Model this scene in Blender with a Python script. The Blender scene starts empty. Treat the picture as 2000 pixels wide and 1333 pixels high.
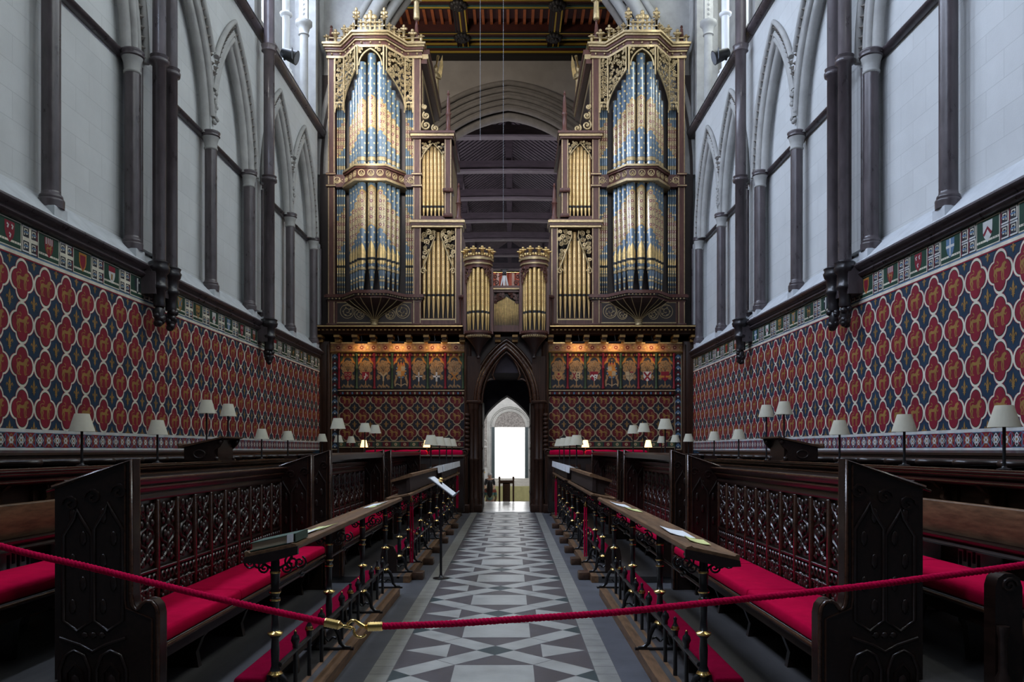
import bpy, math, random
from mathutils import Vector, Matrix
rnd = random.Random(11)
sc = bpy.context.scene
COL = sc.collection
pi = math.pi
AX = -0.13          # centre line of the quire

# ------------------------------------------------------------------ camera
cd = bpy.data.cameras.new('camera')
cam = bpy.data.objects.new('camera', cd); COL.objects.link(cam)
cam.location = (0, 0, 1.6); cam.rotation_euler = (pi / 2, 0, 0)
cd.sensor_fit = 'HORIZONTAL'; cd.sensor_width = 36; cd.lens = 28.8
cd.shift_x = 0.0005; cd.shift_y = 0.10625
cd.clip_start = 0.05; cd.clip_end = 300
sc.camera = cam
# ------------------------------------------------------------------ view, world, daylight, fill lights
vs = sc.view_settings
vs.view_transform = 'Standard'; vs.look = 'None'; vs.gamma = 1; vs.use_curve_mapping = False
vs.exposure = 0.0
w = bpy.data.worlds.new('world'); sc.world = w; w.use_nodes = True
w.node_tree.nodes['Background'].inputs[0].default_value = (0.72, 0.84, 1.0, 1)
w.node_tree.nodes['Background'].inputs[1].default_value = 0.035

def area(name, loc, target, sx, sy, power, col):
    l = bpy.data.lights.new(name, 'AREA'); l.shape = 'RECTANGLE'; l.size = sx; l.size_y = sy
    l.energy = power; l.color = col
    o = bpy.data.objects.new(name, l); COL.objects.link(o); o.location = loc
    o.rotation_euler = (Vector(target) - Vector(loc)).to_track_quat('-Z', 'Y').to_euler()
    return o
# daylight through the clerestory windows (the windows stand in the clerestory walls built below)
for i, d in enumerate((0.0, 4.45, 9.15, 13.85, 18.55)):
    area('daylight_north', (AX - 5.9, d, 12.9), (AX + 4.9, d + 0.6, 5.6), 1.9, 4.0, 780, (0.66, 0.77, 1.0))
    area('daylight_south', (AX + 5.9, d, 12.9), (AX - 4.9, d + 0.6, 5.6), 1.9, 4.0, 205, (0.94, 1.0, 0.93))
# the tall east window behind the camera
e = area('daylight_east', (AX + 0.8, -11.0, 12.0), (AX, 21, 9.6), 5.0, 5.0, 80, (0.93, 0.95, 1.0)); e.data.spread = 0.34
e = area('left_tower_fill', (AX - 3.2, -11.0, 12.5), (AX - 3.35, 21, 10.2), 0.8, 4.0, 48, (1.0, 0.96, 0.90)); e.data.spread = 0.10  # added narrow beam to brighten the left organ tower, no real window
# added fill lights for the crossing and nave, no windows modelled there
area('fill_crossing', (AX - 3.6, 26.0, 14.5), (AX + 0.3, 32.0, 14.8), 2.0, 1.5, 130, (1.0, 0.90, 0.78))  # added to brighten the far wall and painted ceiling
area('fill_crossing_low', (AX + 3.6, 26.0, 9.0), (AX - 0.6, 31, -0.5), 2.0, 2.0, 260, (0.95, 0.97, 1.0))  # added to lighten the visitors and the chair
area('fill_nave', (AX - 4.4, 47.0, 8.5), (AX + 1, 49.0, 13.5), 18.0, 2.5, 420, (0.80, 0.84, 1.0))  # added to brighten the nave stone and roof
area('fill_nave_east', (AX, 33.8, 8.0), (AX, 46, 15.5), 6.0, 2.0, 420, (0.84, 0.84, 1.0))  # added front light for the roof beams and posts
area('fill_nave_south', (AX + 4.4, 40.0, 7.5), (AX - 0.5, 44.0, -1.0), 8.0, 2.5, 420, (0.95, 0.97, 1.0))  # added to bring out the nave table and cloth
area('fill_nave_west', (AX, 56.0, 8.5), (AX, 66, 4.0), 6.0, 3.0, 480, (0.93, 0.96, 1.0))  # added to brighten the west wall

# ------------------------------------------------------------------ mesh helpers
LOC = {}
class MB:
    def __init__(s, T=None):
        s.v = []; s.f = []; s.m = []; s.sm = []; s.uv = []; s.T = T
    def add(s, vs_, fs, mat=0, smooth=False, uvs=None):
        b = len(s.v)
        T = s.T
        s.v.extend([T(p) for p in vs_] if T else [tuple(p) for p in vs_])
        if uvs is None: uvs = [(0, 0)] * len(vs_)
        for f in fs:
            s.f.append([b + i for i in f]); s.m.append(mat); s.sm.append(smooth)
            s.uv.extend(uvs[i] for i in f)
    def poly(s, pts, mat=0):
        s.add(pts, [list(range(len(pts)))], mat)
    def fan(s, c, pts, mat=0):
        n = len(pts)
        s.add([c] + list(pts), [[0, 1 + i, 1 + (i + 1) % n] for i in range(n)], mat)
    def box(s, x0, x1, y0, y1, z0, z1, mat=0):
        v = [(x0, y0, z0), (x1, y0, z0), (x1, y1, z0), (x0, y1, z0), (x0, y0, z1), (x1, y0, z1), (x1, y1, z1), (x0, y1, z1)]
        s.add(v, [[0, 3, 2, 1], [4, 5, 6, 7], [0, 1, 5, 4], [1, 2, 6, 5], [2, 3, 7, 6], [3, 0, 4, 7]], mat)
    def bbox(s, x0, x1, y0, y1, z0, z1, b=0.012, mat=0):
        """box with chamfered edges"""
        X = (x0, x1); Y = (y0, y1); Z = (z0, z1)
        v = []; idx = {}
        for i in (0, 1):
            for j in (0, 1):
                for k in (0, 1):
                    sx = X[i] + (b if i == 0 else -b); sy = Y[j] + (b if j == 0 else -b); sz = Z[k] + (b if k == 0 else -b)
                    for a, p in enumerate(((X[i], sy, sz), (sx, Y[j], sz), (sx, sy, Z[k]))):
                        idx[i, j, k, a] = len(v); v.append(p)
        I = lambda i, j, k, a: idx[i, j, k, a]
        f = []
        for i in (0, 1): f.append([I(i, 0, 0, 0), I(i, 1, 0, 0), I(i, 1, 1, 0), I(i, 0, 1, 0)])
        for j in (0, 1): f.append([I(0, j, 0, 1), I(1, j, 0, 1), I(1, j, 1, 1), I(0, j, 1, 1)])
        for k in (0, 1): f.append([I(0, 0, k, 2), I(1, 0, k, 2), I(1, 1, k, 2), I(0, 1, k, 2)])
        for i in (0, 1):
            for j in (0, 1): f.append([I(i, j, 0, 0), I(i, j, 0, 1), I(i, j, 1, 1), I(i, j, 1, 0)])
            for k in (0, 1): f.append([I(i, 0, k, 0), I(i, 0, k, 2), I(i, 1, k, 2), I(i, 1, k, 0)])
        for j in (0, 1):
            for k in (0, 1): f.append([I(0, j, k, 1), I(0, j, k, 2), I(1, j, k, 2), I(1, j, k, 1)])
        for i in (0, 1):
            for j in (0, 1):
                for k in (0, 1): f.append([I(i, j, k, 0), I(i, j, k, 1), I(i, j, k, 2)])
        s.add(v, f, mat)
    def extr(s, pts, vec, mat=0, smooth=False):
        """closed polygon pts swept along vec"""
        n = len(pts)
        q = [(p[0] + vec[0], p[1] + vec[1], p[2] + vec[2]) for p in pts]
        f = [list(range(n))[::-1], list(range(n, 2 * n))]
        s.add(list(pts) + q, f, mat)
        s.add(list(pts) + q, [[i, (i + 1) % n, n + (i + 1) % n, n + i] for i in range(n)], mat, smooth)
    def tube(s, pts, r, n=8, mat=0, closed=False, flat=None, uvf=None):
        pts = [Vector(p) for p in pts]; m = len(pts)
        rs = r if isinstance(r, (list, tuple)) else [r] * m
        T = []
        for i in range(m):
            a = pts[i - 1] if (i > 0 or closed) else pts[i]
            b = pts[(i + 1) % m] if (i < m - 1 or closed) else pts[i]
            t = b - a
            T.append(t.normalized() if t.length > 1e-9 else Vector((0, 0, 1)))
        up = Vector((0, 0, 1)) if abs(T[0].z) < 0.9 else Vector((1, 0, 0))
        nrm = T[0].cross(up).normalized()
        v = []
        for i in range(m):
            nrm = nrm - T[i] * nrm.dot(T[i])
            nrm = nrm.normalized() if nrm.length > 1e-6 else T[i].orthogonal().normalized()
            bn = T[i].cross(nrm)
            for k in range(n):
                a = 2 * pi * k / n
                v.append(tuple(pts[i] + (nrm * math.cos(a) + bn * math.sin(a)) * rs[i]))
        f = []
        for i in range(m if closed else m - 1):
            for k in range(n):
                f.append([i * n + k, i * n + (k + 1) % n, ((i + 1) % m) * n + (k + 1) % n, ((i + 1) % m) * n + k])
        s.add(v, f, mat, True)
        if not closed:
            s.add(v[:n], [list(range(n))[::-1]], mat); s.add(v[-n:], [list(range(n))], mat)
    def lathe(s, cx, cy, prof, n=16, mats=None, mat=0, smooth=True, ph=0.0, sx=1.0, sy=1.0):
        """prof: (r, z) from bottom to top; mats: one index per segment"""
        v = []; m = len(prof)
        for r, z in prof:
            for k in range(n):
                a = 2 * pi * k / n + ph
                v.append((cx + r * math.cos(a) * sx, cy + r * math.sin(a) * sy, z))
        for i in range(m - 1):
            f = [[i * n + k, i * n + (k + 1) % n, (i + 1) * n + (k + 1) % n, (i + 1) * n + k] for k in range(n)]
            if i == 0:
                s.add(v, f, mats[i] if mats else mat, smooth); b0 = len(s.v) - len(v)
            else:
                for q in f:
                    s.f.append([b0 + j for j in q]); s.m.append(mats[i] if mats else mat); s.sm.append(smooth); s.uv.extend([(0, 0)] * 4)
        if prof[0][0] > 1e-5: s.f.append([b0 + k for k in range(n)][::-1]); s.m.append(mats[0] if mats else mat); s.sm.append(False); s.uv.extend([(0, 0)] * n)
        if prof[-1][0] > 1e-5: s.f.append([b0 + (m - 1) * n + k for k in range(n)]); s.m.append(mats[-1] if mats else mat); s.sm.append(False); s.uv.extend([(0, 0)] * n)
    def ell(s, c, r, n=12, m=8, mat=0):
        v = [(c[0], c[1], c[2] - r[2])]
        for i in range(1, m):
            a = -pi / 2 + pi * i / m
            for k in range(n):
                b = 2 * pi * k / n
                v.append((c[0] + r[0] * math.cos(a) * math.cos(b), c[1] + r[1] * math.cos(a) * math.sin(b), c[2] + r[2] * math.sin(a)))
        v.append((c[0], c[1], c[2] + r[2])); t = len(v) - 1
        f = [[0, 1 + (k + 1) % n, 1 + k] for k in range(n)]
        for i in range(m - 2):
            for k in range(n): f.append([1 + i * n + k, 1 + i * n + (k + 1) % n, 1 + (i + 1) * n + (k + 1) % n, 1 + (i + 1) * n + k])
        f += [[t, 1 + (m - 2) * n + k, 1 + (m - 2) * n + (k + 1) % n] for k in range(n)]
        s.add(v, f, mat, True)
    def merge(s, o):
        b = len(s.v); s.v += o.v; s.f += [[b + i for i in f] for f in o.f]; s.m += o.m; s.sm += o.sm; s.uv += o.uv

def build(mb, name, mats, parent=None):
    me = bpy.data.meshes.new(name)
    off = LOC.get(parent.name, (0, 0, 0)) if parent else (0, 0, 0)
    me.from_pydata([(a - off[0], b - off[1], c - off[2]) for a, b, c in mb.v], [], mb.f)
    for m in (mats if isinstance(mats, (list, tuple)) else [mats]): me.materials.append(M[m])
    me.polygons.foreach_set('material_index', mb.m)
    me.polygons.foreach_set('use_smooth', mb.sm)
    uvl = me.uv_layers.new(name='uv')
    flat = [c for t in mb.uv for c in t]
    if len(flat) == 2 * len(me.loops): uvl.data.foreach_set('uv', flat)
    me.update(); me.set_sharp_from_angle(angle=1.13)
    o = bpy.data.objects.new(name, me); COL.objects.link(o)
    if parent: o.parent = parent; LOC[o.name] = off
    return o
def tag(o, label=None, cat=None, group=None, kind=None):
    if label: o['label'] = label
    if cat: o['category'] = cat
    if group: o['group'] = group
    if kind: o['kind'] = kind
    return o
def thing(name, label, cat, loc=(0, 0, 0), group=None):
    o = bpy.data.objects.new(name, None); COL.objects.link(o); o.location = loc; o.empty_display_size = 0.1
    LOC[o.name] = tuple(loc)
    return tag(o, label, cat, group)
def struct(mb, name, mats, label=None):
    return tag(build(mb, name, mats), label, kind='structure')
def single(mb, name, mats, label, cat, group=None):
    """a thing that is one mesh: its origin goes to the middle of its foot"""
    xs = [p[0] for p in mb.v]; ys = [p[1] for p in mb.v]; zs = [p[2] for p in mb.v]
    off = ((min(xs) + max(xs)) / 2, (min(ys) + max(ys)) / 2, min(zs))
    mb.v = [(a - off[0], b - off[1], c - off[2]) for a, b, c in mb.v]
    o = build(mb, name, mats); o.location = off
    return tag(o, label, cat, group)
def dup(root, loc, label=None, group=None, rotz=None):
    r = root.copy(); COL.objects.link(r); r.location = loc; LOC[r.name] = tuple(loc)
    if rotz is not None: r.rotation_euler = (0, 0, rotz)
    if label: r['label'] = label
    if group: r['group'] = group
    for ch in list(root.children):
        c = ch.copy(); COL.objects.link(c); c.parent = r
        for g in list(ch.children):
            e = g.copy(); COL.objects.link(e); e.parent = c
    return r
def SX(s): return lambda p: (AX + s * p[0], p[1], p[2])                # p = (distance from centre line, depth, height)
def UW(d): return 4.80 + (21.2 - d) * 0.0095                            # where the painted wall face stands
def WT(s): return lambda p: (AX + s * (UW(p[0]) - p[1]), p[0], p[2])    # p = (depth, out from wall face, height)
SIDE = {-1: 'left', 1: 'right'}
ORD = ['first', 'second', 'third', 'fourth', 'fifth', 'sixth', 'seventh', 'eighth', 'ninth', 'tenth', 'eleventh', 'twelfth']

def arch_pts(a, rise, n=14, x0=0.0, z0=0.0, off=0.0):
    """two-centred pointed arch from left springing over the apex to the right springing"""
    Rr = (a * a + rise * rise) / (2 * a); c = a - Rr
    r = Rr + off
    th = math.acos(max(-1, min(1, -c / r)))
    right = [(c + r * math.cos(th * i / n), r * math.sin(th * i / n)) for i in range(n + 1)]
    pts = [(x0 - x, z0 + z) for x, z in right] + [(x0 + x, z0 + z) for x, z in right[-2::-1]]
    return pts
def spiral(cx, cz, r, turns=1.6, a0=0.0, n=22, sgn=1):
    out = []
    for i in range(n + 1):
        t = i / n; a = a0 + sgn * 2 * pi * turns * t; q = r * (1 - 0.86 * t)
        out.append((cx + q * math.cos(a), cz + q * math.sin(a)))
    return out

# ------------------------------------------------------------------ materials
M = {}
def nd(nt, t, **k):
    n = nt.nodes.new(t)
    for a, b in k.items(): setattr(n, a, b)
    return n
def mat(name, col, rough=0.5, metal=0.0, var=0.0, scale=5.0, stretch=(1, 1, 1), bump=0.0, bscale=30.0, spec=0.5, coat=0.0, sheen=0.0, emit=None, estr=0.0, rvar=0.0):
    m = bpy.data.materials.new(name); m.use_nodes = True; nt = m.node_tree
    b = nt.nodes['Principled BSDF']; L = nt.links
    b.inputs['Base Color'].default_value = (*col, 1); b.inputs['Roughness'].default_value = rough
    b.inputs['Metallic'].default_value = metal; b.inputs['Specular IOR Level'].default_value = spec
    b.inputs['Coat Weight'].default_value = coat; b.inputs['Coat Roughness'].default_value = 0.12
    b.inputs['Sheen Weight'].default_value = sheen
    if emit: b.inputs['Emission Color'].default_value = (*emit, 1); b.inputs['Emission Strength'].default_value = estr
    tc = nd(nt, 'ShaderNodeTexCoord'); mp = nd(nt, 'ShaderNodeMapping'); mp.inputs['Scale'].default_value = stretch
    L.new(tc.outputs['Object'], mp.inputs['Vector'])
    if var:
        nz = nd(nt, 'ShaderNodeTexNoise'); nz.inputs['Scale'].default_value = scale; nz.inputs['Detail'].default_value = 6; nz.inputs['Roughness'].default_value = 0.6
        L.new(mp.outputs['Vector'], nz.inputs['Vector'])
        r = nd(nt, 'ShaderNodeValToRGB'); r.color_ramp.elements[0].position = 0.3; r.color_ramp.elements[1].position = 0.7
        r.color_ramp.elements[0].color = (*[max(0, c * (1 - var)) for c in col], 1); r.color_ramp.elements[1].color = (*[min(1, c * (1 + var)) for c in col], 1)
        L.new(nz.outputs['Fac'], r.inputs['Fac']); L.new(r.outputs['Color'], b.inputs['Base Color'])
        if rvar:
            mr = nd(nt, 'ShaderNodeMapRange'); mr.inputs[3].default_value = rough - rvar; mr.inputs[4].default_value = rough + rvar
            L.new(nz.outputs['Fac'], mr.inputs[0]); L.new(mr.outputs[0], b.inputs['Roughness'])
    if bump:
        n2 = nd(nt, 'ShaderNodeTexNoise'); n2.inputs['Scale'].default_value = bscale; n2.inputs['Detail'].default_value = 5
        L.new(mp.outputs['Vector'], n2.inputs['Vector'])
        bp = nd(nt, 'ShaderNodeBump'); bp.inputs['Strength'].default_value = bump; bp.inputs['Distance'].default_value = 0.02
        L.new(n2.outputs['Fac'], bp.inputs['Height']); L.new(bp.outputs['Normal'], b.inputs['Normal'])
    M[name] = m
    return m
def ashlar(name, col, bw, bh, var=0.1, axis='YZ', joint=0.82, rough=0.85):
    """coursed stone: faint joints on a chosen plane"""
    m = mat(name, col, rough, var=var, scale=1.3, stretch=(1, 1, 1), bump=0.08, bscale=60); nt = m.node_tree; L = nt.links
    b = nt.nodes['Principled BSDF']
    src = b.inputs['Base Color'].links[0].from_socket
    tc = nd(nt, 'ShaderNodeTexCoord'); sp = nd(nt, 'ShaderNodeSeparateXYZ'); cb = nd(nt, 'ShaderNodeCombineXYZ')
    L.new(tc.outputs['Object'], sp.inputs[0])
    L.new(sp.outputs['Y' if axis[0] == 'Y' else 'X'], cb.inputs[0]); L.new(sp.outputs['Z' if axis[1] == 'Z' else 'Y'], cb.inputs[1])
    br = nd(nt, 'ShaderNodeTexBrick'); br.inputs['Scale'].default_value = 1
    br.inputs['Brick Width'].default_value = bw; br.inputs['Row Height'].default_value = bh
    br.inputs['Mortar Size'].default_value = 0.006; br.inputs['Mortar Smooth'].default_value = 0.6; br.inputs['Bias'].default_value = 0
    br.inputs['Color1'].default_value = (1, 1, 1, 1); br.inputs['Color2'].default_value = (0.94, 0.94, 0.94, 1); br.inputs['Mortar'].default_value = (joint, joint, joint, 1)
    L.new(cb.outputs[0], br.inputs['Vector'])
    mx = nd(nt, 'ShaderNodeMix', data_type='RGBA', blend_type='MULTIPLY'); mx.inputs['Factor'].default_value = 1
    L.new(src, mx.inputs['A']); L.new(br.outputs['Color'], mx.inputs['B']); L.new(mx.outputs['Result'], b.inputs['Base Color'])
    return m
ashlar('stone_pale', (0.56, 0.57, 0.565), 0.62, 0.30, 0.07, joint=0.80)
ashlar('stone_west', (0.66, 0.65, 0.62), 0.7, 0.35, 0.12, 'XZ', 0.75)
mat('stone_trim', (0.36, 0.355, 0.34), 0.8, var=0.16, scale=3, bump=0.15, bscale=40)
mat('stone_sill', (0.50, 0.52, 0.54), 0.75, var=0.12, scale=4, bump=0.1)
mat('stone_grey', (0.20, 0.18, 0.16), 0.9, var=0.15, scale=4, bump=0.1)
ashlar('plaster_grey', (0.36, 0.33, 0.30), 0.8, 0.4, 0.1, 'XZ', 0.93)
mat('marble', (0.078, 0.063, 0.068), 0.30, var=0.35, scale=7, stretch=(1, 1, 0.35), bump=0.05, rvar=0.1)
mat('marble_black', (0.018, 0.015, 0.017), 0.3, var=0.3, scale=9, bump=0.08)
mat('floor_dark', (0.080, 0.072, 0.078), 0.40, var=0.18, scale=3, bump=0.04, rvar=0.10)
mat('floor_light', (0.345, 0.345, 0.325), 0.36, var=0.16, scale=4, bump=0.04, rvar=0.10)
mat('floor_green', (0.035, 0.055, 0.060), 0.4, var=0.2, scale=5)
mat('floor_strip', (0.26, 0.255, 0.23), 0.45, var=0.2, scale=5, bump=0.05)
mat('floor_joint', (0.12, 0.115, 0.11), 0.7)
mat('floor_slab', (0.085, 0.088, 0.10), 0.55, var=0.25, scale=2.2, bump=0.06)
mat('platform', (0.048, 0.045, 0.045), 0.6, var=0.35, scale=2.2, stretch=(2, 0.4, 1), bump=0.08)
mat('boards', (0.030, 0.027, 0.025), 0.6, var=0.35, scale=5, stretch=(6, 0.5, 1), bump=0.1)
wd = dict(var=0.45, scale=7, stretch=(4, 0.6, 4), bump=0.06, bscale=22)
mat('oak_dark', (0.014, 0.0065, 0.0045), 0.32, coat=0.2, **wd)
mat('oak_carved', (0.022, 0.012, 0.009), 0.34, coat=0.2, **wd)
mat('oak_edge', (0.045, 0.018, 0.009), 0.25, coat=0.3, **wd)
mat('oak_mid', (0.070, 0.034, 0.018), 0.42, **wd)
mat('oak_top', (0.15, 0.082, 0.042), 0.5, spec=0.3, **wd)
mat('oak_screen', (0.034, 0.015, 0.009), 0.45, var=0.4, scale=6, stretch=(5, 4, 0.5), bump=0.06, spec=0.22)
mat('case_wood', (0.090, 0.036, 0.028), 0.42, var=0.3, scale=6, stretch=(4, 4, 0.5), bump=0.05, spec=0.3)
mat('case_dark', (0.020, 0.010, 0.008), 0.55, var=0.3, scale=5)
mat('gilt', (0.62, 0.44, 0.19), 0.34, 0.75, var=0.25, scale=14, bump=0.1, bscale=60)
mat('gilt_pale', (0.38, 0.285, 0.15), 0.42, 0.5, var=0.25, scale=16, bump=0.15, bscale=50)
mat('brass', (0.85, 0.58, 0.20), 0.22, 1.0, var=0.1)
mat('iron', (0.010, 0.010, 0.011), 0.28, var=0.3, scale=20, bump=0.1)
mat('black', (0.006, 0.006, 0.007), 0.5)
mat('white_paint', (0.86, 0.87, 0.88), 0.35)
mat('red_cloth', (0.46, 0.002, 0.040), 0.95, var=0.12, scale=9, bump=0.25, bscale=260, spec=0.04)
mat('red_carpet', (0.17, 0.001, 0.020), 0.95, var=0.15, scale=12, bump=0.3, bscale=220, spec=0.03)
mat('red_rope', (0.50, 0.002, 0.050), 0.85, var=0.2, scale=60, bump=0.4, bscale=400, spec=0.05)
mat('paper', (0.80, 0.82, 0.84), 0.7, var=0.05, scale=20)
mat('paper_yellow', (0.70, 0.72, 0.30), 0.7)
mat('book_green', (0.045, 0.08, 0.055), 0.6)
mat('book_pages', (0.50, 0.42, 0.30), 0.8, var=0.2, scale=8, stretch=(1, 1, 60))
mat('curtain', (0.42, 0.10, 0.055), 0.8, var=0.35, scale=6)
mat('curtain_pale', (0.62, 0.42, 0.34), 0.8, var=0.2, scale=8)
mat('cloth_yellow', (0.46, 0.43, 0.20), 0.85, var=0.1)
mat('grey_rubber', (0.16, 0.17, 0.19), 0.6)
pt = dict(var=0.22, scale=5, bump=0.05, bscale=50, spec=0.3)
mat('paint_cream', (0.60, 0.56, 0.45), 0.7, **pt)
mat('paint_red', (0.19, 0.010, 0.024), 0.62, **pt)
mat('paint_blue', (0.013, 0.034, 0.064), 0.65, **pt)
mat('paint_green', (0.014, 0.045, 0.028), 0.65, **pt)
mat('paint_gold', (0.27, 0.15, 0.042), 0.55, **pt)
mat('paint_black', (0.02, 0.022, 0.028), 0.6, **pt)
mat('paint_white', (0.50, 0.50, 0.48), 0.7, **pt)
mat('paint_pale_blue', (0.09, 0.16, 0.26), 0.65, **pt)
mat('paint_orange', (0.38, 0.155, 0.028), 0.6, **pt)
mat('screen_red', (0.11, 0.009, 0.013), 0.6, **pt)
mat('screen_dark', (0.020, 0.026, 0.036), 0.6, **pt)
mat('screen_green', (0.04, 0.07, 0.035), 0.6, **pt)
mat('screen_cream', (0.36, 0.28, 0.17), 0.65, **pt)
mat('screen_tan', (0.36, 0.20, 0.075), 0.6, **pt)
mat('screen_frieze', (0.24, 0.125, 0.06), 0.5, var=0.6, scale=16, bump=0.1)
mat('roof_red', (0.055, 0.012, 0.008), 0.6, var=0.3, scale=4)
mat('roof_orange', (0.33, 0.085, 0.022), 0.6, var=0.2)
mat('roof_black', (0.012, 0.010, 0.009), 0.6)
mat('roof_yellow', (0.40, 0.27, 0.03), 0.6)
mat('roof_teal', (0.02, 0.09, 0.085), 0.6)
mat('nave_oak', (0.085, 0.062, 0.072), 0.6, var=0.3, scale=3, stretch=(0.6, 3, 3), bump=0.1)
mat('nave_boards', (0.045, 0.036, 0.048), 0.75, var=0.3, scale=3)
mat('nave_floor', (0.55, 0.52, 0.47), 0.35, var=0.1)
mat('marble_white', (0.62, 0.63, 0.63), 0.22, var=0.15, scale=2)
mat('tympanum', (0.33, 0.30, 0.28), 0.8, var=0.5, scale=9, bump=0.4, bscale=12)
mat('skin', (0.50, 0.30, 0.21), 0.6)
mat('hair_dark', (0.015, 0.011, 0.010), 0.5)
mat('hair_grey', (0.50, 0.49, 0.48), 0.6)
mat('cloth_black', (0.014, 0.014, 0.018), 0.8)
mat('outside', (1, 1, 1), 1.0, emit=(1.0, 1.0, 1.0), estr=7.0)
mat('window_glass', (0.8, 0.9, 1), 0.3, emit=(0.85, 0.93, 1.0), estr=2.2)
mat('lamp_glow', (1.0, 0.85, 0.6), 0.6, emit=(1.0, 0.60, 0.24), estr=2.5)
def shade_mat(name, col):
    m = mat(name, col, 0.85, var=0.04, scale=30); nt = m.node_tree; b = nt.nodes['Principled BSDF']
    t = nd(nt, 'ShaderNodeBsdfTranslucent'); t.inputs[0].default_value = (*col, 1)
    mx = nd(nt, 'ShaderNodeMixShader'); mx.inputs[0].default_value = 0.4
    nt.links.new(b.outputs[0], mx.inputs[1]); nt.links.new(t.outputs[0], mx.inputs[2])
    nt.links.new(mx.outputs[0], nt.nodes['Material Output'].inputs['Surface'])
shade_mat('shade', (0.78, 0.75, 0.62))

def mth(nt, op, a, b=None, c=None):
    n = nd(nt, 'ShaderNodeMath', operation=op)
    for i, x in enumerate((a, b, c)):
        if x is None: continue
        if hasattr(x, 'is_output'): nt.links.new(x, n.inputs[i])
        else: n.inputs[i].default_value = x
    return n.outputs[0]
def mixc(nt, fac, a, b):
    n = nd(nt, 'ShaderNodeMix', data_type='RGBA')
    for k, x in (('Factor', fac), ('A', a), ('B', b)):
        if hasattr(x, 'is_output'): nt.links.new(x, n.inputs[k])
        else: n.inputs[k].default_value = x if k == 'Factor' else (*x, 1)
    return n.outputs['Result']
def pipe_blue(name, base):
    """stencilled organ pipe: gold stars on blue and a diapered cream band (uv: metres round the pipe, band coordinate)"""
    m = mat(name, base, 0.30, 0.15, spec=0.9, coat=1.0); nt = m.node_tree; L = nt.links; b = nt.nodes['Principled BSDF']; b.inputs['Coat Roughness'].default_value = 0.24
    tc = nd(nt, 'ShaderNodeTexCoord'); su = nd(nt, 'ShaderNodeSeparateXYZ'); so = nd(nt, 'ShaderNodeSeparateXYZ')
    L.new(tc.outputs['UV'], su.inputs[0]); L.new(tc.outputs['Object'], so.inputs[0])
    u = su.outputs[0]; v = su.outputs[1]; z = so.outputs[2]
    # stars
    row = mth(nt, 'DIVIDE', z, 0.125); ri = mth(nt, 'FLOOR', row); rf = mth(nt, 'SUBTRACT', mth(nt, 'SUBTRACT', row, ri), 0.5)
    half = mth(nt, 'MULTIPLY', mth(nt, 'MODULO', mth(nt, 'ADD', ri, 400.0), 2.0), 0.5)
    cu = mth(nt, 'ADD', mth(nt, 'DIVIDE', u, 0.165), half); cf = mth(nt, 'SUBTRACT', mth(nt, 'SUBTRACT', cu, mth(nt, 'FLOOR', cu)), 0.5)
    cf = mth(nt, 'MULTIPLY', cf, 0.165); rf = mth(nt, 'MULTIPLY', rf, 0.125)
    dist = mth(nt, 'SQRT', mth(nt, 'ADD', mth(nt, 'MULTIPLY', cf, cf), mth(nt, 'MULTIPLY', rf, rf)))
    ang = mth(nt, 'ARCTAN2', rf, cf)
    sr = mth(nt, 'ADD', 0.025, mth(nt, 'MULTIPLY', mth(nt, 'COSINE', mth(nt, 'MULTIPLY', ang, 6.0)), 0.006))
    star = mth(nt, 'LESS_THAN', dist, sr)
    # band
    av = mth(nt, 'ABSOLUTE', mth(nt, 'ADD', v, mth(nt, 'MULTIPLY', mth(nt, 'ABSOLUTE', u), 1.1)))
    band = mth(nt, 'LESS_THAN', av, 1.0); inner = mth(nt, 'LESS_THAN', av, 0.90)
    vr = nd(nt, 'ShaderNodeTexVoronoi'); vr.inputs['Scale'].default_value = 44; L.new(tc.outputs['Object'], vr.inputs['Vector'])
    speck = mth(nt, 'LESS_THAN', vr.outputs['Distance'], 0.37)
    rr = mth(nt, 'DIVIDE', z, 0.2); rz = mth(nt, 'MULTIPLY', mth(nt, 'SUBTRACT', mth(nt, 'SUBTRACT', rr, mth(nt, 'FLOOR', rr)), 0.5), 0.2)
    rd = mth(nt, 'SQRT', mth(nt, 'ADD', mth(nt, 'MULTIPLY', u, u), mth(nt, 'MULTIPLY', rz, rz)))
    rose = mth(nt, 'LESS_THAN', rd, 0.040); core = mth(nt, 'LESS_THAN', rd, 0.014)
    bandc = mixc(nt, speck, (0.52, 0.38, 0.19), (0.10, 0.065, 0.035))
    bandc = mixc(nt, rose, bandc, (0.20, 0.055, 0.05)); bandc = mixc(nt, core, bandc, (0.66, 0.5, 0.27))
    bandc = mixc(nt, inner, (0.42, 0.24, 0.06), bandc)
    col = mixc(nt, star, base, (0.78, 0.58, 0.24)); col = mixc(nt, band, col, bandc)
    L.new(col, b.inputs['Base Color'])
pipe_blue('pipe_blue', (0.082, 0.130, 0.180))
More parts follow.
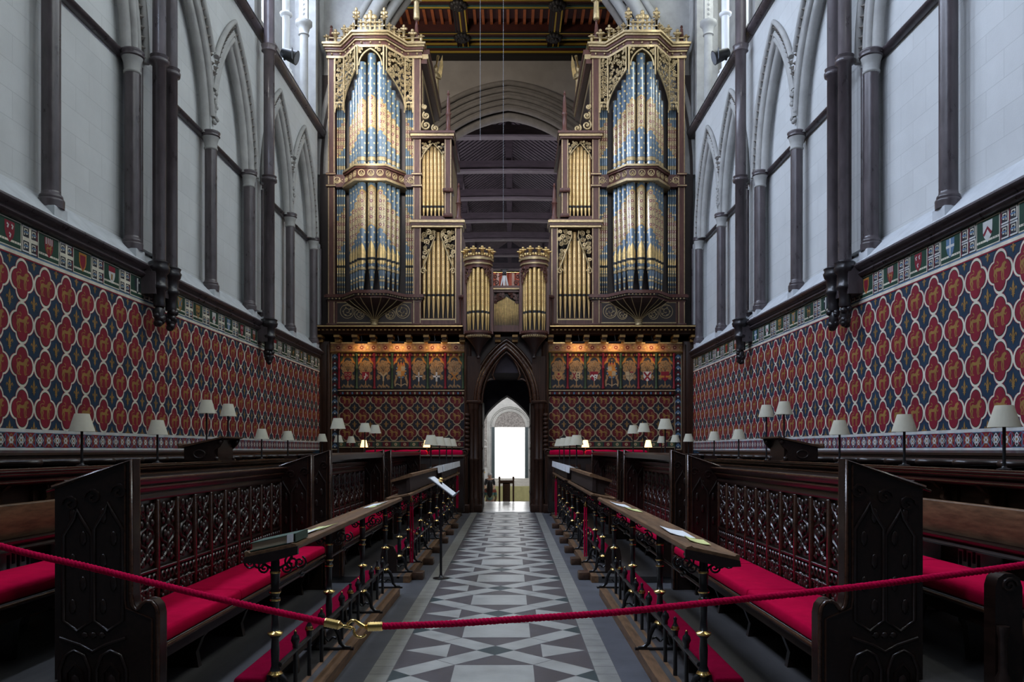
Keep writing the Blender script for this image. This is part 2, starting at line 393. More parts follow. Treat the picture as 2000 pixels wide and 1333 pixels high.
def pipe_gold(name, base, dark):
    m = mat(name, base, 0.33, 0.45, spec=0.6, coat=0.2); nt = m.node_tree; L = nt.links; b = nt.nodes['Principled BSDF']
    tc = nd(nt, 'ShaderNodeTexCoord'); vr = nd(nt, 'ShaderNodeTexVoronoi'); vr.inputs['Scale'].default_value = 48; L.new(tc.outputs['Object'], vr.inputs['Vector'])
    su = nd(nt, 'ShaderNodeSeparateXYZ'); L.new(tc.outputs['UV'], su.inputs[0]); u, v = su.outputs[0], su.outputs[1]
    speck = mth(nt, 'LESS_THAN', vr.outputs['Distance'], 0.26)
    body = mth(nt, 'GREATER_THAN', v, 0.0)
    row = mth(nt, 'DIVIDE', v, 0.17); rz = mth(nt, 'MULTIPLY', mth(nt, 'SUBTRACT', mth(nt, 'SUBTRACT', row, mth(nt, 'FLOOR', row)), 0.5), 0.17)
    rd = mth(nt, 'SQRT', mth(nt, 'ADD', mth(nt, 'MULTIPLY', u, u), mth(nt, 'MULTIPLY', rz, rz)))
    ros = mth(nt, 'LESS_THAN', mth(nt, 'ABSOLUTE', mth(nt, 'SUBTRACT', rd, 0.026)), 0.008)
    zone = mth(nt, 'LESS_THAN', mth(nt, 'ABSOLUTE', mth(nt, 'SINE', mth(nt, 'MULTIPLY', mth(nt, 'ADD', v, mth(nt, 'ABSOLUTE', u)), 3.4))), 0.62)
    c = mixc(nt, mth(nt, 'MULTIPLY', mth(nt, 'MULTIPLY', speck, zone), body), base, dark); c = mixc(nt, mth(nt, 'MULTIPLY', mth(nt, 'MULTIPLY', ros, body), 0.45), c, dark)
    L.new(c, b.inputs['Base Color'])
pipe_gold('pipe_gold', (0.70, 0.48, 0.21), (0.20, 0.10, 0.035))
pipe_gold('pipe_chair', (0.60, 0.40, 0.15), (0.16, 0.075, 0.03))
# ================================================================== FLOOR
def make_floor():
    mb = MB()                                     # mats: 0 slab, 1 dark, 2 light, 3 green, 4 strip, 5 joint
    mb.box(AX - 5.6, AX + 5.6, -3.0, 24.9, -0.25, -0.002, 0)
    x = lambda u: AX + u
    D0, D1, W_, P = 1.0, 21.0, 0.732, 1.466
    def q(u0, u1, d0, d1, z, m): mb.poly([(x(u0), d0, z), (x(u1), d0, z), (x(u1), d1, z), (x(u0), d1, z)], m)
    q(-1.09, 1.09, D0, 21.3, 0.0, 0)
    q(-W_, W_, D0, D1, 0.001, 1)
    for s in (-1, 1):
        n = int((21.2 - D0) / 0.21)
        q(s * W_, s * 0.892, D0, 21.2, 0.001, 5)
        for i in range(n):
            d = D0 + i * 0.21
            q(s * (W_ + 0.004), s * 0.888, d + 0.004, d + 0.206, 0.0016, 4)
    d0 = 5.79 - 6 * P                              # a white square is centred at this depth
    def clip(pts, k, lo, hi):
        def cut(ps, val, keep_less):
            out = []
            for i in range(len(ps)):
                a, b = ps[i], ps[(i + 1) % len(ps)]
                ia = (a[k] <= val) if keep_less else (a[k] >= val); ib = (b[k] <= val) if keep_less else (b[k] >= val)
                if ia: out.append(a)
                if ia != ib:
                    t = (val - a[k]) / (b[k] - a[k]); out.append(tuple(a[j] + (b[j] - a[j]) * t for j in range(2)))
            return out
        ps = cut(pts, hi, True)
        return cut(ps, lo, False) if ps else ps
    def tile(pts, z, m):
        ps = clip(clip(pts, 0, -W_, W_), 1, D0, D1)
        if len(ps) > 2: mb.poly([(x(a), b, z) for a, b in ps], m)
    g = 0.004; h = 0.150                           # joint, half diagonal width of a band
    for k in range(22):
        c = d0 + k * P
        tile([(-0.29, c - 0.285), (0.29, c - 0.285), (0.29, c + 0.285), (-0.29, c + 0.285)], 0.0018, 2)
        cc = c + P / 2                             # crossing of the bands
        for su in (-1, 1):
            for sd in (-1, 1):
                a = h; b = P / 2 - h               # band from the crossing out to the side lozenge
                pts = [(su * (a - h / 2 + h * 0.5 + g), cc + sd * (a - h / 2 - h * 0.5 + g)), (su * (a - h / 2 - h * 0.5 + g), cc + sd * (a - h / 2 + h * 0.5 + g))]
                pts = [(su * (h - g * 0.5), cc + sd * g), (su * g, cc + sd * (h - g * 0.5)),
                       (su * (P / 2 - h + g * 0.5), cc + sd * (P / 2 - g)), (su * (P / 2 - g), cc + sd * (P / 2 - h + g * 0.5))]
                # split each band into two stones
                mid = lambda p, r, t: (p[0] + (r[0] - p[0]) * t, p[1] + (r[1] - p[1]) * t)
                A, B, C2, D2 = pts[1], pts[2], pts[3], pts[0]
                tile([A, mid(A, B, 0.495), mid(D2, C2, 0.495), D2], 0.0018, 2)
                tile([mid(A, B, 0.505), B, C2, mid(D2, C2, 0.505)], 0.0018, 2)
            tile([(su * 0.37, cc - 0.212), (su * 0.37, cc + 0.212), (su * 0.715, cc)], 0.0018, 2)
        tile([(-h, cc), (0, cc - h), (h, cc), (0, cc + h)], 0.0014, 3)
        for su in (-1, 1):
            tile([(su * (W_ - h), c), (su * W_, c - h), (su * (W_ + h), c), (su * W_, c + h)], 0.0014, 3)
    struct(mb, 'floor', ['floor_slab', 'floor_dark', 'floor_light', 'floor_green', 'floor_strip', 'floor_joint'], 'inlaid stone aisle floor of pale bands, squares and dark triangles')
    mb = MB()
    mb.box(AX - 0.72, AX + 0.72, 21.02, 25.2, -0.2, 0.004)
    struct(mb, 'floor_threshold', 'marble_white', 'pale worn marble sill in the screen doorway')
    mb = MB(); mb.box(-7, 7, 24.9, 68, -1.5, -1.2)
    for i in range(5): mb.box(AX - 1.1, AX + 1.1, 25.2 + i * 0.3, 25.5 + i * 0.3, -1.3, -0.22 - i * 0.2)
    struct(mb, 'floor_nave', 'nave_floor', 'pale stone floor of the nave beyond the doorway')
    # raised platforms of the stalls
    for s in (-1, 1):
        mb = MB(SX(s))
        for d0_, d1_ in ((3.0, 9.0), (9.85, 14.05), (14.75, 20.2)):
            mb.box(1.095, 1.175, d0_, d1_, 0, 0.078, 1); mb.box(1.175, 1.9, d0_ + 0.0, d1_, 0, 0.074, 0)
            mb.box(1.22, 1.25, d0_, d1_, 0.05, 0.0752, 1)
            mb.box(1.9, 2.46, d0_ + 1.0 if d0_ < 4 else d0_, d1_, 0, 0.074, 0)
        mb.box(2.46, 4.95, 3.0, 20.5, 0, 0.28, 2)
        struct(mb, 'floor_platform_' + SIDE[s], ['platform', 'oak_top', 'boards'], 'low stepped platform under the %s-hand stalls' % SIDE[s])
        # timber blocks that stick out into the aisle
        for i, d in enumerate((10.05, 11.35, 12.65, 13.95, 15.3, 16.6)):
            m2 = MB(SX(s)); m2.bbox(0.955, 1.094, d, d + 0.20, 0.0, 0.095, 0.008)
            single(m2, 'timber_block', 'oak_mid', 'small timber foot block beside the %s edge of the aisle, %s from the cross passage' % (SIDE[s], ORD[i]), 'block', 'foot blocks along the aisle')
make_floor()

# ================================================================== PAINTED ORNAMENT
def quat(w, h, c=0.48, n=40):
    """outline of a four-lobed figure, half width w, half height h"""
    out = []; r = 1 - c
    for i in range(n):
        a = 2 * pi * i / n; ph = (a + pi / 4) % (pi / 2) - pi / 4
        q = c * math.cos(ph) + math.sqrt(max(0, r * r - (c * math.sin(ph)) ** 2))
        out.append((q * math.cos(a) * w, q * math.sin(a) * h))
    return out
class Paint:
    """flat painted figures on a plane: P(a, b, layer) gives a point"""
    def __init__(s, mb, P, clip=None): s.mb = mb; s.P = P; s.c = clip
    def clipped(s, pts):
        s.k = (getattr(s, 'k', 0) + 1) % 40
        if not s.c: return pts
        for k, lo, hi in ((0, s.c[0], s.c[1]), (1, s.c[2], s.c[3])):
            for val, less in ((hi, True), (lo, False)):
                out = []
                for i in range(len(pts)):
                    a, b = pts[i], pts[(i + 1) % len(pts)]
                    ia = (a[k] <= val) if less else (a[k] >= val); ib = (b[k] <= val) if less else (b[k] >= val)
                    if ia: out.append(a)
                    if ia != ib:
                        t = (val - a[k]) / (b[k] - a[k]); out.append((a[0] + (b[0] - a[0]) * t, a[1] + (b[1] - a[1]) * t))
                pts = out
                if len(pts) < 3: return []
        return pts
    def poly(s, pts, lay, m):
        pts = s.clipped(pts)
        if len(pts) > 2: s.mb.poly([s.P(a, b, lay + .02 * s.k) for a, b in pts], m)
    def star(s, cx, cy, pts, lay, m):
        """star-shaped figure about (cx, cy)"""
        full = [(cx + a, cy + b) for a, b in pts]; s.k = (getattr(s, 'k', 0) + 1) % 40; e = lay + .02 * s.k
        n = len(full)
        if s.c and any(not (s.c[0] <= a <= s.c[1] and s.c[2] <= b <= s.c[3]) for a, b in full):
            for i in range(n): s.poly([(cx, cy), full[i], full[(i + 1) % n]], lay, m)
        else: s.mb.fan(s.P(cx, cy, e), [s.P(a, b, e) for a, b in full], m)
    def rect(s, a0, a1, b0, b1, lay, m): s.poly([(a0, b0), (a1, b0), (a1, b1), (a0, b1)], lay, m)
    def disc(s, cx, cy, r, lay, m, n=10, ry=None): s.star(cx, cy, [(r * math.cos(2 * pi * i / n), (ry or r) * math.sin(2 * pi * i / n)) for i in range(n)], lay, m)
    def stroke(s, pts, w, lay, m):
        n = len(pts); L = []; Rr = []
        for i in range(n):
            a = pts[max(0, i - 1)]; b = pts[min(n - 1, i + 1)]
            tx, ty = b[0] - a[0], b[1] - a[1]; l = math.hypot(tx, ty) or 1
            ww = w[i] if isinstance(w, (list, tuple)) else w
            L.append((pts[i][0] - ty / l * ww / 2, pts[i][1] + tx / l * ww / 2)); Rr.append((pts[i][0] + ty / l * ww / 2, pts[i][1] - tx / l * ww / 2))
        for i in range(n - 1): s.poly([L[i], L[i + 1], Rr[i + 1], Rr[i]], lay, m)
    def lion(s, cx, cy, k, f, lay, m):
        S = lambda pts, w: s.stroke([(cx + f * a * k, cy + b * k) for a, b in pts], [q * k for q in w] if isinstance(w, list) else w * k, lay, m)
        S([(-.088, .012), (-.05, .030), (.0, .022), (.05, .032)], [.030, .044, .032, .050])
        S([(.030, .010), (.052, .032), (.066, .062), (.082, .078)], [.036, .056, .054, .036])
        S([(.076, .082), (.104, .072), (.112, .064)], [.034, .024, .012])
        S([(-.080, .020), (-.094, -.020), (-.078, -.050), (-.088, -.092), (-.064, -.095)], [.034, .026, .016, .013, .013])
        S([(-.062, .010), (-.052, -.030), (-.060, -.060), (-.050, -.096), (-.026, -.096)], [.026, .020, .013, .012, .012])
        S([(.040, .010), (.034, -.040), (.042, -.090), (.064, -.096)], [.024, .016, .012, .012])
        S([(.058, .020), (.066, -.030), (.062, -.080), (.084, -.088)], [.024, .016, .012, .012])
        S([(.070, .030), (.098, .010), (.116, .030)], [.022, .014, .013])
        S([(-.090, .020), (-.104, .062), (-.070, .078), (-.030, .074), (-.024, .100), (-.052, .118)], [.012, .012, .011, .011, .013, .016])
    def fleur(s, cx, cy, k, lay, m):
        p = [(0, .105), (.020, .045), (.008, -.012), (-.008, -.012), (-.020, .045)]
        s.poly([(cx + a * k, cy + b * k) for a, b in p], lay, m)
        for f in (-1, 1):
            s.stroke([(cx + f * a * k, cy + b * k) for a, b in ((.010, -.016), (.028, .014), (.046, .030), (.058, .014), (.050, -.004))], [.010 * k, .016 * k, .018 * k, .014 * k, .006 * k], lay, m)
            s.stroke([(cx + f * a * k, cy + b * k) for a, b in ((.006, -.028), (.020, -.044), (.032, -.046))], [.010 * k, .010 * k, .005 * k], lay, m)
        s.rect(cx - .026 * k, cx + .026 * k, cy - .026 * k, cy - .014 * k, lay, m)
        s.poly([(cx - .010 * k, cy - .026 * k), (cx + .010 * k, cy - .026 * k), (cx + .014 * k, cy - .055 * k), (cx, cy - .085 * k), (cx - .014 * k, cy - .055 * k)], lay, m)
    def shield(s, cx, cy, w, h, lay, m):
        s.poly([(cx - w, cy + h), (cx + w, cy + h), (cx + w * .96, cy), (cx + w * .72, cy - h * .5), (cx, cy - h * 1.05), (cx - w * .72, cy - h * .5), (cx - w * .96, cy)], lay, m)
    def diaper(s, cols, rows, cw, ch, f=1, fl=True, mats=None, lk=1.0):
        red, cream, green, edge, gold = mats
        for j, cy in enumerate(rows):
            for cx in cols:
                s.star(cx, cy, quat(cw / 2 + .012, ch / 2 + .012), 1, edge)
        for j, cy in enumerate(rows):
            for cx in cols:
                s.star(cx, cy, quat(cw / 2 + .003, ch / 2 + .003), 2, cream)
        for j, cy in enumerate(rows):
            for cx in cols:
                s.star(cx, cy, quat(cw / 2 - .024, ch / 2 - .024), 3, green)
                s.star(cx, cy, quat(cw / 2 - .031, ch / 2 - .031), 4, red)
                s.lion(cx, cy - .004, lk, f, 5, gold)
        if fl:
            ys = [r + ch / 2 for r in rows] + [rows[-1] - ch / 2]
            xs = [c + cw / 2 for c in cols]
            for y in ys:
                for x_ in xs: s.fleur(x_, y + (.0 if y != ys[0] else -.035), .92 if y != ys[0] else .62, 2, gold)

DR = random.Random(4)
def crest(p, cx, cy, w, h, lay, k, mm):
    """k picks one of the plain heraldic designs; mm = material indices by name"""
    F = [('paint_gold', 'paint_black'), ('paint_red', 'paint_white'), ('paint_white', 'paint_gold'), ('paint_gold', 'paint_pale_blue'), ('paint_pale_blue', 'paint_white'),
         ('paint_orange', 'paint_red'), ('paint_black', 'paint_gold'), ('paint_white', 'paint_red'), ('paint_red', 'paint_gold'), ('paint_black', 'paint_white')][k % 10]
    a, b = mm[F[0]], mm[F[1]]
    p.shield(cx, cy, w, h, lay, a)
    t = k % 10; l2 = lay + 1
    if t == 0:
        for i in (-1, 1): p.disc(cx + i * w * .45, cy + h * .45, w * .2, l2, b)
        p.stroke([(cx - w * .7, cy), (cx, cy - h * .35), (cx + w * .7, cy)], w * .35, l2, b); p.disc(cx, cy - h * .62, w * .16, l2, b)
    elif t == 1:
        for i, j in ((-.45, .5), (.45, .5), (0, -.35)):
            p.stroke([(cx + (i - .12) * w, cy + j * h + .2 * h), (cx + (i + .2) * w, cy + j * h + .1 * h), (cx + i * w, cy + j * h - .2 * h)], w * .26, l2, b)
    elif t == 2: p.poly([(cx - w, cy + h), (cx + w, cy + h), (cx + w * .98, cy + h * .35), (cx - w * .98, cy + h * .35)], l2, mm['paint_red']); p.stroke([(cx - w * .1, cy - h * .6), (cx, cy + h * .1)], w * .5, l2, b)
    elif t == 3: p.stroke([(cx - w * .8, cy + h * .8), (cx, cy), (cx + w * .6, cy - h * .3)], w * .3, l2, b); p.stroke([(cx + w * .8, cy + h * .8), (cx - w * .5, cy - h * .4)], w * .3, l2, b)
    elif t == 4: p.rect(cx - w * .14, cx + w * .14, cy - h * .8, cy + h, l2, b); p.rect(cx - w, cx + w, cy + h * .05, cy + h * .32, l2, b)
    elif t == 5: p.shield(cx, cy, w * .72, h * .76, l2, b)
    elif t == 6: p.lion(cx, cy, w * 8, 1, l2, b)
    elif t == 7: p.stroke([(cx - w * .8, cy - h * .3), (cx, cy + h * .35), (cx + w * .8, cy - h * .3)], w * .4, l2, b)
    elif t == 8:
        for i in (-.66, -.22, .22, .66): p.rect(cx + i * w - w * .1, cx + i * w + w * .1, cy + h * .3, cy + h, l2, mm['paint_white'])
        p.lion(cx, cy - h * .15, w * 6, 1, l2, b)
    else: p.rect(cx - w * .2, cx + w * .2, cy - h * .7, cy + h, l2, b); p.disc(cx + w * .55, cy + h * .5, w * .2, l2, b)

PM = ['paint_red', 'paint_cream', 'paint_green', 'paint_blue', 'paint_gold', 'paint_black', 'paint_white', 'paint_pale_blue', 'paint_orange', 'stone_pale']
PI = {n: i for i, n in enumerate(PM)}
ZQ0, ZQ1 = 1.795, 3.575
def painted_wall(s):
    D0, D1 = 3.2, 21.55
    mb = MB(WT(s))
    mb.box(D0, D1, -0.4, 0, 0.0, 3.60, PI['paint_blue'])
    mb.box(D0, D1, -0.4, 0, 3.60, 4.06, PI['paint_green'])
    P = lambda a, b, l: (a, 0.0012 * l, b)
    p = Paint(mb, P, (D0, D1, ZQ0, ZQ1))
    cw, ch = 0.4145, 0.442
    cols = [21.30 - cw * i for i in range(int((21.3 - D0) / cw) + 1)]
    rows = [3.352 - ch * j for j in range(4)]
    idx = (PI['paint_red'], PI['paint_cream'], PI['paint_green'], PI['paint_red'], PI['paint_gold'])
    p.diaper(cols, rows, cw, ch, f=(1 if s < 0 else -1), mats=idx, lk=.94)
    # ---- lower border
    p.c = None
    p.rect(D0, D1, 1.780, 1.815, 3, PI['paint_white']); p.rect(D0, D1, 1.593, 1.620, 1, PI['paint_white'])
    n = int((D1 - D0) / 0.165)
    for i in range(n):
        a = D1 - 0.165 * (i + 1); c = a + 0.0825; red = i % 2 == 0
        p.rect(a, a + .165, 1.62, 1.78, 1, PI['paint_red'] if red else PI['paint_pale_blue'])
        p.rect(a + .012, a + .153, 1.628, 1.772, 2, PI['paint_black'] if not red else PI['paint_red'])
        col = PI['paint_pale_blue'] if red else PI['paint_red']
        p.stroke([(a + .01, 1.63), (a + .155, 1.77)], .014, 3, col); p.stroke([(a + .01, 1.77), (a + .155, 1.63)], .014, 3, col)
        p.stroke([(c, 1.765), (a + .02, 1.70), (c, 1.635), (a + .145, 1.70), (c, 1.765)], .012, 3, PI['paint_white'] if not red else PI['paint_gold'])
        for k in range(6): p.disc(c + .026 * math.cos(k * pi / 3), 1.70 + .026 * math.sin(k * pi / 3), .015, 4, PI['paint_white'], 6)
        p.disc(c, 1.70, .013, 5, PI['paint_gold'], 6)
    # ---- upper frieze of shields
    p.rect(D0, D1, 3.575, 3.592, 3, PI['paint_red']); p.rect(D0, D1, 3.592, 3.628, 3, PI['paint_cream']); p.rect(D0, D1, 3.628, 3.642, 3, PI['paint_pale_blue'])
    per = 0.69; k = 0
    a = D1 - per
    while a > D0:
        g0, g1 = a + .29, a + per
        p.rect(g0, g1, 3.648, 3.935, 1, PI['paint_cream']); p.rect(g0 + .012, g1 - .012, 3.66, 3.925, 2, PI['paint_green'])
        p.rect(g0 + .012, g1 - .012, 3.700, 3.722, 3, PI['paint_cream'])
        for q in range(9):
            if abs(q - 4) > 1: p.rect(g0 + .03 + q * .041, g0 + .038 + q * .041, 3.704, 3.718, 4, PI['paint_black'])
        crest(p, (g0 + g1) / 2, 3.80, .082, .105, 4, (k * 3 + (0 if s > 0 else 4)) % 10, PI)
        # fretted square
        p.rect(a, g0, 3.648, 3.935, 1, PI['paint_black'])
        for fx in (0, 1):
            for fy in (0, 1):
                x0 = a + .012 + fx * .138; z0 = 3.655 + fy * .142
                w_, h_ = .128, .132
                p.stroke([(x0 + .008, z0), (x0 + .008, z0 + h_)], .016, 2, PI['paint_cream']); p.stroke([(x0, z0 + .008), (x0 + w_, z0 + .008)], .016, 2, PI['paint_white'])
                p.stroke([(x0, z0 + h_ - .008), (x0 + w_, z0 + h_ - .008)], .016, 2, PI['paint_white']); p.stroke([(x0 + w_ - .008, z0), (x0 + w_ - .008, z0 + h_)], .012, 2, PI['paint_red'])
                p.stroke([(x0 + .04, z0 + .034), (x0 + .04, z0 + h_ - .034), (x0 + .09, z0 + h_ - .034), (x0 + .09, z0 + .05), (x0 + .065, z0 + .05)], .015, 2, PI['paint_cream'])
                p.stroke([(x0 + .03, z0 + h_ * .5), (x0 + w_ - .02, z0 + h_ * .5)], .018, 3, PI['paint_pale_blue'])
        if s < 0:
            p.rect(a + .125, a + .165, 3.65, 3.93, 4, PI['paint_cream']); p.rect(a + .01, a + .28, 3.772, 3.81, 4, PI['paint_cream'])
        a -= per; k += 1
    struct(mb, 'wall_' + SIDE[s], PM, '%s-hand quire wall painted with gold lions in red quatrefoils on blue' % SIDE[s])
for s in (-1, 1): painted_wall(s)

# ================================================================== UPPER WALLS
VAULT = (6.75, 11.40, 16.15, 20.95)
ZS = 6.90            # springing of the wall arches
def upper_wall(s):
    T = WT(s)
    D0, D1 = 3.2, 21.6
    # string course over the painted frieze
    mb = MB(T)
    prof = [(0.0, 3.945), (0.05, 3.955), (0.075, 3.985), (0.05, 4.01), (0.045, 4.03), (0.10, 4.055), (0.125, 4.09), (0.10, 4.125), (0.0, 4.13)]
    mb.extr([(D0, n_, z) for n_, z in prof], (D1 - D0, 0, 0), 0, True)
    struct(mb, 'trim_1', 'marble', 'dark moulded string course above the painted frieze')
    # sloping sill, recessed panels, spandrels
    mb = MB(T)
    mb.extr([(D0, 0.09, 4.125), (D0, -0.24, 4.46), (D0, -0.6, 4.46), (D0, -0.6, 4.05), (D0, 0.0, 4.05)], (D1 - D0, 0, 0), 1)
    mb.box(D0, D1, -0.60, -0.24, 4.40, 9.75, 0)
    NF = -0.03
    zt = 9.75
    a = 0.915; rise = 2.02
    bays = []
    for i in range(len(VAULT) - 1):
        v0, v1 = VAULT[i], VAULT[i + 1]; m = (v0 + v1) / 2
        bays += [(v0, m, v0 + 0.42 + (m - v0 - 0.42) / 2), (m, v1, m + (v1 - 0.42 - m) / 2)]
    for (b0, b1, c) in bays:
        ap = [(c + x, ZS + z) for x, z in arch_pts(a, rise, 12)]
        cols = [(b0, ZS), (ap[0][0], ZS)] + ap[1:-1] + [(ap[-1][0], ZS), (b1, ZS)]
        for i in range(len(cols) - 1):
            (x0, z0), (x1, z1) = cols[i], cols[i + 1]
            mb.poly([(x0, NF, z0), (x1, NF, z1), (x1, NF, zt), (x0, NF, zt)], 0)
        # soffit of the arch
        for i in range(len(ap) - 1):
            mb.poly([(ap[i][0], NF, ap[i][1]), (ap[i + 1][0], NF, ap[i + 1][1]), (ap[i + 1][0], -0.24, ap[i + 1][1]), (ap[i][0], -0.24, ap[i][1])], 0)
    for v in VAULT:                                # stone piers behind the vaulting shafts
        mb.box(v - 0.30, v + 0.30, -0.24, NF, 4.36, ZS + 0.02, 0)
    for v in VAULT[1:]:                            # slim nook shafts on the piers
        for q in (-.25, .25): mb.tube([(v + q, -0.02, 4.40), (v + q, -0.02, ZS - .1)], .032, 8, 2)
    struct(mb, 'wall_%s_upper' % SIDE[s], ['stone_pale', 'stone_sill', 'marble'], 'pale ashlar upper wall on the %s-hand side with sloping sill' % SIDE[s])
    # dado string at capital level
    mb = MB(T)
    pr = [(-0.26, -0.02), (-0.18, -0.015), (-0.16, 0.0), (-0.18, 0.015), (-0.145, 0.035), (-0.145, 0.055), (-0.26, 0.065)]
    mb.extr([(D0, n_, ZS - 0.02 + z) for n_, z in pr], (D1 - D0, 0, 0), 0, True)
    struct(mb, 'trim_2', 'marble', 'thin dark string running between the capitals')
    # clerestory string
    mb = MB(T)
    pr = [(-0.03, 9.735), (0.03, 9.745), (0.06, 9.77), (0.03, 9.795), (0.08, 9.83), (0.10, 9.87), (0.08, 9.90)]
    mb.extr([(D0 - 8, n_, z) for n_, z in pr + [(-0.1, 9.9), (-0.1, 9.735)]], (D1 - D0 + 8, 0, 0), 0, True)
    mb.poly([(D0 - 8, 0.10, 9.90), (D1, 0.10, 9.90), (D1, -0.30, 10.12), (D0 - 8, -0.30, 10.12)], 1)
    mb.poly([(D0 - 8, -0.30, 10.12), (D1, -0.30, 10.12), (D1, -0.9, 10.12), (D0 - 8, -0.9, 10.12)], 1)
    struct(mb, 'trim_3', ['marble', 'stone_sill'], 'dark string and sloping sill below the clerestory windows')
    # clerestory wall with window openings
    mb = MB(T)
    mids = [m for m in (0.0, 4.45, 9.15, 13.85, 18.55)]
    zw0, zw1 = 10.75, 15.1
    e0 = -4.0
    for i, m in enumerate(mids):
        mb.box(e0, m - 1.0, -1.15, -0.85, 10.0, 16.2, 0); e0 = m + 1.0
        mb.box(m - 1.0, m + 1.0, -1.15, -0.85, 10.0, zw0, 0); mb.box(m - 1.0, m + 1.0, -1.15, -0.85, zw1, 16.2, 0)
        mb.box(m - 0.05, m + 0.05, -1.10, -0.95, zw0, zw1, 0)
        for d in (m - 1.35, m + 1.35): mb.box(d - 0.14, d + 0.14, -0.9, 0.0, 14.2, 16.2, 0)
    mb.box(e0, D1, -1.15, -0.85, 10.0, 16.2, 0)
    mb.box(-4, D1, -0.95, -0.75, 11.30, 11.42, 1)
    mb.box(-4.0, D1, -0.9, -0.02, 15.1, 16.2, 0)
    mb.box(D1 - 0.7, D1, -0.9, -0.02, 9.9, 16.2, 0)
    for v in VAULT: mb.box(v - 0.22, v + 0.22, -0.55, -0.02, 9.9, 16.2, 0)
    struct(mb, 'wall_%s_clerestory' % SIDE[s], ['stone_trim', 'stone_grey'], 'pale clerestory wall and passage high on the %s-hand side' % SIDE[s])
    for i, m in enumerate(mids):
        mb = MB(T)
        mb.box(m - 1.0, m + 1.0, -1.30, -1.27, zw0, zw1)
        struct(mb, 'window_%d' % (i + 1), 'window_glass', 'bright clerestory window on the %s-hand side' % SIDE[s])
    # arch mouldings
    for j, (b0, b1, c) in enumerate(bays):
        mb = MB(T)
        def run(off, n_, r, nn=7, lo=None):
            cur = []
            for x, z in arch_pts(a, rise, 16, c, ZS, off):
                if b0 + 0.02 <= x <= b1 - 0.02 or abs(off) < 0.05: cur.append((x, n_, z))
            if len(cur) > 1: mb.tube(cur, r, nn)
        run(-0.01, -0.12, 0.075); run(0.05, -0.03, 0.055); run(0.12, 0.0, 0.026, 5); run(0.145, -0.01, 0.03, 5)
        run(0.305, 0.01, 0.048)
        # dogtooth
        ap = arch_pts(a, rise, 60, c, ZS, 0.222); acc = 0; last = ap[0]
        for x, z in ap[1:]:
            acc += math.hypot(x - last[0], z - last[1])
            if acc > 0.095 and b0 + 0.03 < x < b1 - 0.03:
                tx, tz = x - last[0], z - last[1]; l = math.hypot(tx, tz); tx /= l; tz /= l; h = 0.048
                q = [(x + tx * h, -0.028, z + tz * h), (x - tz * h, -0.028, z + tx * h), (x - tx * h, -0.028, z - tz * h), (x + tz * h, -0.028, z - tx * h)]
                mb.fan((x, 0.05, z), q, 1); acc = 0
            last = (x, z)
        # leafy stop above the capital where two hoods meet
        mx = b1 if j % 2 == 0 else b0
        if j % 2 == 0:
            for i in range(16):
                mb.ell((mx + rnd.uniform(-.06, .06), 0.0 + rnd.uniform(-.02, .03), ZS + 0.2 + i * 0.034), (.035, .035, .04), 6, 4, 0)
        struct(mb, 'trim_arch', ['stone_trim', 'stone_grey'], '%s pointed wall arch from the screen on the %s-hand side, with dogtooth ornament' % (ORD[len(bays) - 1 - j], SIDE[s]))
for s in (-1, 1): upper_wall(s)

def marble_shaft(s, d, n, r, z0, z1, label, cap=True):
    x, y, _ = WT(s)((d, n, 0))
    t = thing('marble_shaft', label, 'column', (x, y, z0), 'marble shafts of the wall arcade')
    mb = MB(); mb.lathe(x, y, [(r, z0 + 0.16), (r, z1 - 0.26)], 24); build(mb, 'shaft', 'marble', t)
    mb = MB(); mb.lathe(x, y, [(r * 1.38, z0), (r * 1.40, z0 + 0.07), (r * 1.42, z0 + 0.085), (r * 1.36, z0 + 0.10), (r * 1.2, z0 + 0.108), (r * 1.26, z0 + 0.125), (r * 1.2, z0 + 0.145), (r * 1.05, z0 + 0.155), (r, z0 + 0.19)], 22); build(mb, 'base', 'marble', t)
    mb = MB(); mb.lathe(x, y, [(r, z1 - 0.265), (r * 1.14, z1 - 0.25), (r * 1.14, z1 - 0.23), (r * 1.02, z1 - 0.22), (r * 1.15, z1 - 0.12), (r * 1.38, z1 - 0.05)], 18); build(mb, 'capital', 'stone_trim', t)
    mb = MB(); mb.lathe(x, y, [(r * 1.38, z1 - 0.05), (r * 1.55, z1 - 0.035), (r * 1.45, z1 - 0.01), (r * 1.58, z1 + 0.02), (r * 1.58, z1 + 0.035), (r * 1.4, z1 + 0.05)], 18); build(mb, 'abacus', 'marble', t)
    return t
MIDS = [(VAULT[i] + VAULT[i + 1]) / 2 for i in range(3)]
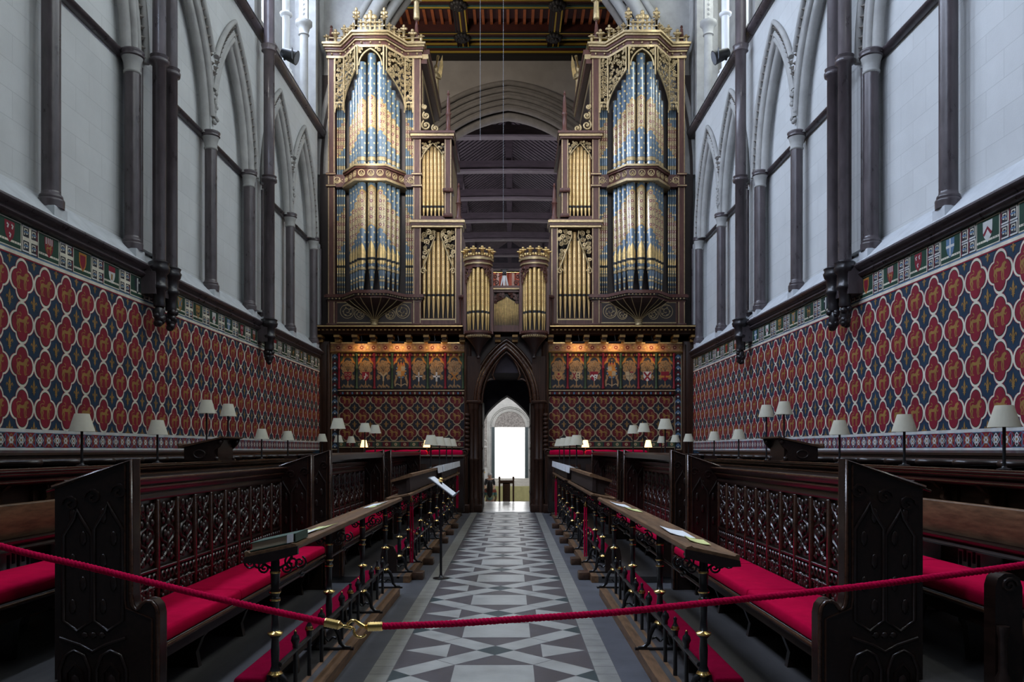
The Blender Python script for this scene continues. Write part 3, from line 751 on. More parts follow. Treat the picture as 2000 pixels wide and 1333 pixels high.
for s in (-1, 1):
    sd = SIDE[s]
    lst = [(MIDS[0], 'lone dark marble shaft nearest the camera on the %s-hand wall' % sd),
           (VAULT[1] - 0.42, 'dark marble shaft just before the double vaulting shafts on the %s-hand wall' % sd),
           (VAULT[1] + 0.42, 'dark marble shaft just behind the double vaulting shafts on the %s-hand wall' % sd),
           (MIDS[1], 'lone dark marble shaft midway along the %s-hand wall' % sd),
           (VAULT[2] - 0.42, 'dark marble shaft just before the single vaulting shaft on the %s-hand wall' % sd),
           (VAULT[2] + 0.42, 'dark marble shaft just behind the single vaulting shaft on the %s-hand wall' % sd),
           (MIDS[2], 'lone dark marble shaft nearest the organ on the %s-hand wall' % sd),
           (VAULT[3] - 0.30, 'dark marble shaft in the corner beside the organ case on the %s-hand wall' % sd)]
    for d, lab in lst:
        marble_shaft(s, d, -0.055, 0.098, 4.27, ZS, lab)
        mb = MB(WT(s)); mb.box(d - 0.13, d + 0.13, -0.24, 0.055, 4.10, 4.275)
        struct(mb, 'trim_plinth', 'stone_sill')
    for vi, ds in ((1, (11.22, 11.60)), (2, (16.15,))):
        x, y, _ = WT(s)((VAULT[vi], 0.2, 0))
        two = len(ds) == 2
        t = thing('vaulting_shaft', ('pair of tall dark vaulting shafts' if two else 'single tall dark vaulting shaft') + ' on a carved corbel, %s-hand wall' % sd, 'column', (x, y, 3.2), 'vaulting shafts of the quire')
        r = 0.088 if two else 0.105
        for d in ds:
            cx, cy, _ = WT(s)((d, 0.20, 0))
            mb = MB(); mb.lathe(cx, cy, [(r, 4.16), (r, 6.86), (r * 1.4, 6.88), (r * 1.5, 6.93), (r * 1.25, 6.95), (r * 1.4, 6.99), (r, 7.01), (r, 9.42), (r * 1.4, 9.45), (r * 1.3, 9.50), (r * 1.5, 9.56), (r, 9.60), (r, 15.2)], 20)
            build(mb, 'shaft', 'marble', t)
            mb = MB(); q = r * 1.12
            mb.lathe(cx, cy, [(q * .72, 3.56), (q * .80, 3.60), (q * .74, 3.64), (q * .80, 3.78), (q * 1.1, 3.80), (q * 1.15, 3.84), (q, 3.86), (q, 4.0), (q * 1.3, 4.03), (q * 1.45, 4.09), (q * 1.25, 4.12), (q * 1.4, 4.16), (r, 4.19)], 18)
            # leafy carved end
            for i in range(14):
                a = rnd.uniform(0, 2 * pi); k = rnd.random()
                mb.ell((cx + q * .55 * math.cos(a) * (1 - .5 * k), cy + q * .6 * math.sin(a) * (1 - .5 * k), 3.55 - k * .24), (.05, .05, .05), 7, 5)
            mb.ell((cx, cy, 3.44), (q * .7, q * .75, .16), 10, 8)
            build(mb, 'corbel', 'marble_black', t)
        mb = MB(WT(s)); mb.box(ds[0] - .12, ds[-1] + .12, -.05, .20, 3.72, 4.12); build(mb, 'corbel_backing', 'marble', t)
    # clerestory shaft, bright daylight put into its white colour, and the dogtoothed one by the organ
    x, y, _ = WT(s)((18.45, -0.12, 0))
    t = thing('clerestory_shaft', 'slender sunlit white shaft standing before the %s-hand clerestory window' % sd, 'column', (x, y, 10.0))
    mb = MB(); mb.lathe(x, y, [(.085, 10.02), (.085, 15.0)], 16); build(mb, 'shaft', 'white_paint', t)
    mb = MB(); mb.lathe(x, y, [(.16, 9.98), (.17, 10.06), (.12, 10.12), (.13, 10.16), (.085, 10.2)], 16); build(mb, 'base', 'white_paint', t)
    mb = MB(); mb.lathe(x, y, [(.085, 11.36), (.13, 11.38), (.14, 11.43), (.085, 11.47)], 16); build(mb, 'ring', 'white_paint', t)
    x, y, _ = WT(s)((19.75, -0.06, 0))
    t = thing('clerestory_column', 'grey clerestory column with capital and dogtooth strip beside the organ, %s-hand side' % sd, 'column', (x, y, 9.95))
    mb = MB(); mb.lathe(x, y, [(.10, 9.98), (.10, 11.6)], 16); build(mb, 'shaft', 'stone_trim', t)
    mb = MB(); mb.lathe(x, y, [(.10, 11.58), (.13, 11.6), (.11, 11.66), (.15, 11.8), (.20, 11.84), (.20, 11.92)], 16); build(mb, 'capital', 'stone_trim', t)
    mb = MB(); mb.box(x - .10, x + .10, y - .06, y + .06, 11.9, 15.0)
    for i in range(26):
        z = 11.98 + i * .115
        mb.fan((x, y - .10, z), [(x - .05, y - .062, z), (x, y - .062, z - .05), (x + .05, y - .062, z), (x, y - .062, z + .05)])
    build(mb, 'dogtooth_strip', 'stone_trim', t)
    # floodlights
    for d, n_, lab in ((17.35, 0.16, 'black floodlight clamped beside the single vaulting shaft, %s-hand side' % sd), (14.7, 0.12, 'small black floodlight high on the clerestory sill, %s-hand side' % sd)):
        x, y, _ = WT(s)((d, n_, 0))
        t = thing('floodlight', lab, 'floodlight', (x, y, 9.9), 'black floodlights on the clerestory sill')
        mb = MB(); k = -s
        mb.tube([(x, y, 9.86), (x, y, 9.99)], .025, 8); mb.tube([(x, y - .11, 9.99), (x, y + .11, 9.99)], .02, 6)
        build(mb, 'bracket', 'black', t)
        mb = MB(); mb.tube([(x - k * .05, y, 10.03), (x + k * .05, y, 9.98), (x + k * .26, y, 9.90)], [.09, .115, .15], 12); build(mb, 'housing', 'black', t)
        mb = MB(); mb.box(x + k * .20 - .005, x + k * .20 + .005, y - .17, y - .10, 9.82, 10.05); mb.tube([(x + k * .255, y, 9.902), (x + k * .265, y, 9.898)], .13, 12); build(mb, 'lens', 'grey_rubber', t)
# west gable of the quire: tall arch to the crossing
def crossing():
    mb = MB()
    a = 4.72; rise = 7.6; zs = 8.8
    for d0, d1, m in ((21.6, 22.6, 0),):
        ap = [(AX + x, zs + z) for x, z in arch_pts(a, rise, 20)]
        zt = 17.4
        for i in range(len(ap) - 1):
            for y in (d0, d1): mb.poly([(ap[i][0], y, ap[i][1]), (ap[i + 1][0], y, ap[i + 1][1]), (ap[i + 1][0], y, zt), (ap[i][0], y, zt)], m)
            mb.poly([(ap[i][0], d0, ap[i][1]), (ap[i + 1][0], d0, ap[i + 1][1]), (ap[i + 1][0], d1, ap[i + 1][1]), (ap[i][0], d1, ap[i][1])], m)
        for sx in (-1, 1):
            xa, xb = AX + sx * a, AX + sx * 6.2
            mb.box(min(xa, xb), max(xa, xb), d0, d1, 0, zt, m)
    struct(mb, 'wall_front', 'stone_trim', 'stone wall around the tall arch above the organ')
    mb = MB()
    for off, y, r, m in ((-0.06, 21.5, .17, 0), (-0.30, 21.75, .13, 0), (-0.42, 22.0, .10, 1), (-.12, 22.2, .2, 0), (0.22, 21.5, .10, 0)):
        pts = [(AX + x, y, zs + z) for x, z in arch_pts(a, rise, 20, 0, 0, off)]
        mb.tube(pts, r, 10, m); 
    for x, z in arch_pts(a, rise, 46, 0, 0, -0.2):
        mb.ell((AX + x, 21.58, zs + z), (.05, .05, .05), 6, 4, 1)
    struct(mb, 'trim_4', ['stone_trim', 'stone_grey'], 'deep rolls of the tall arch above the organ')
    # crossing: side walls, far wall with its arch
    mb = MB()
    for sx in (-1, 1): mb.box(AX + sx * 6.2, AX + sx * 6.5, 22.6, 32, -1.2, 17.4)
    struct(mb, 'wall_crossing', 'plaster_grey', 'grey side walls of the crossing')
    mb = MB(); a2, r2, z2 = 4.2, 4.72, 10.2
    ap = [(AX + x, z2 + z) for x, z in arch_pts(a2, r2, 20)]
    for i in range(len(ap) - 1):
        for y in (32.0, 33.2): mb.poly([(ap[i][0], y, ap[i][1]), (ap[i + 1][0], y, ap[i + 1][1]), (ap[i + 1][0], y, 17.4), (ap[i][0], y, 17.4)], 0)
        mb.poly([(ap[i][0], 32, ap[i][1]), (ap[i + 1][0], 32, ap[i + 1][1]), (ap[i + 1][0], 33.2, ap[i + 1][1]), (ap[i][0], 33.2, ap[i][1])], 1)
    for sx in (-1, 1):
        xa, xb = AX + sx * a2, AX + sx * 6.5; mb.box(min(xa, xb), max(xa, xb), 32, 33.2, -1.2, 17.4, 0)
    struct(mb, 'wall_back', ['plaster_grey', 'stone_grey'], 'grey plastered wall above the nave arch')
    mb = MB()
    for off, y, r in ((.02, 31.97, .10), (.24, 31.95, .09), (.46, 31.93, .09), (.72, 31.92, .08), (.98, 31.90, .11), (-.16, 32.3, .16)):
        mb.tube([(AX + x, y, z2 + z) for x, z in arch_pts(a2, r2, 24, 0, 0, off)], r, 8)
    ap0 = arch_pts(a2, r2, 24, 0, 0, 0.0); ap1 = arch_pts(a2, r2, 24, 0, 0, 1.0)
    for i in range(len(ap0) - 1):
        mb.poly([(AX + ap0[i][0], 31.96, z2 + ap0[i][1]), (AX + ap0[i + 1][0], 31.96, z2 + ap0[i + 1][1]), (AX + ap1[i + 1][0], 31.96, z2 + ap1[i + 1][1]), (AX + ap1[i][0], 31.96, z2 + ap1[i][1])], 0)
    struct(mb, 'trim_5', 'stone_grey', 'dark ringed mouldings of the nave arch')
    # painted crossing ceiling
    mb = MB()
    Z = 17.1
    mb.box(-7, 7, 22.0, 32.3, Z + .5, Z + .7, 0)
    for k in range(-22, 23):                       # small joists
        xx = AX + k * 0.305
        mb.box(xx - .05, xx + .05, 22.6, 32, Z + .38, Z + .5, 1)
    for yb in (24.1, 26.35, 28.6, 30.85):           # great beams across
        mb.box(-6.5, 6.3, yb - .28, yb + .28, Z + .08, Z + .5, 0)
        for dy, m_, ww in ((-.30, 3, .03), (-.24, 2, .045), (-.12, 0, .05), (.0, 3, .05), (.12, 4, .04), (.22, 2, .05), (.29, 5, .03)):
            mb.box(-6.5, 6.3, yb + dy - ww / 2, yb + dy + ww / 2, Z + .05, Z + .10, m_)
    for xb in (-5.2, -1.73, 1.73, 5.2):
        x_ = AX + xb
        mb.box(x_ - .22, x_ + .22, 22.6, 32, Z + .1, Z + .5, 0)
        for dx, m_ in ((-.2, 5), (-.1, 3), (0, 2), (.11, 3), (.2, 2)): mb.box(x_ + dx - .025, x_ + dx + .025, 22.6, 32, Z + .07, Z + .12, m_)
    mb.box(-6.5, 6.3, 31.7, 32.0, Z - .22, Z + .3, 0)
    for z_, m_ in ((Z - .20, 5), (Z - .11, 2), (Z + .0, 0), (Z + .08, 4), (Z + .2, 2)): mb.box(-6.5, 6.3, 31.66, 31.71, z_ - .035, z_ + .035, m_)
    mb.box(-6.5, 6.3, 31.6, 32.0, Z - .30, Z - .23, 5)
    struct(mb, 'ceiling_crossing', ['roof_red', 'roof_orange', 'roof_yellow', 'roof_black', 'roof_teal', 'roof_black'], 'painted red and gold timber ceiling over the crossing')
    i = 0
    for yb in (28.6, 30.85):
        for xb in (-5.2, -1.73, 1.73, 5.2):
            mb = MB(); c = (AX + xb, yb, Z + .02)
            for k in range(12):
                a = 2 * pi * k / 12; mb.ell((c[0] + .22 * math.cos(a), c[1] + .22 * math.sin(a), c[2]), (.11, .11, .09), 7, 5)
            mb.ell((c[0], c[1], c[2] - .04), (.2, .2, .14), 10, 6)
            for k in range(7):
                a = 2 * pi * k / 7; mb.ell((c[0] + .12 * math.cos(a), c[1] + .12 * math.sin(a), c[2] - .1), (.07, .07, .07), 6, 5)
            single(mb, 'roof_boss', 'roof_black', 'carved dark roof boss on the %s painted beam, %s of four from the left' % ('nearer' if yb < 29 else 'farther', ORD[i % 4]), 'boss', 'bosses of the painted crossing ceiling'); i += 1
    # quire ceiling (above the frame)
    mb = MB(); mb.box(-6.2, 6.0, -4, 21.6, 16.0, 16.2)
    struct(mb, 'ceiling', 'stone_pale')
crossing()

# ================================================================== NAVE beyond
def nave():
    mb = MB()
    for sx in (-1, 1): mb.box(AX + sx * 5.4 - .2, AX + sx * 5.4 + .2, 33.2, 66, -1.2, 16)
    struct(mb, 'wall_nave', 'stone_west', 'stone side walls of the nave')
    mb = MB()
    # west wall with a round arched door
    y = 66.0; cx = AX; z0 = -1.2; sill = -.68
    hw = 1.20; ds = 3.42                             # half width and springing of the door
    for sx in (-1, 1): mb.box(min(cx + sx * hw, cx + sx * 6), max(cx + sx * hw, cx + sx * 6), y, y + .8, z0, 16, 0)
    mb.box(cx - hw, cx + hw, y, y + .8, ds, 16, 0); mb.box(cx - hw, cx + hw, y - .2, y + .8, z0, sill, 0)
    struct(mb, 'wall_west', 'stone_west', 'pale stone west wall around the bright doorway')
    mb = MB()
    pts = [(cx + 1.25 * math.cos(pi * i / 24), y - .03, ds + 1.38 * math.sin(pi * i / 24)) for i in range(25)]
    mb.poly([(p[0], y - .04, p[2]) for p in pts], 1)
    for r, t in ((1.30, .05), (1.40, .05), (1.68, .05)):
        mb.tube([(cx + r * math.cos(pi * i / 24), y - .1, ds + r * math.sin(pi * i / 24)) for i in range(25)], t, 8, 0)
        for sx in (-1, 1): mb.tube([(cx + sx * r, y - .1, sill), (cx + sx * r, y - .1, ds)], t, 8, 0)
    for sx in (-1, 1): mb.box(cx + sx * 1.34 - .13, cx + sx * 1.34 + .13, y - .25, y + .5, sill, ds, 2)
    for i in range(40):
        a = pi * i / 39; mb.ell((cx + 1.54 * math.cos(a), y - .1, ds + 1.54 * math.sin(a)), (.065, .1, .065), 6, 4, 0)
    struct(mb, 'door_1', ['stone_west', 'tympanum', 'floor_green'], 'round-arched west doorway with carved tympanum, open to bright daylight')
    for sx in (-1, 1):
        mb = MB()
        for zc, h in ((1.1, 1.5), (3.3, 2.9)):
            x0 = cx + sx * 2.08
            mb.box(x0 - .24, x0 + .24, y - .05, y, zc - .9, zc + h - .5, 1); mb.poly([(x0 + .24 * math.cos(pi * i / 10), y - .05, zc + h - .5 + .24 * math.sin(pi * i / 10)) for i in range(11)], 1)
            mb.tube([(x0 + .28 * math.cos(pi * i / 12), y - .08, zc + h - .5 + .28 * math.sin(pi * i / 12)) for i in range(13)], .05, 7, 0)
            for s2 in (-1, 1): mb.tube([(x0 + s2 * .28, y - .08, zc - .9), (x0 + s2 * .28, y - .08, zc + h - .5)], .05, 7, 0)
        mb.box(min(cx + sx * 1.75, cx + sx * 5), max(cx + sx * 1.75, cx + sx * 5), y - .12, y, 1.78, 1.90, 0)
        struct(mb, 'trim_6', ['stone_west', 'tympanum'], 'blind arcading beside the west doorway')
    mb = MB(); mb.box(cx - 4, cx + 4, 71.0, 71.1, -3, 9)
    struct(mb, 'exterior', 'outside', 'blazing daylight outside the west door')
    mb = MB()
    for i in range(4): mb.box(cx - 1.55, cx + 1.55, 65.7 - .45 * (3 - i) - .45, 65.9, z0, -1.2 + .13 * (i + 1))
    struct(mb, 'floor_steps', 'nave_floor', 'shallow steps up to the west doorway')
    # roof: boards, tie beams, king posts, rafters
    mb = MB()
    for sx in (-1, 1):
        mb.poly([(cx, 33.2, 18.6), (cx + sx * 5.4, 33.2, 14.9), (cx + sx * 5.4, 66, 14.9), (cx, 66, 18.6)])
        for k in range(80):
            yy = 33.4 + k * .41; mb.tube([(cx, yy, 18.5), (cx + sx * 5.3, yy, 14.85)], .07, 4, 1)
        for t in (.0, .5): mb.box(cx + sx * (5.2 * t + .02) - .12, cx + sx * (5.2 * t + .02) + .12, 33.3, 66, 18.4 - 3.7 * t - .25, 18.4 - 3.7 * t, 1)
    mb.box(cx - 5.4, cx + 5.4, 66, 66.2, 14, 19)
    struct(mb, 'ceiling_nave', ['nave_boards', 'nave_oak'], 'dark timber nave roof')
    for i in range(7):
        d = 34.3 + i * 4.2
        t = thing('tie_beam', 'cambered oak tie beam across the nave roof, %s beyond the crossing arch' % ORD[i], 'beam', (cx, d, 14.5), 'tie beams of the nave roof')
        mb = MB(); n = 10; low = []; up = []
        for k in range(n + 1):
            xx = -5.3 + 10.6 * k / n; cam_ = .16 * (1 - (xx / 5.3) ** 2); low.append((cx + xx, d - .22, 14.5 + cam_)); up.append((cx + xx, d - .22, 14.98 + cam_))
        mb.extr(low + up[::-1], (0, .44, 0))
        mb.tube([(p[0], d - .24, p[2] + .06) for p in low], .05, 6)
        build(mb, 'beam_timber', 'nave_oak', t)
        for xx in (-2.55, 0, 2.55):
            mb = MB(); top = 18.3 - abs(xx) * .69
            q = [(cx + xx - .10, d - .12, 15.0), (cx + xx + .10, d - .12, 15.0), (cx + xx + .17, d - .12, 15.8), (cx + xx + .2, d - .12, top), (cx + xx - .2, d - .12, top), (cx + xx - .17, d - .12, 15.8)]
            mb.extr(q, (0, .24, 0)); build(mb, 'king_post' if xx == 0 else 'queen_post', 'nave_oak', t)
nave()
# ================================================================== PULPITUM SCREEN
DS = 21.2                                          # depth of the screen face
def zs_(py, d=DS): return 1.6 + (879 - py) * d / 1600.0
SM = ['oak_screen', 'screen_red', 'screen_cream', 'screen_green', 'screen_dark', 'screen_tan', 'paint_gold', 'gilt', 'screen_frieze', 'case_dark', 'paint_red', 'paint_white', 'paint_orange', 'paint_black', 'paint_pale_blue', 'screen_blue']
mat('screen_blue', (0.007, 0.008, 0.015), 0.6, var=0.2)
mat('tree_gold', (0.27, 0.155, 0.06), 0.5, var=0.35, scale=22, bump=0.2)
mat('bark', (0.05, 0.03, 0.015), 0.6)
SI = {n: i for i, n in enumerate(SM)}
DESIGNS_L = ['red shield with three pale rings', 'red shield with a prancing white horse', 'pale Y-shaped cross', 'crowned quartered royal arms', 'plain white cross', 'white cross with a dark centre', 'gold diagonal cross']
DESIGNS_R = ['small dim shield with red marks', 'parted shield, red cross and black marks', 'red and white parted shield', 'crowned golden royal arms', 'quartered pale shield with thin crossed lines', 'pale shield with a broad red diagonal cross', 'dark red shield with a gold bar']
def screen_half(s):
    T = SX(s); sd = SIDE[s]
    root = thing('choir_screen', 'painted oak choir screen half on the %s of the doorway, gilded panels above quatrefoils' % sd, 'screen', T((2.9, DS, 0)), 'halves of the painted choir screen')
    U0, U1 = 1.10, 4.36
    mb = MB(T)
    mb.box(0.98, 4.78, DS + .02, DS + .30, 0, 4.55, SI['oak_screen'])
    build(mb, 'screen_wall', SM, root)
    for u0, u1 in ((0.90, 1.08), (4.54, 4.83)):
        mb = MB(T); mb.bbox(u0, u1, DS - .16, DS + .1, 0, 4.40, .02)
        for a in (u0 + .05, u1 - .05): mb.tube([(a, DS - .165, .2), (a, DS - .165, 4.3)], .018, 6)
        build(mb, 'post', 'oak_screen', root)
    # vertical chevron border
    mb = MB(T); p = Paint(mb, lambda a, b, l: (a, DS - .012 - .0012 * l, b))
    mb.box(4.33, 4.545, DS - .012, DS + .03, 1.55, 4.10, SI['oak_screen'])
    p.rect(4.345, 4.53, 1.6, 4.09, 1, SI['screen_cream']); p.rect(4.365, 4.51, 1.62, 4.07, 2, SI['screen_blue'])
    for i in range(17):
        z = 1.70 + i * .144
        p.poly([(4.365, z), (4.4375, z + .07), (4.51, z), (4.51, z - .05), (4.4375, z + .02), (4.365, z - .05)], 3, SI['screen_red'] if i % 2 else SI['paint_pale_blue'])
        p.disc(4.4375, z - .02, .026, 4, SI['paint_white'], 6)
    build(mb, 'border_strip', SM, root)
    # quatrefoil panel
    mb = MB(T)
    zq0, zq1 = zs_(862), zs_(774)
    mb.box(U0, 4.335, DS - .008, DS + .03, zq0, zq1, SI['screen_blue'])
    p = Paint(mb, lambda a, b, l: (a, DS - .008 - .0012 * l, b), (U0, 4.335, zq0, zq1))
    cw = 3.235 / 7.95; ch = .427
    cols = [4.335 - cw * .5 - cw * i for i in range(8)]
    rows = [zs_(781.5) - ch * j for j in range(4)]
    p.diaper(cols, rows, cw, ch, f=-1 * s, mats=(SI['screen_red'], SI['screen_cream'], SI['case_dark'], SI['case_dark'], SI['paint_gold']), lk=.95)
    # band with rosettes
    p.c = None
    z0, z1 = zs_(875), zs_(862)
    mb.box(U0, 4.335, DS - .01, DS + .02, z0, z1, SI['screen_dark'])
    p.P = lambda a, b, l: (a, DS - .012 - .0012 * l, b)
    p.rect(U0, 4.335, z1 - .02, z1, 1, SI['screen_cream']); p.rect(U0, 4.335, z0, z0 + .02, 1, SI['screen_cream'])
    for i in range(14):
        a = U0 + .12 + i * .235
        p.rect(a - .1, a + .1, z0 + .03, z1 - .03, 1, SI['screen_green'] if i % 2 else SI['screen_red'])
        p.disc(a, (z0 + z1) / 2, .042, 2, SI['screen_cream'], 8); p.disc(a, (z0 + z1) / 2, .018, 3, SI['paint_gold'], 6)
    build(mb, 'painted_panel', SM, root)
    # rail between panels and quatrefoils
    mb = MB(T); za, zb = zs_(775), zs_(761)
    mb.extr([(1.05, DS - .005, za), (1.05, DS - .06, za + .04), (1.05, DS - .06, za + .09), (1.05, DS - .10, zb - .05), (1.05, DS - .10, zb - .02), (1.05, DS - .005, zb)], (3.30, 0, 0), SI['oak_screen'])
    k = 0; a = 1.10
    while a < 4.3:
        mb.box(a, a + .045, DS - .078, DS - .05, za + .055, za + .125, SI[('screen_cream', 'screen_red', 'paint_pale_blue', 'screen_red')[k % 4]]); a += .062; k += 1
    mb.box(1.05, 4.35, DS - .104, DS - .08, zb - .045, zb - .02, SI['screen_cream'])
    build(mb, 'middle_rail', SM, root)
    # lit frieze and fillets
    mb = MB(T); zf0, zf1 = zs_(688.5), zs_(671)
    mb.box(0.90, 4.62, DS - .05, DS + .1, zf0, zf1, SI['screen_frieze'])
    p = Paint(mb, lambda a, b, l: (a, DS - .05 - .0015 * l, b))
    for i in range(24):
        a = 1.0 + i * .152; p.disc(a, (zf0 + zf1) / 2, .05, 1, SI['paint_gold'] if i % 2 else SI['screen_red'], 8); p.disc(a, (zf0 + zf1) / 2, .02, 2, SI['screen_cream'], 6)
    mb.extr([(0.90, DS, zf0 - .035), (0.90, DS - .09, zf0 - .02), (0.90, DS - .11, zf0 + .005), (0.90, DS - .09, zf0 + .025), (0.90, DS, zf0 + .03)], (3.72, 0, 0), SI['gilt'])
    mb.box(0.9, 4.62, DS - .07, DS, zf1 - .015, zf1 + .02, SI['gilt'])
    k = 0; a = 1.12
    while a < 4.32:
        mb.box(a, a + .05, DS - .055, DS - .02, zf0 - .10, zf0 - .04, SI['paint_gold' if k % 2 else 'screen_red']); a += .072; k += 1
    build(mb, 'frieze', SM, root)
    # seven panels (from the outer side for s = -1 the photo order runs left to right)
    n = 7; zp0, zp1 = zs_(760), zs_(692)
    pw = (4.33 - 1.12) / n
    for i in range(n):
        c = 1.12 + pw * (i + .5)
        order = (n - 1 - i) if s < 0 else i
        mb = MB(T); mb.box(c - pw / 2, c + pw / 2, DS - .005, DS + .02, zp0, zp1, SI['screen_dark'])
        p = Paint(mb, lambda a, b, l: (a, DS - .005 - .0012 * l, b))
        alt = order % 2
        royal = order == 3
        hw = pw / 2 - .035
        # spandrel with trefoil arch
        zt = zp1; zb_ = zp1 - .32
        p.rect(c - hw, c + hw, zb_, zt, 1, SI['paint_orange'])
        for q in (-1, 1): p.poly([(c + q * hw, zt), (c + q * hw, zt - .22), (c + q * hw * .72, zt - .16), (c + q * hw * .62, zt - .06), (c + q * hw * .35, zt)], 1.5, SI['paint_red'] if alt else SI['screen_green'])
        for w_, lay, m_ in ((1.06, 3, 'case_dark'), (.90, 4, 'screen_dark' if not royal else 'screen_blue')):
            p.disc(c, zt - .20, .098 * w_, lay, SI[m_], 16, .105 * w_)
            for q in (-1, 1): p.disc(c + q * .098, zt - .305, .088 * min(w_, 1.12), lay, SI[m_], 16, .08 * w_)
            p.rect(c - hw * (1.0 if w_ > 1 else .94), c + hw * (1.0 if w_ > 1 else .94), zp0, zt - .31, lay, SI[m_])
        build(mb, 'panel', SM, root)
        # gilded tree and shield of that panel
        m2 = MB(T); FM = ['tree_gold', 'paint_red', 'paint_white', 'paint_orange', 'paint_black', 'paint_pale_blue', 'screen_cream', 'screen_blue', 'screen_tan', 'bark']; FI = {n_: j for j, n_ in enumerate(FM)}
        q = Paint(m2, lambda a, b, l: (a, DS - .0125 - .0012 * l, b))
        r2 = random.Random(100 + order + (20 if s > 0 else 0))
        f = s                                      # keeps figures the right way round on both sides
        zc = zp0 + .30
        if royal:
            for j in range(16):
                a = 2 * pi * j / 16; q.disc(c + .115 * math.cos(a), zp1 - .44 + .175 * math.sin(a), .026, 0, FI['paint_pale_blue' if j % 2 else 'tree_gold'], 6)
            q.disc(c, zp1 - .44, .105, 1, FI['paint_orange'], 14, .15)
            q.rect(c - .1, c, zp1 - .44, zp1 - .32, 2, FI['screen_cream']); q.rect(c, c + .1, zp1 - .56, zp1 - .44, 2, FI['screen_cream'])
            q.stroke([(c, zp1 - .58), (c, zp1 - .3)], .012, 3, FI['screen_tan']); q.stroke([(c - .1, zp1 - .44), (c + .1, zp1 - .44)], .012, 3, FI['screen_tan'])
            for j in (-.07, 0, .07): q.poly([(c + j - .035, zp1 - .30), (c + j + .035, zp1 - .30), (c + j, zp1 - .19)], 2, FI['paint_orange'])
            q.disc(c - .035, zp1 - .255, .022, 3, FI['paint_red'], 6); q.disc(c + .035, zp1 - .255, .022, 3, FI['paint_red'], 6); q.disc(c, zp1 - .16, .018, 3, FI['paint_orange'], 6)
            for j in (-1, 1):
                q.stroke([(c + j * .15, zp0 + .06), (c + j * .16, zp0 + .18), (c + j * .12, zp0 + .28), (c + j * .14, zp0 + .36)], [.03, .05, .055, .03], 1, FI['tree_gold'])
                q.stroke([(c, zp0 + .08), (c + j * .1, zp0 + .13), (c + j * .16, zp0 + .09)], .022, 2, FI['screen_cream'])
            q.stroke([(c, zp0 + .04), (c, zp0 + .25)], .03, 1, FI['tree_gold'])
        else:
            q.stroke([(c, zp0 + .03), (c, zp0 + .5)], .022, 0, FI['screen_tan'])
            def clump(cx, cy, rx, ry, n_l, nt):
                for j in range(n_l):
                    a = 2 * pi * j / n_l; q.disc(cx + rx * .70 * math.cos(a), cy + ry * .72 * math.sin(a), rx * .40, 0, FI['tree_gold'], 9, ry * .36)
                q.disc(cx, cy, rx * .75, 0, FI['tree_gold'], 12, ry * .75)
                for j in range(nt):
                    a = r2.uniform(0, 2 * pi); k = math.sqrt(r2.random()) * .95
                    px, pz = cx + rx * k * math.cos(a), cy + ry * k * math.sin(a)
                    aa = math.atan2(pz - cy + .08, px - cx) + r2.uniform(-.8, .8); L = r2.uniform(.02, .05)
                    q.stroke([(px - L / 2 * math.cos(aa), pz - L / 2 * math.sin(aa)), (px, pz), (px + L / 2 * math.cos(aa), pz + L / 2 * math.sin(aa))], [.002, r2.uniform(.004, .007), .002], 1, FI['bark'])
                for j in range(nt // 3):
                    a = r2.uniform(0, 2 * pi); k = math.sqrt(r2.random()); q.disc(cx + rx * k * math.cos(a), cy + ry * k * math.sin(a), r2.uniform(.008, .014), 1, FI['paint_orange' if j % 3 else 'bark'], 6)
            clump(c, zp1 - .36, .165, .19, 9, 70); clump(c - .125, zc, .05, .075, 5, 8); clump(c + .125, zc, .05, .075, 5, 8)
            for j in range(10): clump(c - .14 + .031 * j, zp0 + .05 + .02 * (j % 3), .022, .03, 4, 2)
            for j in (-1, 0, 1): q.stroke([(c, zp0 + .44), (c + j * .06, zp0 + .58)], .012, 2, FI['bark'])
            z_ = zp0 + .32
            if s < 0:
                if order in (0, 1): q.shield(c, z_, .095, .115, 3, FI['paint_red'])
                if order == 0:
                    for a, b in ((-.045, .05), (.045, .05), (0, -.045)):
                        q.disc(c + a, z_ + b, .034, 4, FI['screen_cream'], 10); q.disc(c + a, z_ + b, .022, 5, FI['paint_red'], 10)
                elif order == 1:
                    q.stroke([(c - f * .05 , z_ - .09), (c - f * .01, z_ - .03), (c - f * .04, z_ + .01)], [.012, .035, .014], 4, FI['paint_white'])
                    q.stroke([(c - f * .015, z_ - .03), (c + f * .012, z_ + .03), (c + f * .0, z_ + .085)], [.03, .035, .02], 4, FI['paint_white']); q.stroke([(c + f * .01, z_ + .03), (c + f * .05, z_ + .04), (c + f * .05, z_ + .0)], .013, 4, FI['paint_white'])
                elif order == 2:
                    q.stroke([(c, z_ - .12), (c, z_ + .01)], .042, 4, FI['screen_cream'])
                    for j in (-1, 1): q.stroke([(c, z_), (c + j * .09, z_ + .10)], .038, 4, FI['screen_cream'])
                elif order in (4, 5):
                    w_ = .030 if order == 4 else .045
                    q.stroke([(c, z_ - .13), (c, z_ + .11)], w_, 4, FI['paint_white']); q.stroke([(c - .09, z_), (c + .09, z_)], w_, 5, FI['paint_white'])
                    q.rect(c - .016, c + .016, z_ - .016, z_ + .016, 6, FI['screen_tan' if order == 4 else 'paint_black'])
                else:
                    for j in (-1, 1): q.stroke([(c - j * .085, z_ - .10), (c + j * .085, z_ + .10)], .04, 4 + (j > 0), FI['paint_orange'])
            else:
                base = {0: 'screen_tan', 1: 'screen_cream', 2: 'paint_red', 4: 'screen_cream', 5: 'paint_white', 6: 'paint_red'}[order]
                q.shield(c, z_, .105, .125, 3, FI[base])
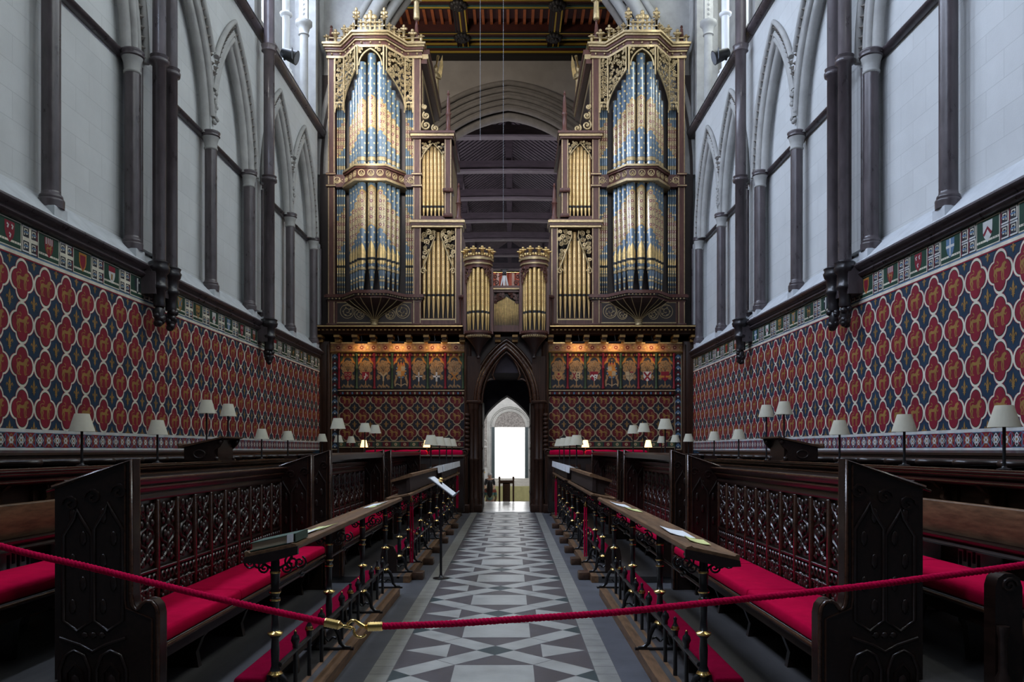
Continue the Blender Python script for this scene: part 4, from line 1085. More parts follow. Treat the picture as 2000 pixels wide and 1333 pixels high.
                if order == 0: q.disc(c, z_ + .06, .03, 4, FI['paint_red'], 8); q.stroke([(c - .06, z_), (c, z_ - .06), (c + .06, z_)], .025, 4, FI['paint_red'])
                elif order == 1:
                    for j in (-1, 1): q.stroke([(c - .055 - j * .04, z_ - .07), (c - .055 + j * .04, z_ + .10)], .028, 4 + (j > 0), FI['paint_red'])
                    for b in (.07, .0, -.06): q.disc(c + .045, z_ + b, .022, 4, FI['paint_black'], 6)
                elif order == 2:
                    q.poly([(c, z_ + .05), (c + .1, z_ + .05), (c + .07, z_ - .06), (c, z_ - .125)], 4, FI['paint_white'])
                    q.stroke([(c - .1, z_ - .02), (c - .05, z_ + .04), (c, z_ - .02)], .035, 4, FI['paint_white'])
                    for b in (.0, -.06): q.disc(c + .035, z_ + b, .018, 5, FI['paint_black'], 6)
                elif order == 4:
                    q.stroke([(c, z_ - .12), (c, z_ + .12)], .008, 5, FI['paint_black']); q.stroke([(c - .1, z_ + .01), (c + .1, z_ + .01)], .008, 5, FI['paint_black'])
                    for j in (-1, 1): q.stroke([(c + .01, z_ + .06 - j * .05), (c + .095, z_ + .06 + j * .05)], .008, 5, FI['paint_black'])
                    q.rect(c, c + .1, z_ + .095, z_ + .125, 4, FI['paint_red'])
                elif order == 5:
                    for j in (-1, 1): q.stroke([(c - j * .075, z_ - .10), (c + j * .085, z_ + .11)], .045, 4 + (j > 0), FI['paint_red'])
                    q.disc(c, z_, .02, 6, FI['paint_orange'], 6)
                else: q.rect(c - .14, c + .14, z_ - .03, z_ + .02, 4, FI['paint_orange']); q.stroke([(c, z_ - .1), (c, z_ + .06)], .03, 5, FI['paint_red'])
        o = build(m2, 'painted_arms', FM, root)
        o['label'] = (DESIGNS_L if s < 0 else DESIGNS_R)[order] + ' under a gilded tree'
    for i in range(n + 1):
        u = 1.12 + pw * i
        mb = MB(T); r = .026
        mb.lathe(u, DS - .035, [(r * 1.5, zp0), (r * 1.5, zp0 + .04), (r, zp0 + .07), (r, zp0 + .50), (r * 1.5, zp0 + .52), (r * 1.5, zp0 + .55), (r, zp0 + .58), (r, zp1 - .06), (r * 1.6, zp1 - .03), (r * 1.6, zp1 + .02)], 10)
        build(mb, 'colonnette', 'paint_red' if i % 2 else 'screen_green', root)
    # coved brackets and the moulded shelf that carries the organ
    mb = MB(T); mb.box(0.0, 4.83, DS + .02, DS + .25, zs_(672), zs_(655), SI['case_dark'])
    for i in range(11):
        u = .22 + i * .455
        mb.box(u - .07, u + .07, DS - .42, DS + .05, 4.46, 4.52, SI['paint_gold']); mb.box(u - .07, u + .07, DS - .28, DS + .05, 4.36, 4.42, SI['paint_gold'])
        mb.box(u - .06, u + .06, DS - .36, DS + .05, 4.42, 4.46, SI['oak_screen'])
    build(mb, 'bracket_course', SM, root)
    mb = MB(T)
    pr = [(DS + .3, 4.55), (DS - .34, 4.55), (DS - .36, 4.60), (DS - .44, 4.62), (DS - .50, 4.69), (DS - .56, 4.70), (DS - .58, 4.75), (DS + .3, 4.77)]
    mb.extr([(1.10, d, z) for d, z in pr], (3.80, 0, 0), SI['oak_screen']); mb.extr([(0, d + .35, z) for d, z in pr], (1.1, 0, 0), SI['oak_screen'])
    a = 1.15
    while a < 4.88:
        mb.box(a, a + .055, DS - .47, DS - .40, 4.625, 4.675, SI['paint_gold']); a += .105
    mb.box(1.10, 4.90, DS - .575, DS - .56, 4.705, 4.73, SI['gilt'])
    build(mb, 'shelf', SM, root)
    # three picture lights
    for i, u in enumerate((1.84, 2.77, 3.71)):
        x, y, _ = T((u, DS - .27, 4.33))
        j = (2 - i) if s < 0 else i
        t = thing('picture_light', 'lit picture light under the organ shelf, %s from left on the doorway\'s %s side' % (ORD[j], sd), 'picture light', (x, y, 4.33), 'picture lights over the painted panels')
        m2 = MB(); m2.tube([(x - .16, y, 4.345), (x + .16, y, 4.345)], .032, 8); build(m2, 'lamp_housing', 'black', t)
        m2 = MB(); m2.tube([(x, y, 4.37), (x + .02, y + .01, 4.42), (x, y + .02, 4.48), (x, y + .03, 4.555)], .008, 5); m2.ell((x, y + .03, 4.555), (.03, .03, .015), 8, 4); build(m2, 'hanging_arm', 'iron', t)
        l = bpy.data.lights.new('picture_light_glow', 'AREA'); l.shape = 'RECTANGLE'; l.size = .30; l.size_y = .04; l.energy = 3.0; l.color = (1.0, 0.62, 0.27)
        lo = bpy.data.objects.new('picture_light_glow', l); COL.objects.link(lo); lo.location = (x, y, 4.305)
        lo.rotation_euler = (Vector((x, DS - .02, 3.85)) - Vector((x, y, 4.305))).to_track_quat('-Z', 'Y').to_euler()
    # return desk against the screen, with long cushions and lit lamps
    t = thing('return_desk', 'dark oak return desk below the screen on the %s of the doorway' % sd, 'desk', T((2.4, 19.9, 0)), 'return desks below the screen')
    mb = MB(T); mb.bbox(1.02, 4.3, 19.75, 20.15, .08, 1.42, .02); build(mb, 'desk_front', 'oak_dark', t)
    mb = MB(T); mb.bbox(1.0, 4.3, 19.66, 20.2, 1.42, 1.475, .015); build(mb, 'desk_top', 'oak_mid', t)
    for i in range(4):
        mb = MB(T); mb.bbox(1.12 + i * .8, 1.80 + i * .8, 19.735, 19.76, .35, 1.25, .012); build(mb, 'panel', 'oak_screen', t)
    for i, (a, b) in enumerate(((1.06, 1.86), (1.92, 2.68), (2.72, 3.40))):
        mb = MB(T); cushion(mb, a, b, 19.72, 20.12, 1.475, 1.585, .045)
        single(mb, 'desk_cushion', 'red_cloth', 'long red cushion on the %s return desk, %s from the doorway' % (sd, ORD[i]), 'cushion', 'red cushions on the return desks')
def cushion(mb, x0, x1, y0, y1, z0, z1, b, puff=.012, nx=8, ny=6, mat=0):
    """soft box: rounded edges and a slightly domed, dimpled top"""
    def ring(k, z): return [(x0 + k, y0 + k * .8, z), (x1 - k, y0 + k * .8, z), (x1 - k, y1 - k * .8, z), (x0 + k, y1 - k * .8, z)]
    zt = z1 - b
    R_ = [ring(b * .25, z0), ring(0, z0 + b * .3), ring(0, zt), ring(b * .12, zt + b * .5), ring(b * .4, z1 - b * .12), ring(b * .9, z1)]
    v = [p for r in R_ for p in r]
    f = [[i * 4 + k, i * 4 + (k + 1) % 4, (i + 1) * 4 + (k + 1) % 4, (i + 1) * 4 + k] for i in range(len(R_) - 1) for k in range(4)]
    f.append([3, 2, 1, 0]); mb.add(v, f, mat, False)
    X0, X1, Y0, Y1 = x0 + b * .9, x1 - b * .9, y0 + b * .72, y1 - b * .72
    g = []
    for j in range(ny + 1):
        for i in range(nx + 1):
            a, c = i / nx, j / ny
            e = min(a, 1 - a, c, 1 - c)
            z = z1 + (puff * min(1, e * 4) + rnd.uniform(-.35, .35) * puff if e > 0 else 0)
            g.append((X0 + (X1 - X0) * a, Y0 + (Y1 - Y0) * c, z))
    mb.add(g, [[j * (nx + 1) + i, j * (nx + 1) + i + 1, (j + 1) * (nx + 1) + i + 1, (j + 1) * (nx + 1) + i] for j in range(ny) for i in range(nx)], mat, True)
for s in (-1, 1): screen_half(s)

def screen_doorway():
    t = thing('screen_doorway', 'tall dark oak pointed doorway in the middle of the choir screen', 'doorway', (AX, DS, 0))
    x = lambda u: AX + u
    # clustered jamb posts
    for s in (-1, 1):
        mb = MB(SX(s))
        for u, d, r in ((.70, DS - .12, .055), (.79, DS - .24, .075), (.89, DS - .30, .06), (.98, DS - .22, .05)):
            mb.lathe(u, d, [(r * 1.7, 0), (r * 1.7, .22), (r * 1.4, .26), (r * 1.6, .32), (r, .38), (r, 1.3), (r * 1.25, 1.33), (r * 1.25, 1.38), (r, 1.4), (r, 2.62), (r * 1.3, 2.66), (r * 1.15, 2.70), (r * 1.5, 2.78)], 12)
        mb.box(.66, 1.0, DS - .2, DS + .1, 0, 4.0)
        mb.bbox(.62, 1.02, DS - .38, DS + .1, 0, .20, .02); mb.bbox(.64, 1.02, DS - .36, DS, 2.78, 2.86, .02)
        build(mb, 'jamb', 'oak_screen', t)
        mb = MB(SX(s))                              # carved outer buttress with little animals and scrolls
        mb.bbox(.98, 1.10, DS - .5, DS - .1, 0, 1.55, .02)
        for i in range(9): mb.ell((1.0, DS - .36, 1.6 + i * .11), (.075, .08, .06), 8, 5)
        mb.tube([(a, DS - .5, z) for a, z in spiral(1.04, 1.52, .10, 1.4)], .025, 6)
        mb.tube([(1.04, DS - .52, .2), (1.04, DS - .52, 1.5)], .04, 8); mb.bbox(.93, 1.15, DS - .60, DS - .1, 0, .22, .02)
        build(mb, 'buttress', 'oak_screen', t)
    # outer wooden arch with deep rolls and cusps
    mb = MB()
    a, rise, z0 = .70, 1.40, 2.80
    for off, d, r in ((.02, DS - .30, .055), (.10, DS - .22, .045), (-.07, DS - .20, .035), (.19, DS - .16, .04)):
        mb.tube([(x(px), d, z0 + pz) for px, pz in arch_pts(a, rise, 16, 0, 0, off)], r, 8)
    build(mb, 'arch', 'oak_edge', t)
    mb = MB()
    ap = arch_pts(a, rise, 18)
    for i in range(len(ap) - 1):                   # spandrel board
        mb.poly([(x(ap[i][0]), DS - .1, z0 + ap[i][1]), (x(ap[i + 1][0]), DS - .1, z0 + ap[i + 1][1]), (x(ap[i + 1][0]), DS - .1, 4.35), (x(ap[i][0]), DS - .1, 4.35)])
    for s in (-1, 1):
        mb.box(min(x(s * .70), x(s * 1.0)), max(x(s * .70), x(s * 1.0)), DS - .1, DS - .06, 2.8, 4.35)
    build(mb, 'spandrel', 'case_dark', t)
    mb = MB()
    for s in (-1, 1):                              # cusps
        q = [(s * .66, 2.95), (s * .52, 3.35), (s * .40, 3.42), (s * .30, 3.40), (s * .36, 3.52), (s * .28, 3.75), (s * .12, 4.05), (0, 4.16)]
        mb.tube([(x(u), DS - .18, z) for u, z in q], .03, 7)
    build(mb, 'cusping', 'oak_edge', t)
    # passage behind: side walls, vault and inner stone arch
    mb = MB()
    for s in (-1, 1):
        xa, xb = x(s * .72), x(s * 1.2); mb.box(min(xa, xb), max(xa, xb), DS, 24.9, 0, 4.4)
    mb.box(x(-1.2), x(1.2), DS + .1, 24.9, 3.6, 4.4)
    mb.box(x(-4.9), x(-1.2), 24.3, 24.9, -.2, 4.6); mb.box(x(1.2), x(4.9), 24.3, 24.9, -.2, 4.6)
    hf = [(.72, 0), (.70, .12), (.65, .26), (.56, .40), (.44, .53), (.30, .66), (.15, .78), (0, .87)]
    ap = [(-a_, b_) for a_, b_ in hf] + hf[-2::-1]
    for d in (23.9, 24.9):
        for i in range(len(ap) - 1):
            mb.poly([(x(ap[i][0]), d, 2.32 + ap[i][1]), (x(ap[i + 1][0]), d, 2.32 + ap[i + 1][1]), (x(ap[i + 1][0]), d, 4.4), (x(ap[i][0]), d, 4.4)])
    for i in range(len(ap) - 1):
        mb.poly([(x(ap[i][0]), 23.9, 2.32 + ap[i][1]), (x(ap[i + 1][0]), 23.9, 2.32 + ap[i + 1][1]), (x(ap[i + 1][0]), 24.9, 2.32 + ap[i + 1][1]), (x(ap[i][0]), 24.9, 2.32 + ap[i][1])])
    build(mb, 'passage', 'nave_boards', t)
    for s in (-1, 1):                              # folded door leaves
        mb = MB(SX(s)); mb.bbox(.63, .71, 21.5, 22.9, .01, 2.9, .015)
        for k in range(4): mb.box(.62, .64, 21.5, 22.9, .4 + k * .6, .46 + k * .6)
        build(mb, 'door_leaf', 'oak_screen', t)
screen_doorway()

# ================================================================== ORGAN
def pipe(u, d, r, z0, zm, z1, T, band=None, n=14, foot=True, cap=True):
    """speaking pipe: cone foot z0..zm, body zm..z1. band = (centre, half height) of the stencilled band"""
    mb = MB(T)
    prof = []
    if foot: prof += [(r * .22, z0), (r * .98, zm - .02), (r, zm)]
    else: prof += [(r, z0)]
    zz = [p[1] for p in prof]
    prof += [(r, z1 - .01), (r * .93, z1)]
    v = []; uv = []; m = len(prof)
    for rr, z in prof:
        for k in range(n + 1):
            a = -pi + 2 * pi * k / n
            v.append((u + rr * math.sin(a), d - rr * math.cos(a), z))
            uv.append((a * rr, (z - band[0]) / band[1] if band else z - zm))
    f = [[i * (n + 1) + k, i * (n + 1) + k + 1, (i + 1) * (n + 1) + k + 1, (i + 1) * (n + 1) + k] for i in range(m - 1) for k in range(n)]
    mb.add(v, f, 0, True, uv)
    mb.add([v[(m - 1) * (n + 1) + k] for k in range(n)], [list(range(n))], 0)
    return mb
def mouth(u, d, r, zm, T, h, shade='gilt'):
    """leaf-shaped gilded lip, the dark slot and the lower lip of a pipe"""
    mb = MB(T); n = 8
    for (pts, m) in (([(w_, zm + .035 + t * h) for t, w_ in ((0, .98), (.25, 1.05), (.5, .90), (.75, .52), (1.0, .0))], 0),):
        v = []; k = len(pts)
        for w_, z in pts:
            for j in range(n + 1):
                a = w_ * (-1 + 2 * j / n); v.append((u + r * 1.03 * math.sin(a), d - r * 1.03 * math.cos(a), z))
        mb.add(v, [[i * (n + 1) + j, i * (n + 1) + j + 1, (i + 1) * (n + 1) + j + 1, (i + 1) * (n + 1) + j] for i in range(k - 1) for j in range(n)], m, True)
    v = []
    for z in (zm - .03, zm + .03):
        for j in range(n + 1):
            a = 1.1 * (-1 + 2 * j / n); v.append((u + r * 1.04 * math.sin(a), d - r * 1.04 * math.cos(a), z))
    mb.add(v, [[j, j + 1, n + 2 + j, n + 1 + j] for j in range(n)], 1, True)
    v = []
    for w_, z in ((.98, zm - .03), (.90, zm - .07), (.55, zm - .11), (.0, zm - .14)):
        for j in range(n + 1):
            a = w_ * (-1 + 2 * j / n); rr = r * 1.035 * (1 - max(0, zm - z) * .6); v.append((u + rr * math.sin(a), d - rr * math.cos(a), z))
    mb.add(v, [[i * (n + 1) + j, i * (n + 1) + j + 1, (i + 1) * (n + 1) + j + 1, (i + 1) * (n + 1) + j] for i in range(3) for j in range(n)], 0, True)
    return build_later(mb)
def build_later(mb): return mb
def ring_band(u, d, r, z0, z1, T, n=14):
    mb = MB(T); mb.lathe(u, d, [(r * 1.02, z0), (r * 1.04, z0 + .008), (r * 1.04, z1 - .008), (r * 1.02, z1)], n, mats=[1, 0, 1]); return mb
def facet(p0, p1):
    """plane through plan points p0, p1: local t along, z up, o out towards the quire"""
    L = math.hypot(p1[0] - p0[0], p1[1] - p0[1]); ex, ey = (p1[0] - p0[0]) / L, (p1[1] - p0[1]) / L
    nx, ny = ey, -ex
    if ny > 0: nx, ny = -nx, -ny
    return (lambda t, z, o=0: (p0[0] + ex * t + nx * o, p0[1] + ey * t + ny * o, z)), L
def moulded(mb, path, layers, back, m=0):
    """stack of slabs following a plan path; layers = (z0, z1, projection, material)"""
    cu = sum(p[0] for p in path) / len(path)
    for z0, z1, o, mi in layers:
        pts = [(p[0] + (o * .7 if p[0] > cu else -o * .7), p[1] - o) for p in path]
        poly = [(a, b, z0) for a, b in pts] + [(pts[-1][0], back, z0), (pts[0][0], back, z0)]
        mb.extr(poly, (0, 0, z1 - z0), mi)
def scrolls(mb, F, region, seed, n, rmin, rmax, r_t, m=0, o=.0):
    """gilded scrollwork filling region(t, z) -> bool inside a box"""
    rr = random.Random(seed); (t0, t1, z0, z1, ok) = region
    placed = []
    tries = 0
    while len(placed) < n and tries < 600:
        tries += 1
        r = rr.uniform(rmin, rmax); t = rr.uniform(t0 + r * .8, t1 - r * .8); z = rr.uniform(z0 + r * .8, z1 - r * .8)
        if any(math.hypot(t - a, z - b) < (r + q) * .82 for a, b, q in placed): continue
        if not all(ok(t + r * .9 * math.cos(k), z + r * .9 * math.sin(k)) for k in (0, 1.6, 3.1, 4.7)): continue
        placed.append((t, z, r))
        sp = spiral(t, z, r, 1.5, rr.uniform(0, 6.28), 16, rr.choice((-1, 1)))
        mb.tube([F(a, b, o) for a, b in sp], r_t, 5, m)
        mb.ell(F(t, z, o + .012), (r * .26,) * 3, 6, 4, m)
        for k in range(3):
            a = rr.uniform(0, 6.28); mb.ell(F(t + r * .95 * math.cos(a), z + r * .95 * math.sin(a), o), (r * .22,) * 3, 5, 4, m)
def finial(mb, x, y, z, h, m=0, w=None):
    w = w or h * .32
    mb.lathe(x, y, [(w * .28, z), (w * .28, z + h * .45), (w * .5, z + h * .5), (w * .25, z + h * .56)], 6, mat=m)
    mb.ell((x, y, z + h * .88), (w * .30, w * .30, h * .13), 7, 5, m)
    for s in (-1, 1): mb.ell((x + s * w * .42, y, z + h * .70), (w * .34, w * .25, h * .10), 7, 5, m)
    mb.ell((x, y, z + h * .68), (w * .4, w * .3, h * .12), 7, 5, m)

CM = ['case_wood', 'gilt_pale', 'case_dark', 'paint_red', 'gilt']
def edge_gilt(mb, u0, u1, d, z0, z1):
    for u in (u0 + .018, u1 - .018): mb.box(u - .009, u + .009, d - .012, d + .004, z0, z1, 1)
def organ_case(s):
    T = SX(s); sd = SIDE[s]
    root = thing('organ_case', 'tall %s-hand organ case with starred blue pipes and gilded crest' % sd, 'organ', T((3.2, 21.6, 4.77)), 'twin organ cases on the screen')
    P = lambda mb, name, mats=CM: build(mb, name, mats, root)
    A0, A1 = (4.17, 21.15), (3.75, 20.55)          # tower corners in plan
    B1, B0 = (3.05, 20.55), (2.64, 21.15)
    # ---- body
    mb = MB(T)
    mb.box(2.28, 4.60, 21.55, 24.8, 4.77, 12.0, 2)
    mb.box(2.24, 2.29, 21.25, 24.8, 4.77, 11.75, 0)
    mb.box(2.20, 2.24, 21.45, 24.8, 10.1, 11.55, 1); mb.box(2.195, 2.21, 21.8, 24.5, 10.3, 11.35, 2)
    mb.box(1.50, 2.30, 21.75, 23.6, 7.40, 9.62, 2); mb.box(1.44, 1.50, 21.35, 23.6, 7.40, 9.62, 0); mb.box(1.425, 1.445, 21.6, 23.4, 7.7, 9.3, 1)
    mb.box(1.20, 2.30, 21.75, 23.4, 4.77, 7.35, 2); mb.box(1.16, 1.22, 21.35, 23.4, 4.77, 7.35, 0)
    for k, z in enumerate((11.60, 11.72, 11.84)): mb.box(2.06 - k * .035, 2.3, 21.2, 24.9, z, z + .12, 0 if k % 2 == 0 else 1)
    for z in (9.62, 9.70): mb.box(1.36, 1.6, 21.2, 23.7, z, z + .08, 0)
    mb.box(4.60, 4.88, 21.42, 21.55, 4.77, 11.4, 2)  # dark strip standing in for the shaded gap beside the case
    P(mb, 'case_body')
    # ---- posts
    for (u0, u1, z0, z1) in ((4.43, 4.61, 4.77, 11.75), (2.21, 2.41, 4.77, 11.75), (1.42, 1.60, 7.60, 9.62), (1.155, 1.33, 4.77, 7.35)):
        mb = MB(T); mb.box(u0, u1, 21.15, 21.5, z0, z1, 0); edge_gilt(mb, u0, u1, 21.15, z0, z1)
        mb.bbox(u0 - .03, u1 + .03, 21.10, 21.5, z0, z0 + .10, .01, 0)
        if u0 > 2: 
            for z in (8.38, 8.68): mb.box(u0 - .03, u1 + .03, 21.08, 21.5, z, z + .06, 0); mb.box(u0 - .035, u1 + .035, 21.075, 21.09, z + .02, z + .04, 1)
        if u0 == 1.42: mb.bbox(u0 - .05, u1 + .04, 21.05, 21.5, 8.24, 8.34, .015, 0)
        P(mb, 'post')
    path = [(4.62, 21.13), A0, A1, B1, B0, (2.19, 21.13)]
    # ---- top cornice
    mb = MB(T)
    moulded(mb, path, [(11.70, 11.76, .03, 1), (11.76, 11.86, .01, 0), (11.86, 11.90, .05, 1), (11.90, 11.96, .08, 0), (11.96, 12.01, .12, 1), (12.01, 12.06, .16, 1)], 21.6)
    for a, b in zip(path[:-1], path[1:]):
        F, L = facet(a, b)
        for k in range(max(2, int(L / .2))):
            t = (k + .5) * L / max(2, int(L / .2)); mb.ell(F(t, 11.81, .03), (.03, .03, .03), 6, 4, 1)
    P(mb, 'cornice')
    # ---- crest
    mb = MB(T)
    zc = 12.06
    for i, (a, b) in enumerate(zip(path[:-1], path[1:])):
        a = (a[0], a[1] - .08); b = (b[0], b[1] - .08)
        F, L = facet(a, b)
        n = 4 if 0 < i < 4 else 2
        if i == 2: n = 6
        for k in range(n + 1):
            t = L * k / n; p = F(t, zc); ends = k in (0, n)
            hh = (.40 if ends else .25) + (.10 if i == 2 and ends else 0)
            if i in (0, 4) and ends: hh = .18
            mb.box(p[0] - .022, p[0] + .022, p[1] - .022, p[1] + .022, zc, zc + hh * .7, 0)
            finial(mb, p[0], p[1], zc + hh * .3, hh * .9, 0, .10 if not ends else .13)
        mb.tube([F(0, zc + .13), F(L, zc + .13)], .018, 5, 0); mb.tube([F(0, zc + .02), F(L, zc + .02)], .03, 5, 0)
        if i == 2:
            c = L / 2
            for q in (-1, 1):
                mb.tube([F(c + q * x_, zc + z_) for x_, z_ in ((.03, .02), (.12, .06), (.14, .16), (.06, .22), (.02, .28))], .022, 6, 0)
                mb.ell(F(c + q * .10, zc + .36), (.075, .04, .07), 8, 6, 0)
            mb.ell(F(c, zc + .38), (.075, .05, .10), 8, 6, 0); mb.ell(F(c, zc + .48), (.055, .04, .06), 8, 6, 0); mb.ell(F(c, zc + .27), (.05, .04, .08), 8, 6, 0)
        elif i in (0, 4):
            finial(mb, *F(L / 2, zc)[:2], zc, .36, 0, .16)
    P(mb, 'crest', ['gilt_pale'])
    # ---- middle band and lower sill
    mb = MB(T)
    moulded(mb, path[1:5], [(8.34, 8.40, .07, 1), (8.40, 8.45, .04, 0), (8.45, 8.66, .0, 0), (8.66, 8.71, .04, 0), (8.71, 8.76, .07, 1)], 21.5)
    mb.box(4.17, 4.43, 21.12, 21.4, 8.38, 8.70, 0); mb.box(2.41, 2.64, 21.12, 21.4, 8.38, 8.70, 0)
    for a, b, n in ((A0, A1, 3), (A1, B1, 3), (B1, B0, 3), ((4.43, 21.12), A0, 2), (B0, (2.41, 21.12), 2)):
        F, L = facet(a, b)
        for k in range(n):
            t = L * (k + .5) / n; r = .078
            mb.tube([F(t + r * math.cos(2 * pi * j / 14), 8.555 + r * math.sin(2 * pi * j / 14), .006) for j in range(14)], .013, 5, 1, closed=True)
            for q in (-1, 0, 1): mb.ell(F(t + q * .034, 8.54 + (.03 if q == 0 else -.01), .008), (.02, .02, .034), 6, 4, 1)
            mb.ell(F(t, 8.505, .008), (.03, .02, .02), 6, 4, 1)
    P(mb, 'middle_band')
    mb = MB(T)
    moulded(mb, path, [(5.42, 5.47, .0, 0), (5.47, 5.52, .05, 2), (5.52, 5.58, .09, 0), (5.58, 5.61, .05, 0)], 21.5)
    for a, b in zip(path[:-1], path[1:]):
        F, L = facet(a, b); k = 0
        while k * .09 < L - .05: mb.ell(F(k * .09 + .05, 5.495, .055), (.025, .025, .025), 5, 4, 1); k += 1
    P(mb, 'sill')
    # fan corbel under the tower
    mb = MB(T)
    cpt = (3.40, 21.12)
    prev = None
    for i in range(9):
        t = i / 8; f = 1 - t
        g = f ** 1.9
        ring_ = [(cpt[0] + (p[0] - cpt[0]) * (.06 + .94 * g), cpt[1] + (p[1] - cpt[1]) * (.1 + .9 * g), 5.43 - .55 * t ** .75) for p in (A0, A1, B1, B0)]
        if prev:
            for k in range(3): mb.poly([prev[k], prev[k + 1], ring_[k + 1], ring_[k]], 2)
        prev = ring_
    for k in range(9):
        t = k / 8
        pl = [A0, A1, B1, B0]; seg = min(2, int(t * 3)); q = t * 3 - seg
        e = (pl[seg][0] + (pl[seg + 1][0] - pl[seg][0]) * q, pl[seg][1] + (pl[seg + 1][1] - pl[seg][1]) * q)
        pts = []
        for i in range(9):
            tt = i / 8; g = (1 - tt) ** 1.9
            pts.append((cpt[0] + (e[0] - cpt[0]) * (.07 + .94 * g), cpt[1] + (e[1] - cpt[1]) * (.12 + .9 * g) - .005, 5.43 - .55 * tt ** .75))
        mb.tube(pts, .011, 5, 1)
    mb.lathe(cpt[0], cpt[1] - .05, [(.04, 4.78), (.10, 4.80), (.08, 4.86), (.12, 4.93), (.07, 4.95)], 10, mat=1)
    P(mb, 'fan_corbel')
    # bottom panel with painted scrolls
    mb = MB(T); mb.box(2.41, 4.43, 21.2, 21.4, 4.77, 5.43, 0)
    mb.box(2.47, 4.37, 21.185, 21.21, 4.90, 5.40, 2)
    for z in (4.885, 5.41): mb.box(2.45, 4.39, 21.175, 21.2, z - .012, z + .012, 1)
    F = lambda t, z, o=0: (t, 21.18 - o, z)
    for q in (-1, 1):
        for c, z, r in ((3.40 + q * .72, 5.18, .17), (3.40 + q * .40, 5.10, .12)):
            mb.tube([F(a, b) for a, b in spiral(c, z, r, 1.7, 1.0, 20, q)], .009, 5, 1); mb.tube([F(c + r * 1.05 * math.cos(2 * pi * j / 18), z + r * 1.05 * math.sin(2 * pi * j / 18)) for j in range(18)], .008, 5, 1, closed=True)
            for k in range(5): mb.ell(F(c + r * .6 * math.cos(k * 1.26), z + r * .6 * math.sin(k * 1.26)), (.022, .01, .022), 5, 4, 1)
    P(mb, 'base_panel')
    # ---- pierced carving over the tall pipes
    FL, LL = facet(A0, A1); FC, LC = facet(A1, B1); FR, LR = facet(B1, B0)
    mb = MB(T)
    ap = [(LC / 2 + x_, 11.22 + z_) for x_, z_ in arch_pts(LC / 2 - .06, .42, 10)]
    for i in range(len(ap) - 1):
        mb.poly([FC(ap[i][0], ap[i][1], .04), FC(ap[i + 1][0], ap[i + 1][1], .04), FC(ap[i + 1][0], ap[i + 1][1] + .035, .04), FC(ap[i][0], ap[i][1] + .035, .04)], 0)
    mb.tube([FC(a, b, .05) for a, b in ap], .022, 6, 0)
    for t in (.02, LC - .02): mb.tube([FC(t, 11.0, .05), FC(t, 11.72, .05)], .024, 6, 0)
    inside = lambda t, z: z > 11.26 + .40 * max(0, 1 - ((t - LC / 2) / (LC / 2 - .05)) ** 2) ** .5 + .02
    scrolls(mb, FC, (.03, LC - .03, 11.2, 11.70, inside), 5 + s, 12, .03, .055, .012, 0, .05)
    P(mb, 'pierced_carving', ['gilt_pale'])
    for F, L, flip in ((FL, LL, True), (FR, LR, False)):
        mb = MB(T)
        low = lambda t, L=L, flip=flip: 10.35 + .78 * math.sqrt(max(0.0, ((t if flip else L - t) / L)))   # lower edge climbs towards the middle
        pts = [(L * k / 12, low(L * k / 12)) for k in range(13)]
        mb.tube([F(a, b, .045) for a, b in pts], .022, 6, 0)
        scrolls(mb, F, (.03, L - .03, 10.4, 11.70, lambda t, z: z > low(t) + .02), 9 + s + (3 if flip else 0), 34, .035, .075, .014, 0, .045)
        for t in (.015, L - .015): mb.tube([F(t, low(t), .045), F(t, 11.72, .045)], .020, 6, 0)
        P(mb, 'pierced_carving', ['gilt_pale'])
    for u0, u1 in ((4.17, 4.43), (2.41, 2.64)):
        F = lambda t, z, o=0, u0=u0: (u0 + t, 21.14 - o, z); L = u1 - u0
        mb = MB(T)
        scrolls(mb, F, (.01, L - .01, 10.58, 11.70, lambda t, z: True), 17 + int(u0 * 10) + s, 26, .035, .07, .013, 0, 0)
        mb.tube([F(L * k / 8, 10.30 + .28 * math.sin(pi * k / 8) ** .6, .01) for k in range(9)], .018, 6, 0)
        mb.box(u0, u1, 21.12, 21.16, 10.54, 10.58, 0)
        for t in (.01, L - .01): mb.tube([F(t, 10.3, .01), F(t, 11.7, .01)], .016, 5, 0)
        for k in range(3): mb.ell(F(L * (.25 + .25 * k), 10.46, .01), (.03, .03, .05), 6, 4, 0)
        P(mb, 'pierced_carving', ['gilt_pale'])
    # ---- pipes of the tower
    cx = 3.40
    arr = []                                        # (u, d, r, rank)
    arr.append((cx, 20.72, .112, 0))
    for q in (-1, 1): arr.append((cx + q * .232, 20.70, .098, 1))
    for F, L, flip in ((FL, LL, True), (FR, LR, False)):
        for t, r, k in ((.86, .086, 2), (.61, .079, 3), (.37, .072, 4), (.14, .062, 5)):
            tt = L * t if flip else L * (1 - t)
            p = F(tt, 0, -.14); arr.append((p[0], p[1], r, k))
    for u0, u1 in ((4.19, 4.42), (2.42, 2.63)):
        for k in range(4): arr.append((u0 + (u1 - u0) * (k + .5) / 4, 21.32, .0265, 6 + (k if u0 < 3 else 3 - k)))
    tops = [11.60, 11.38, 11.20, 11.0, 10.80, 10.60, 10.50, 10.50, 10.48, 10.46]
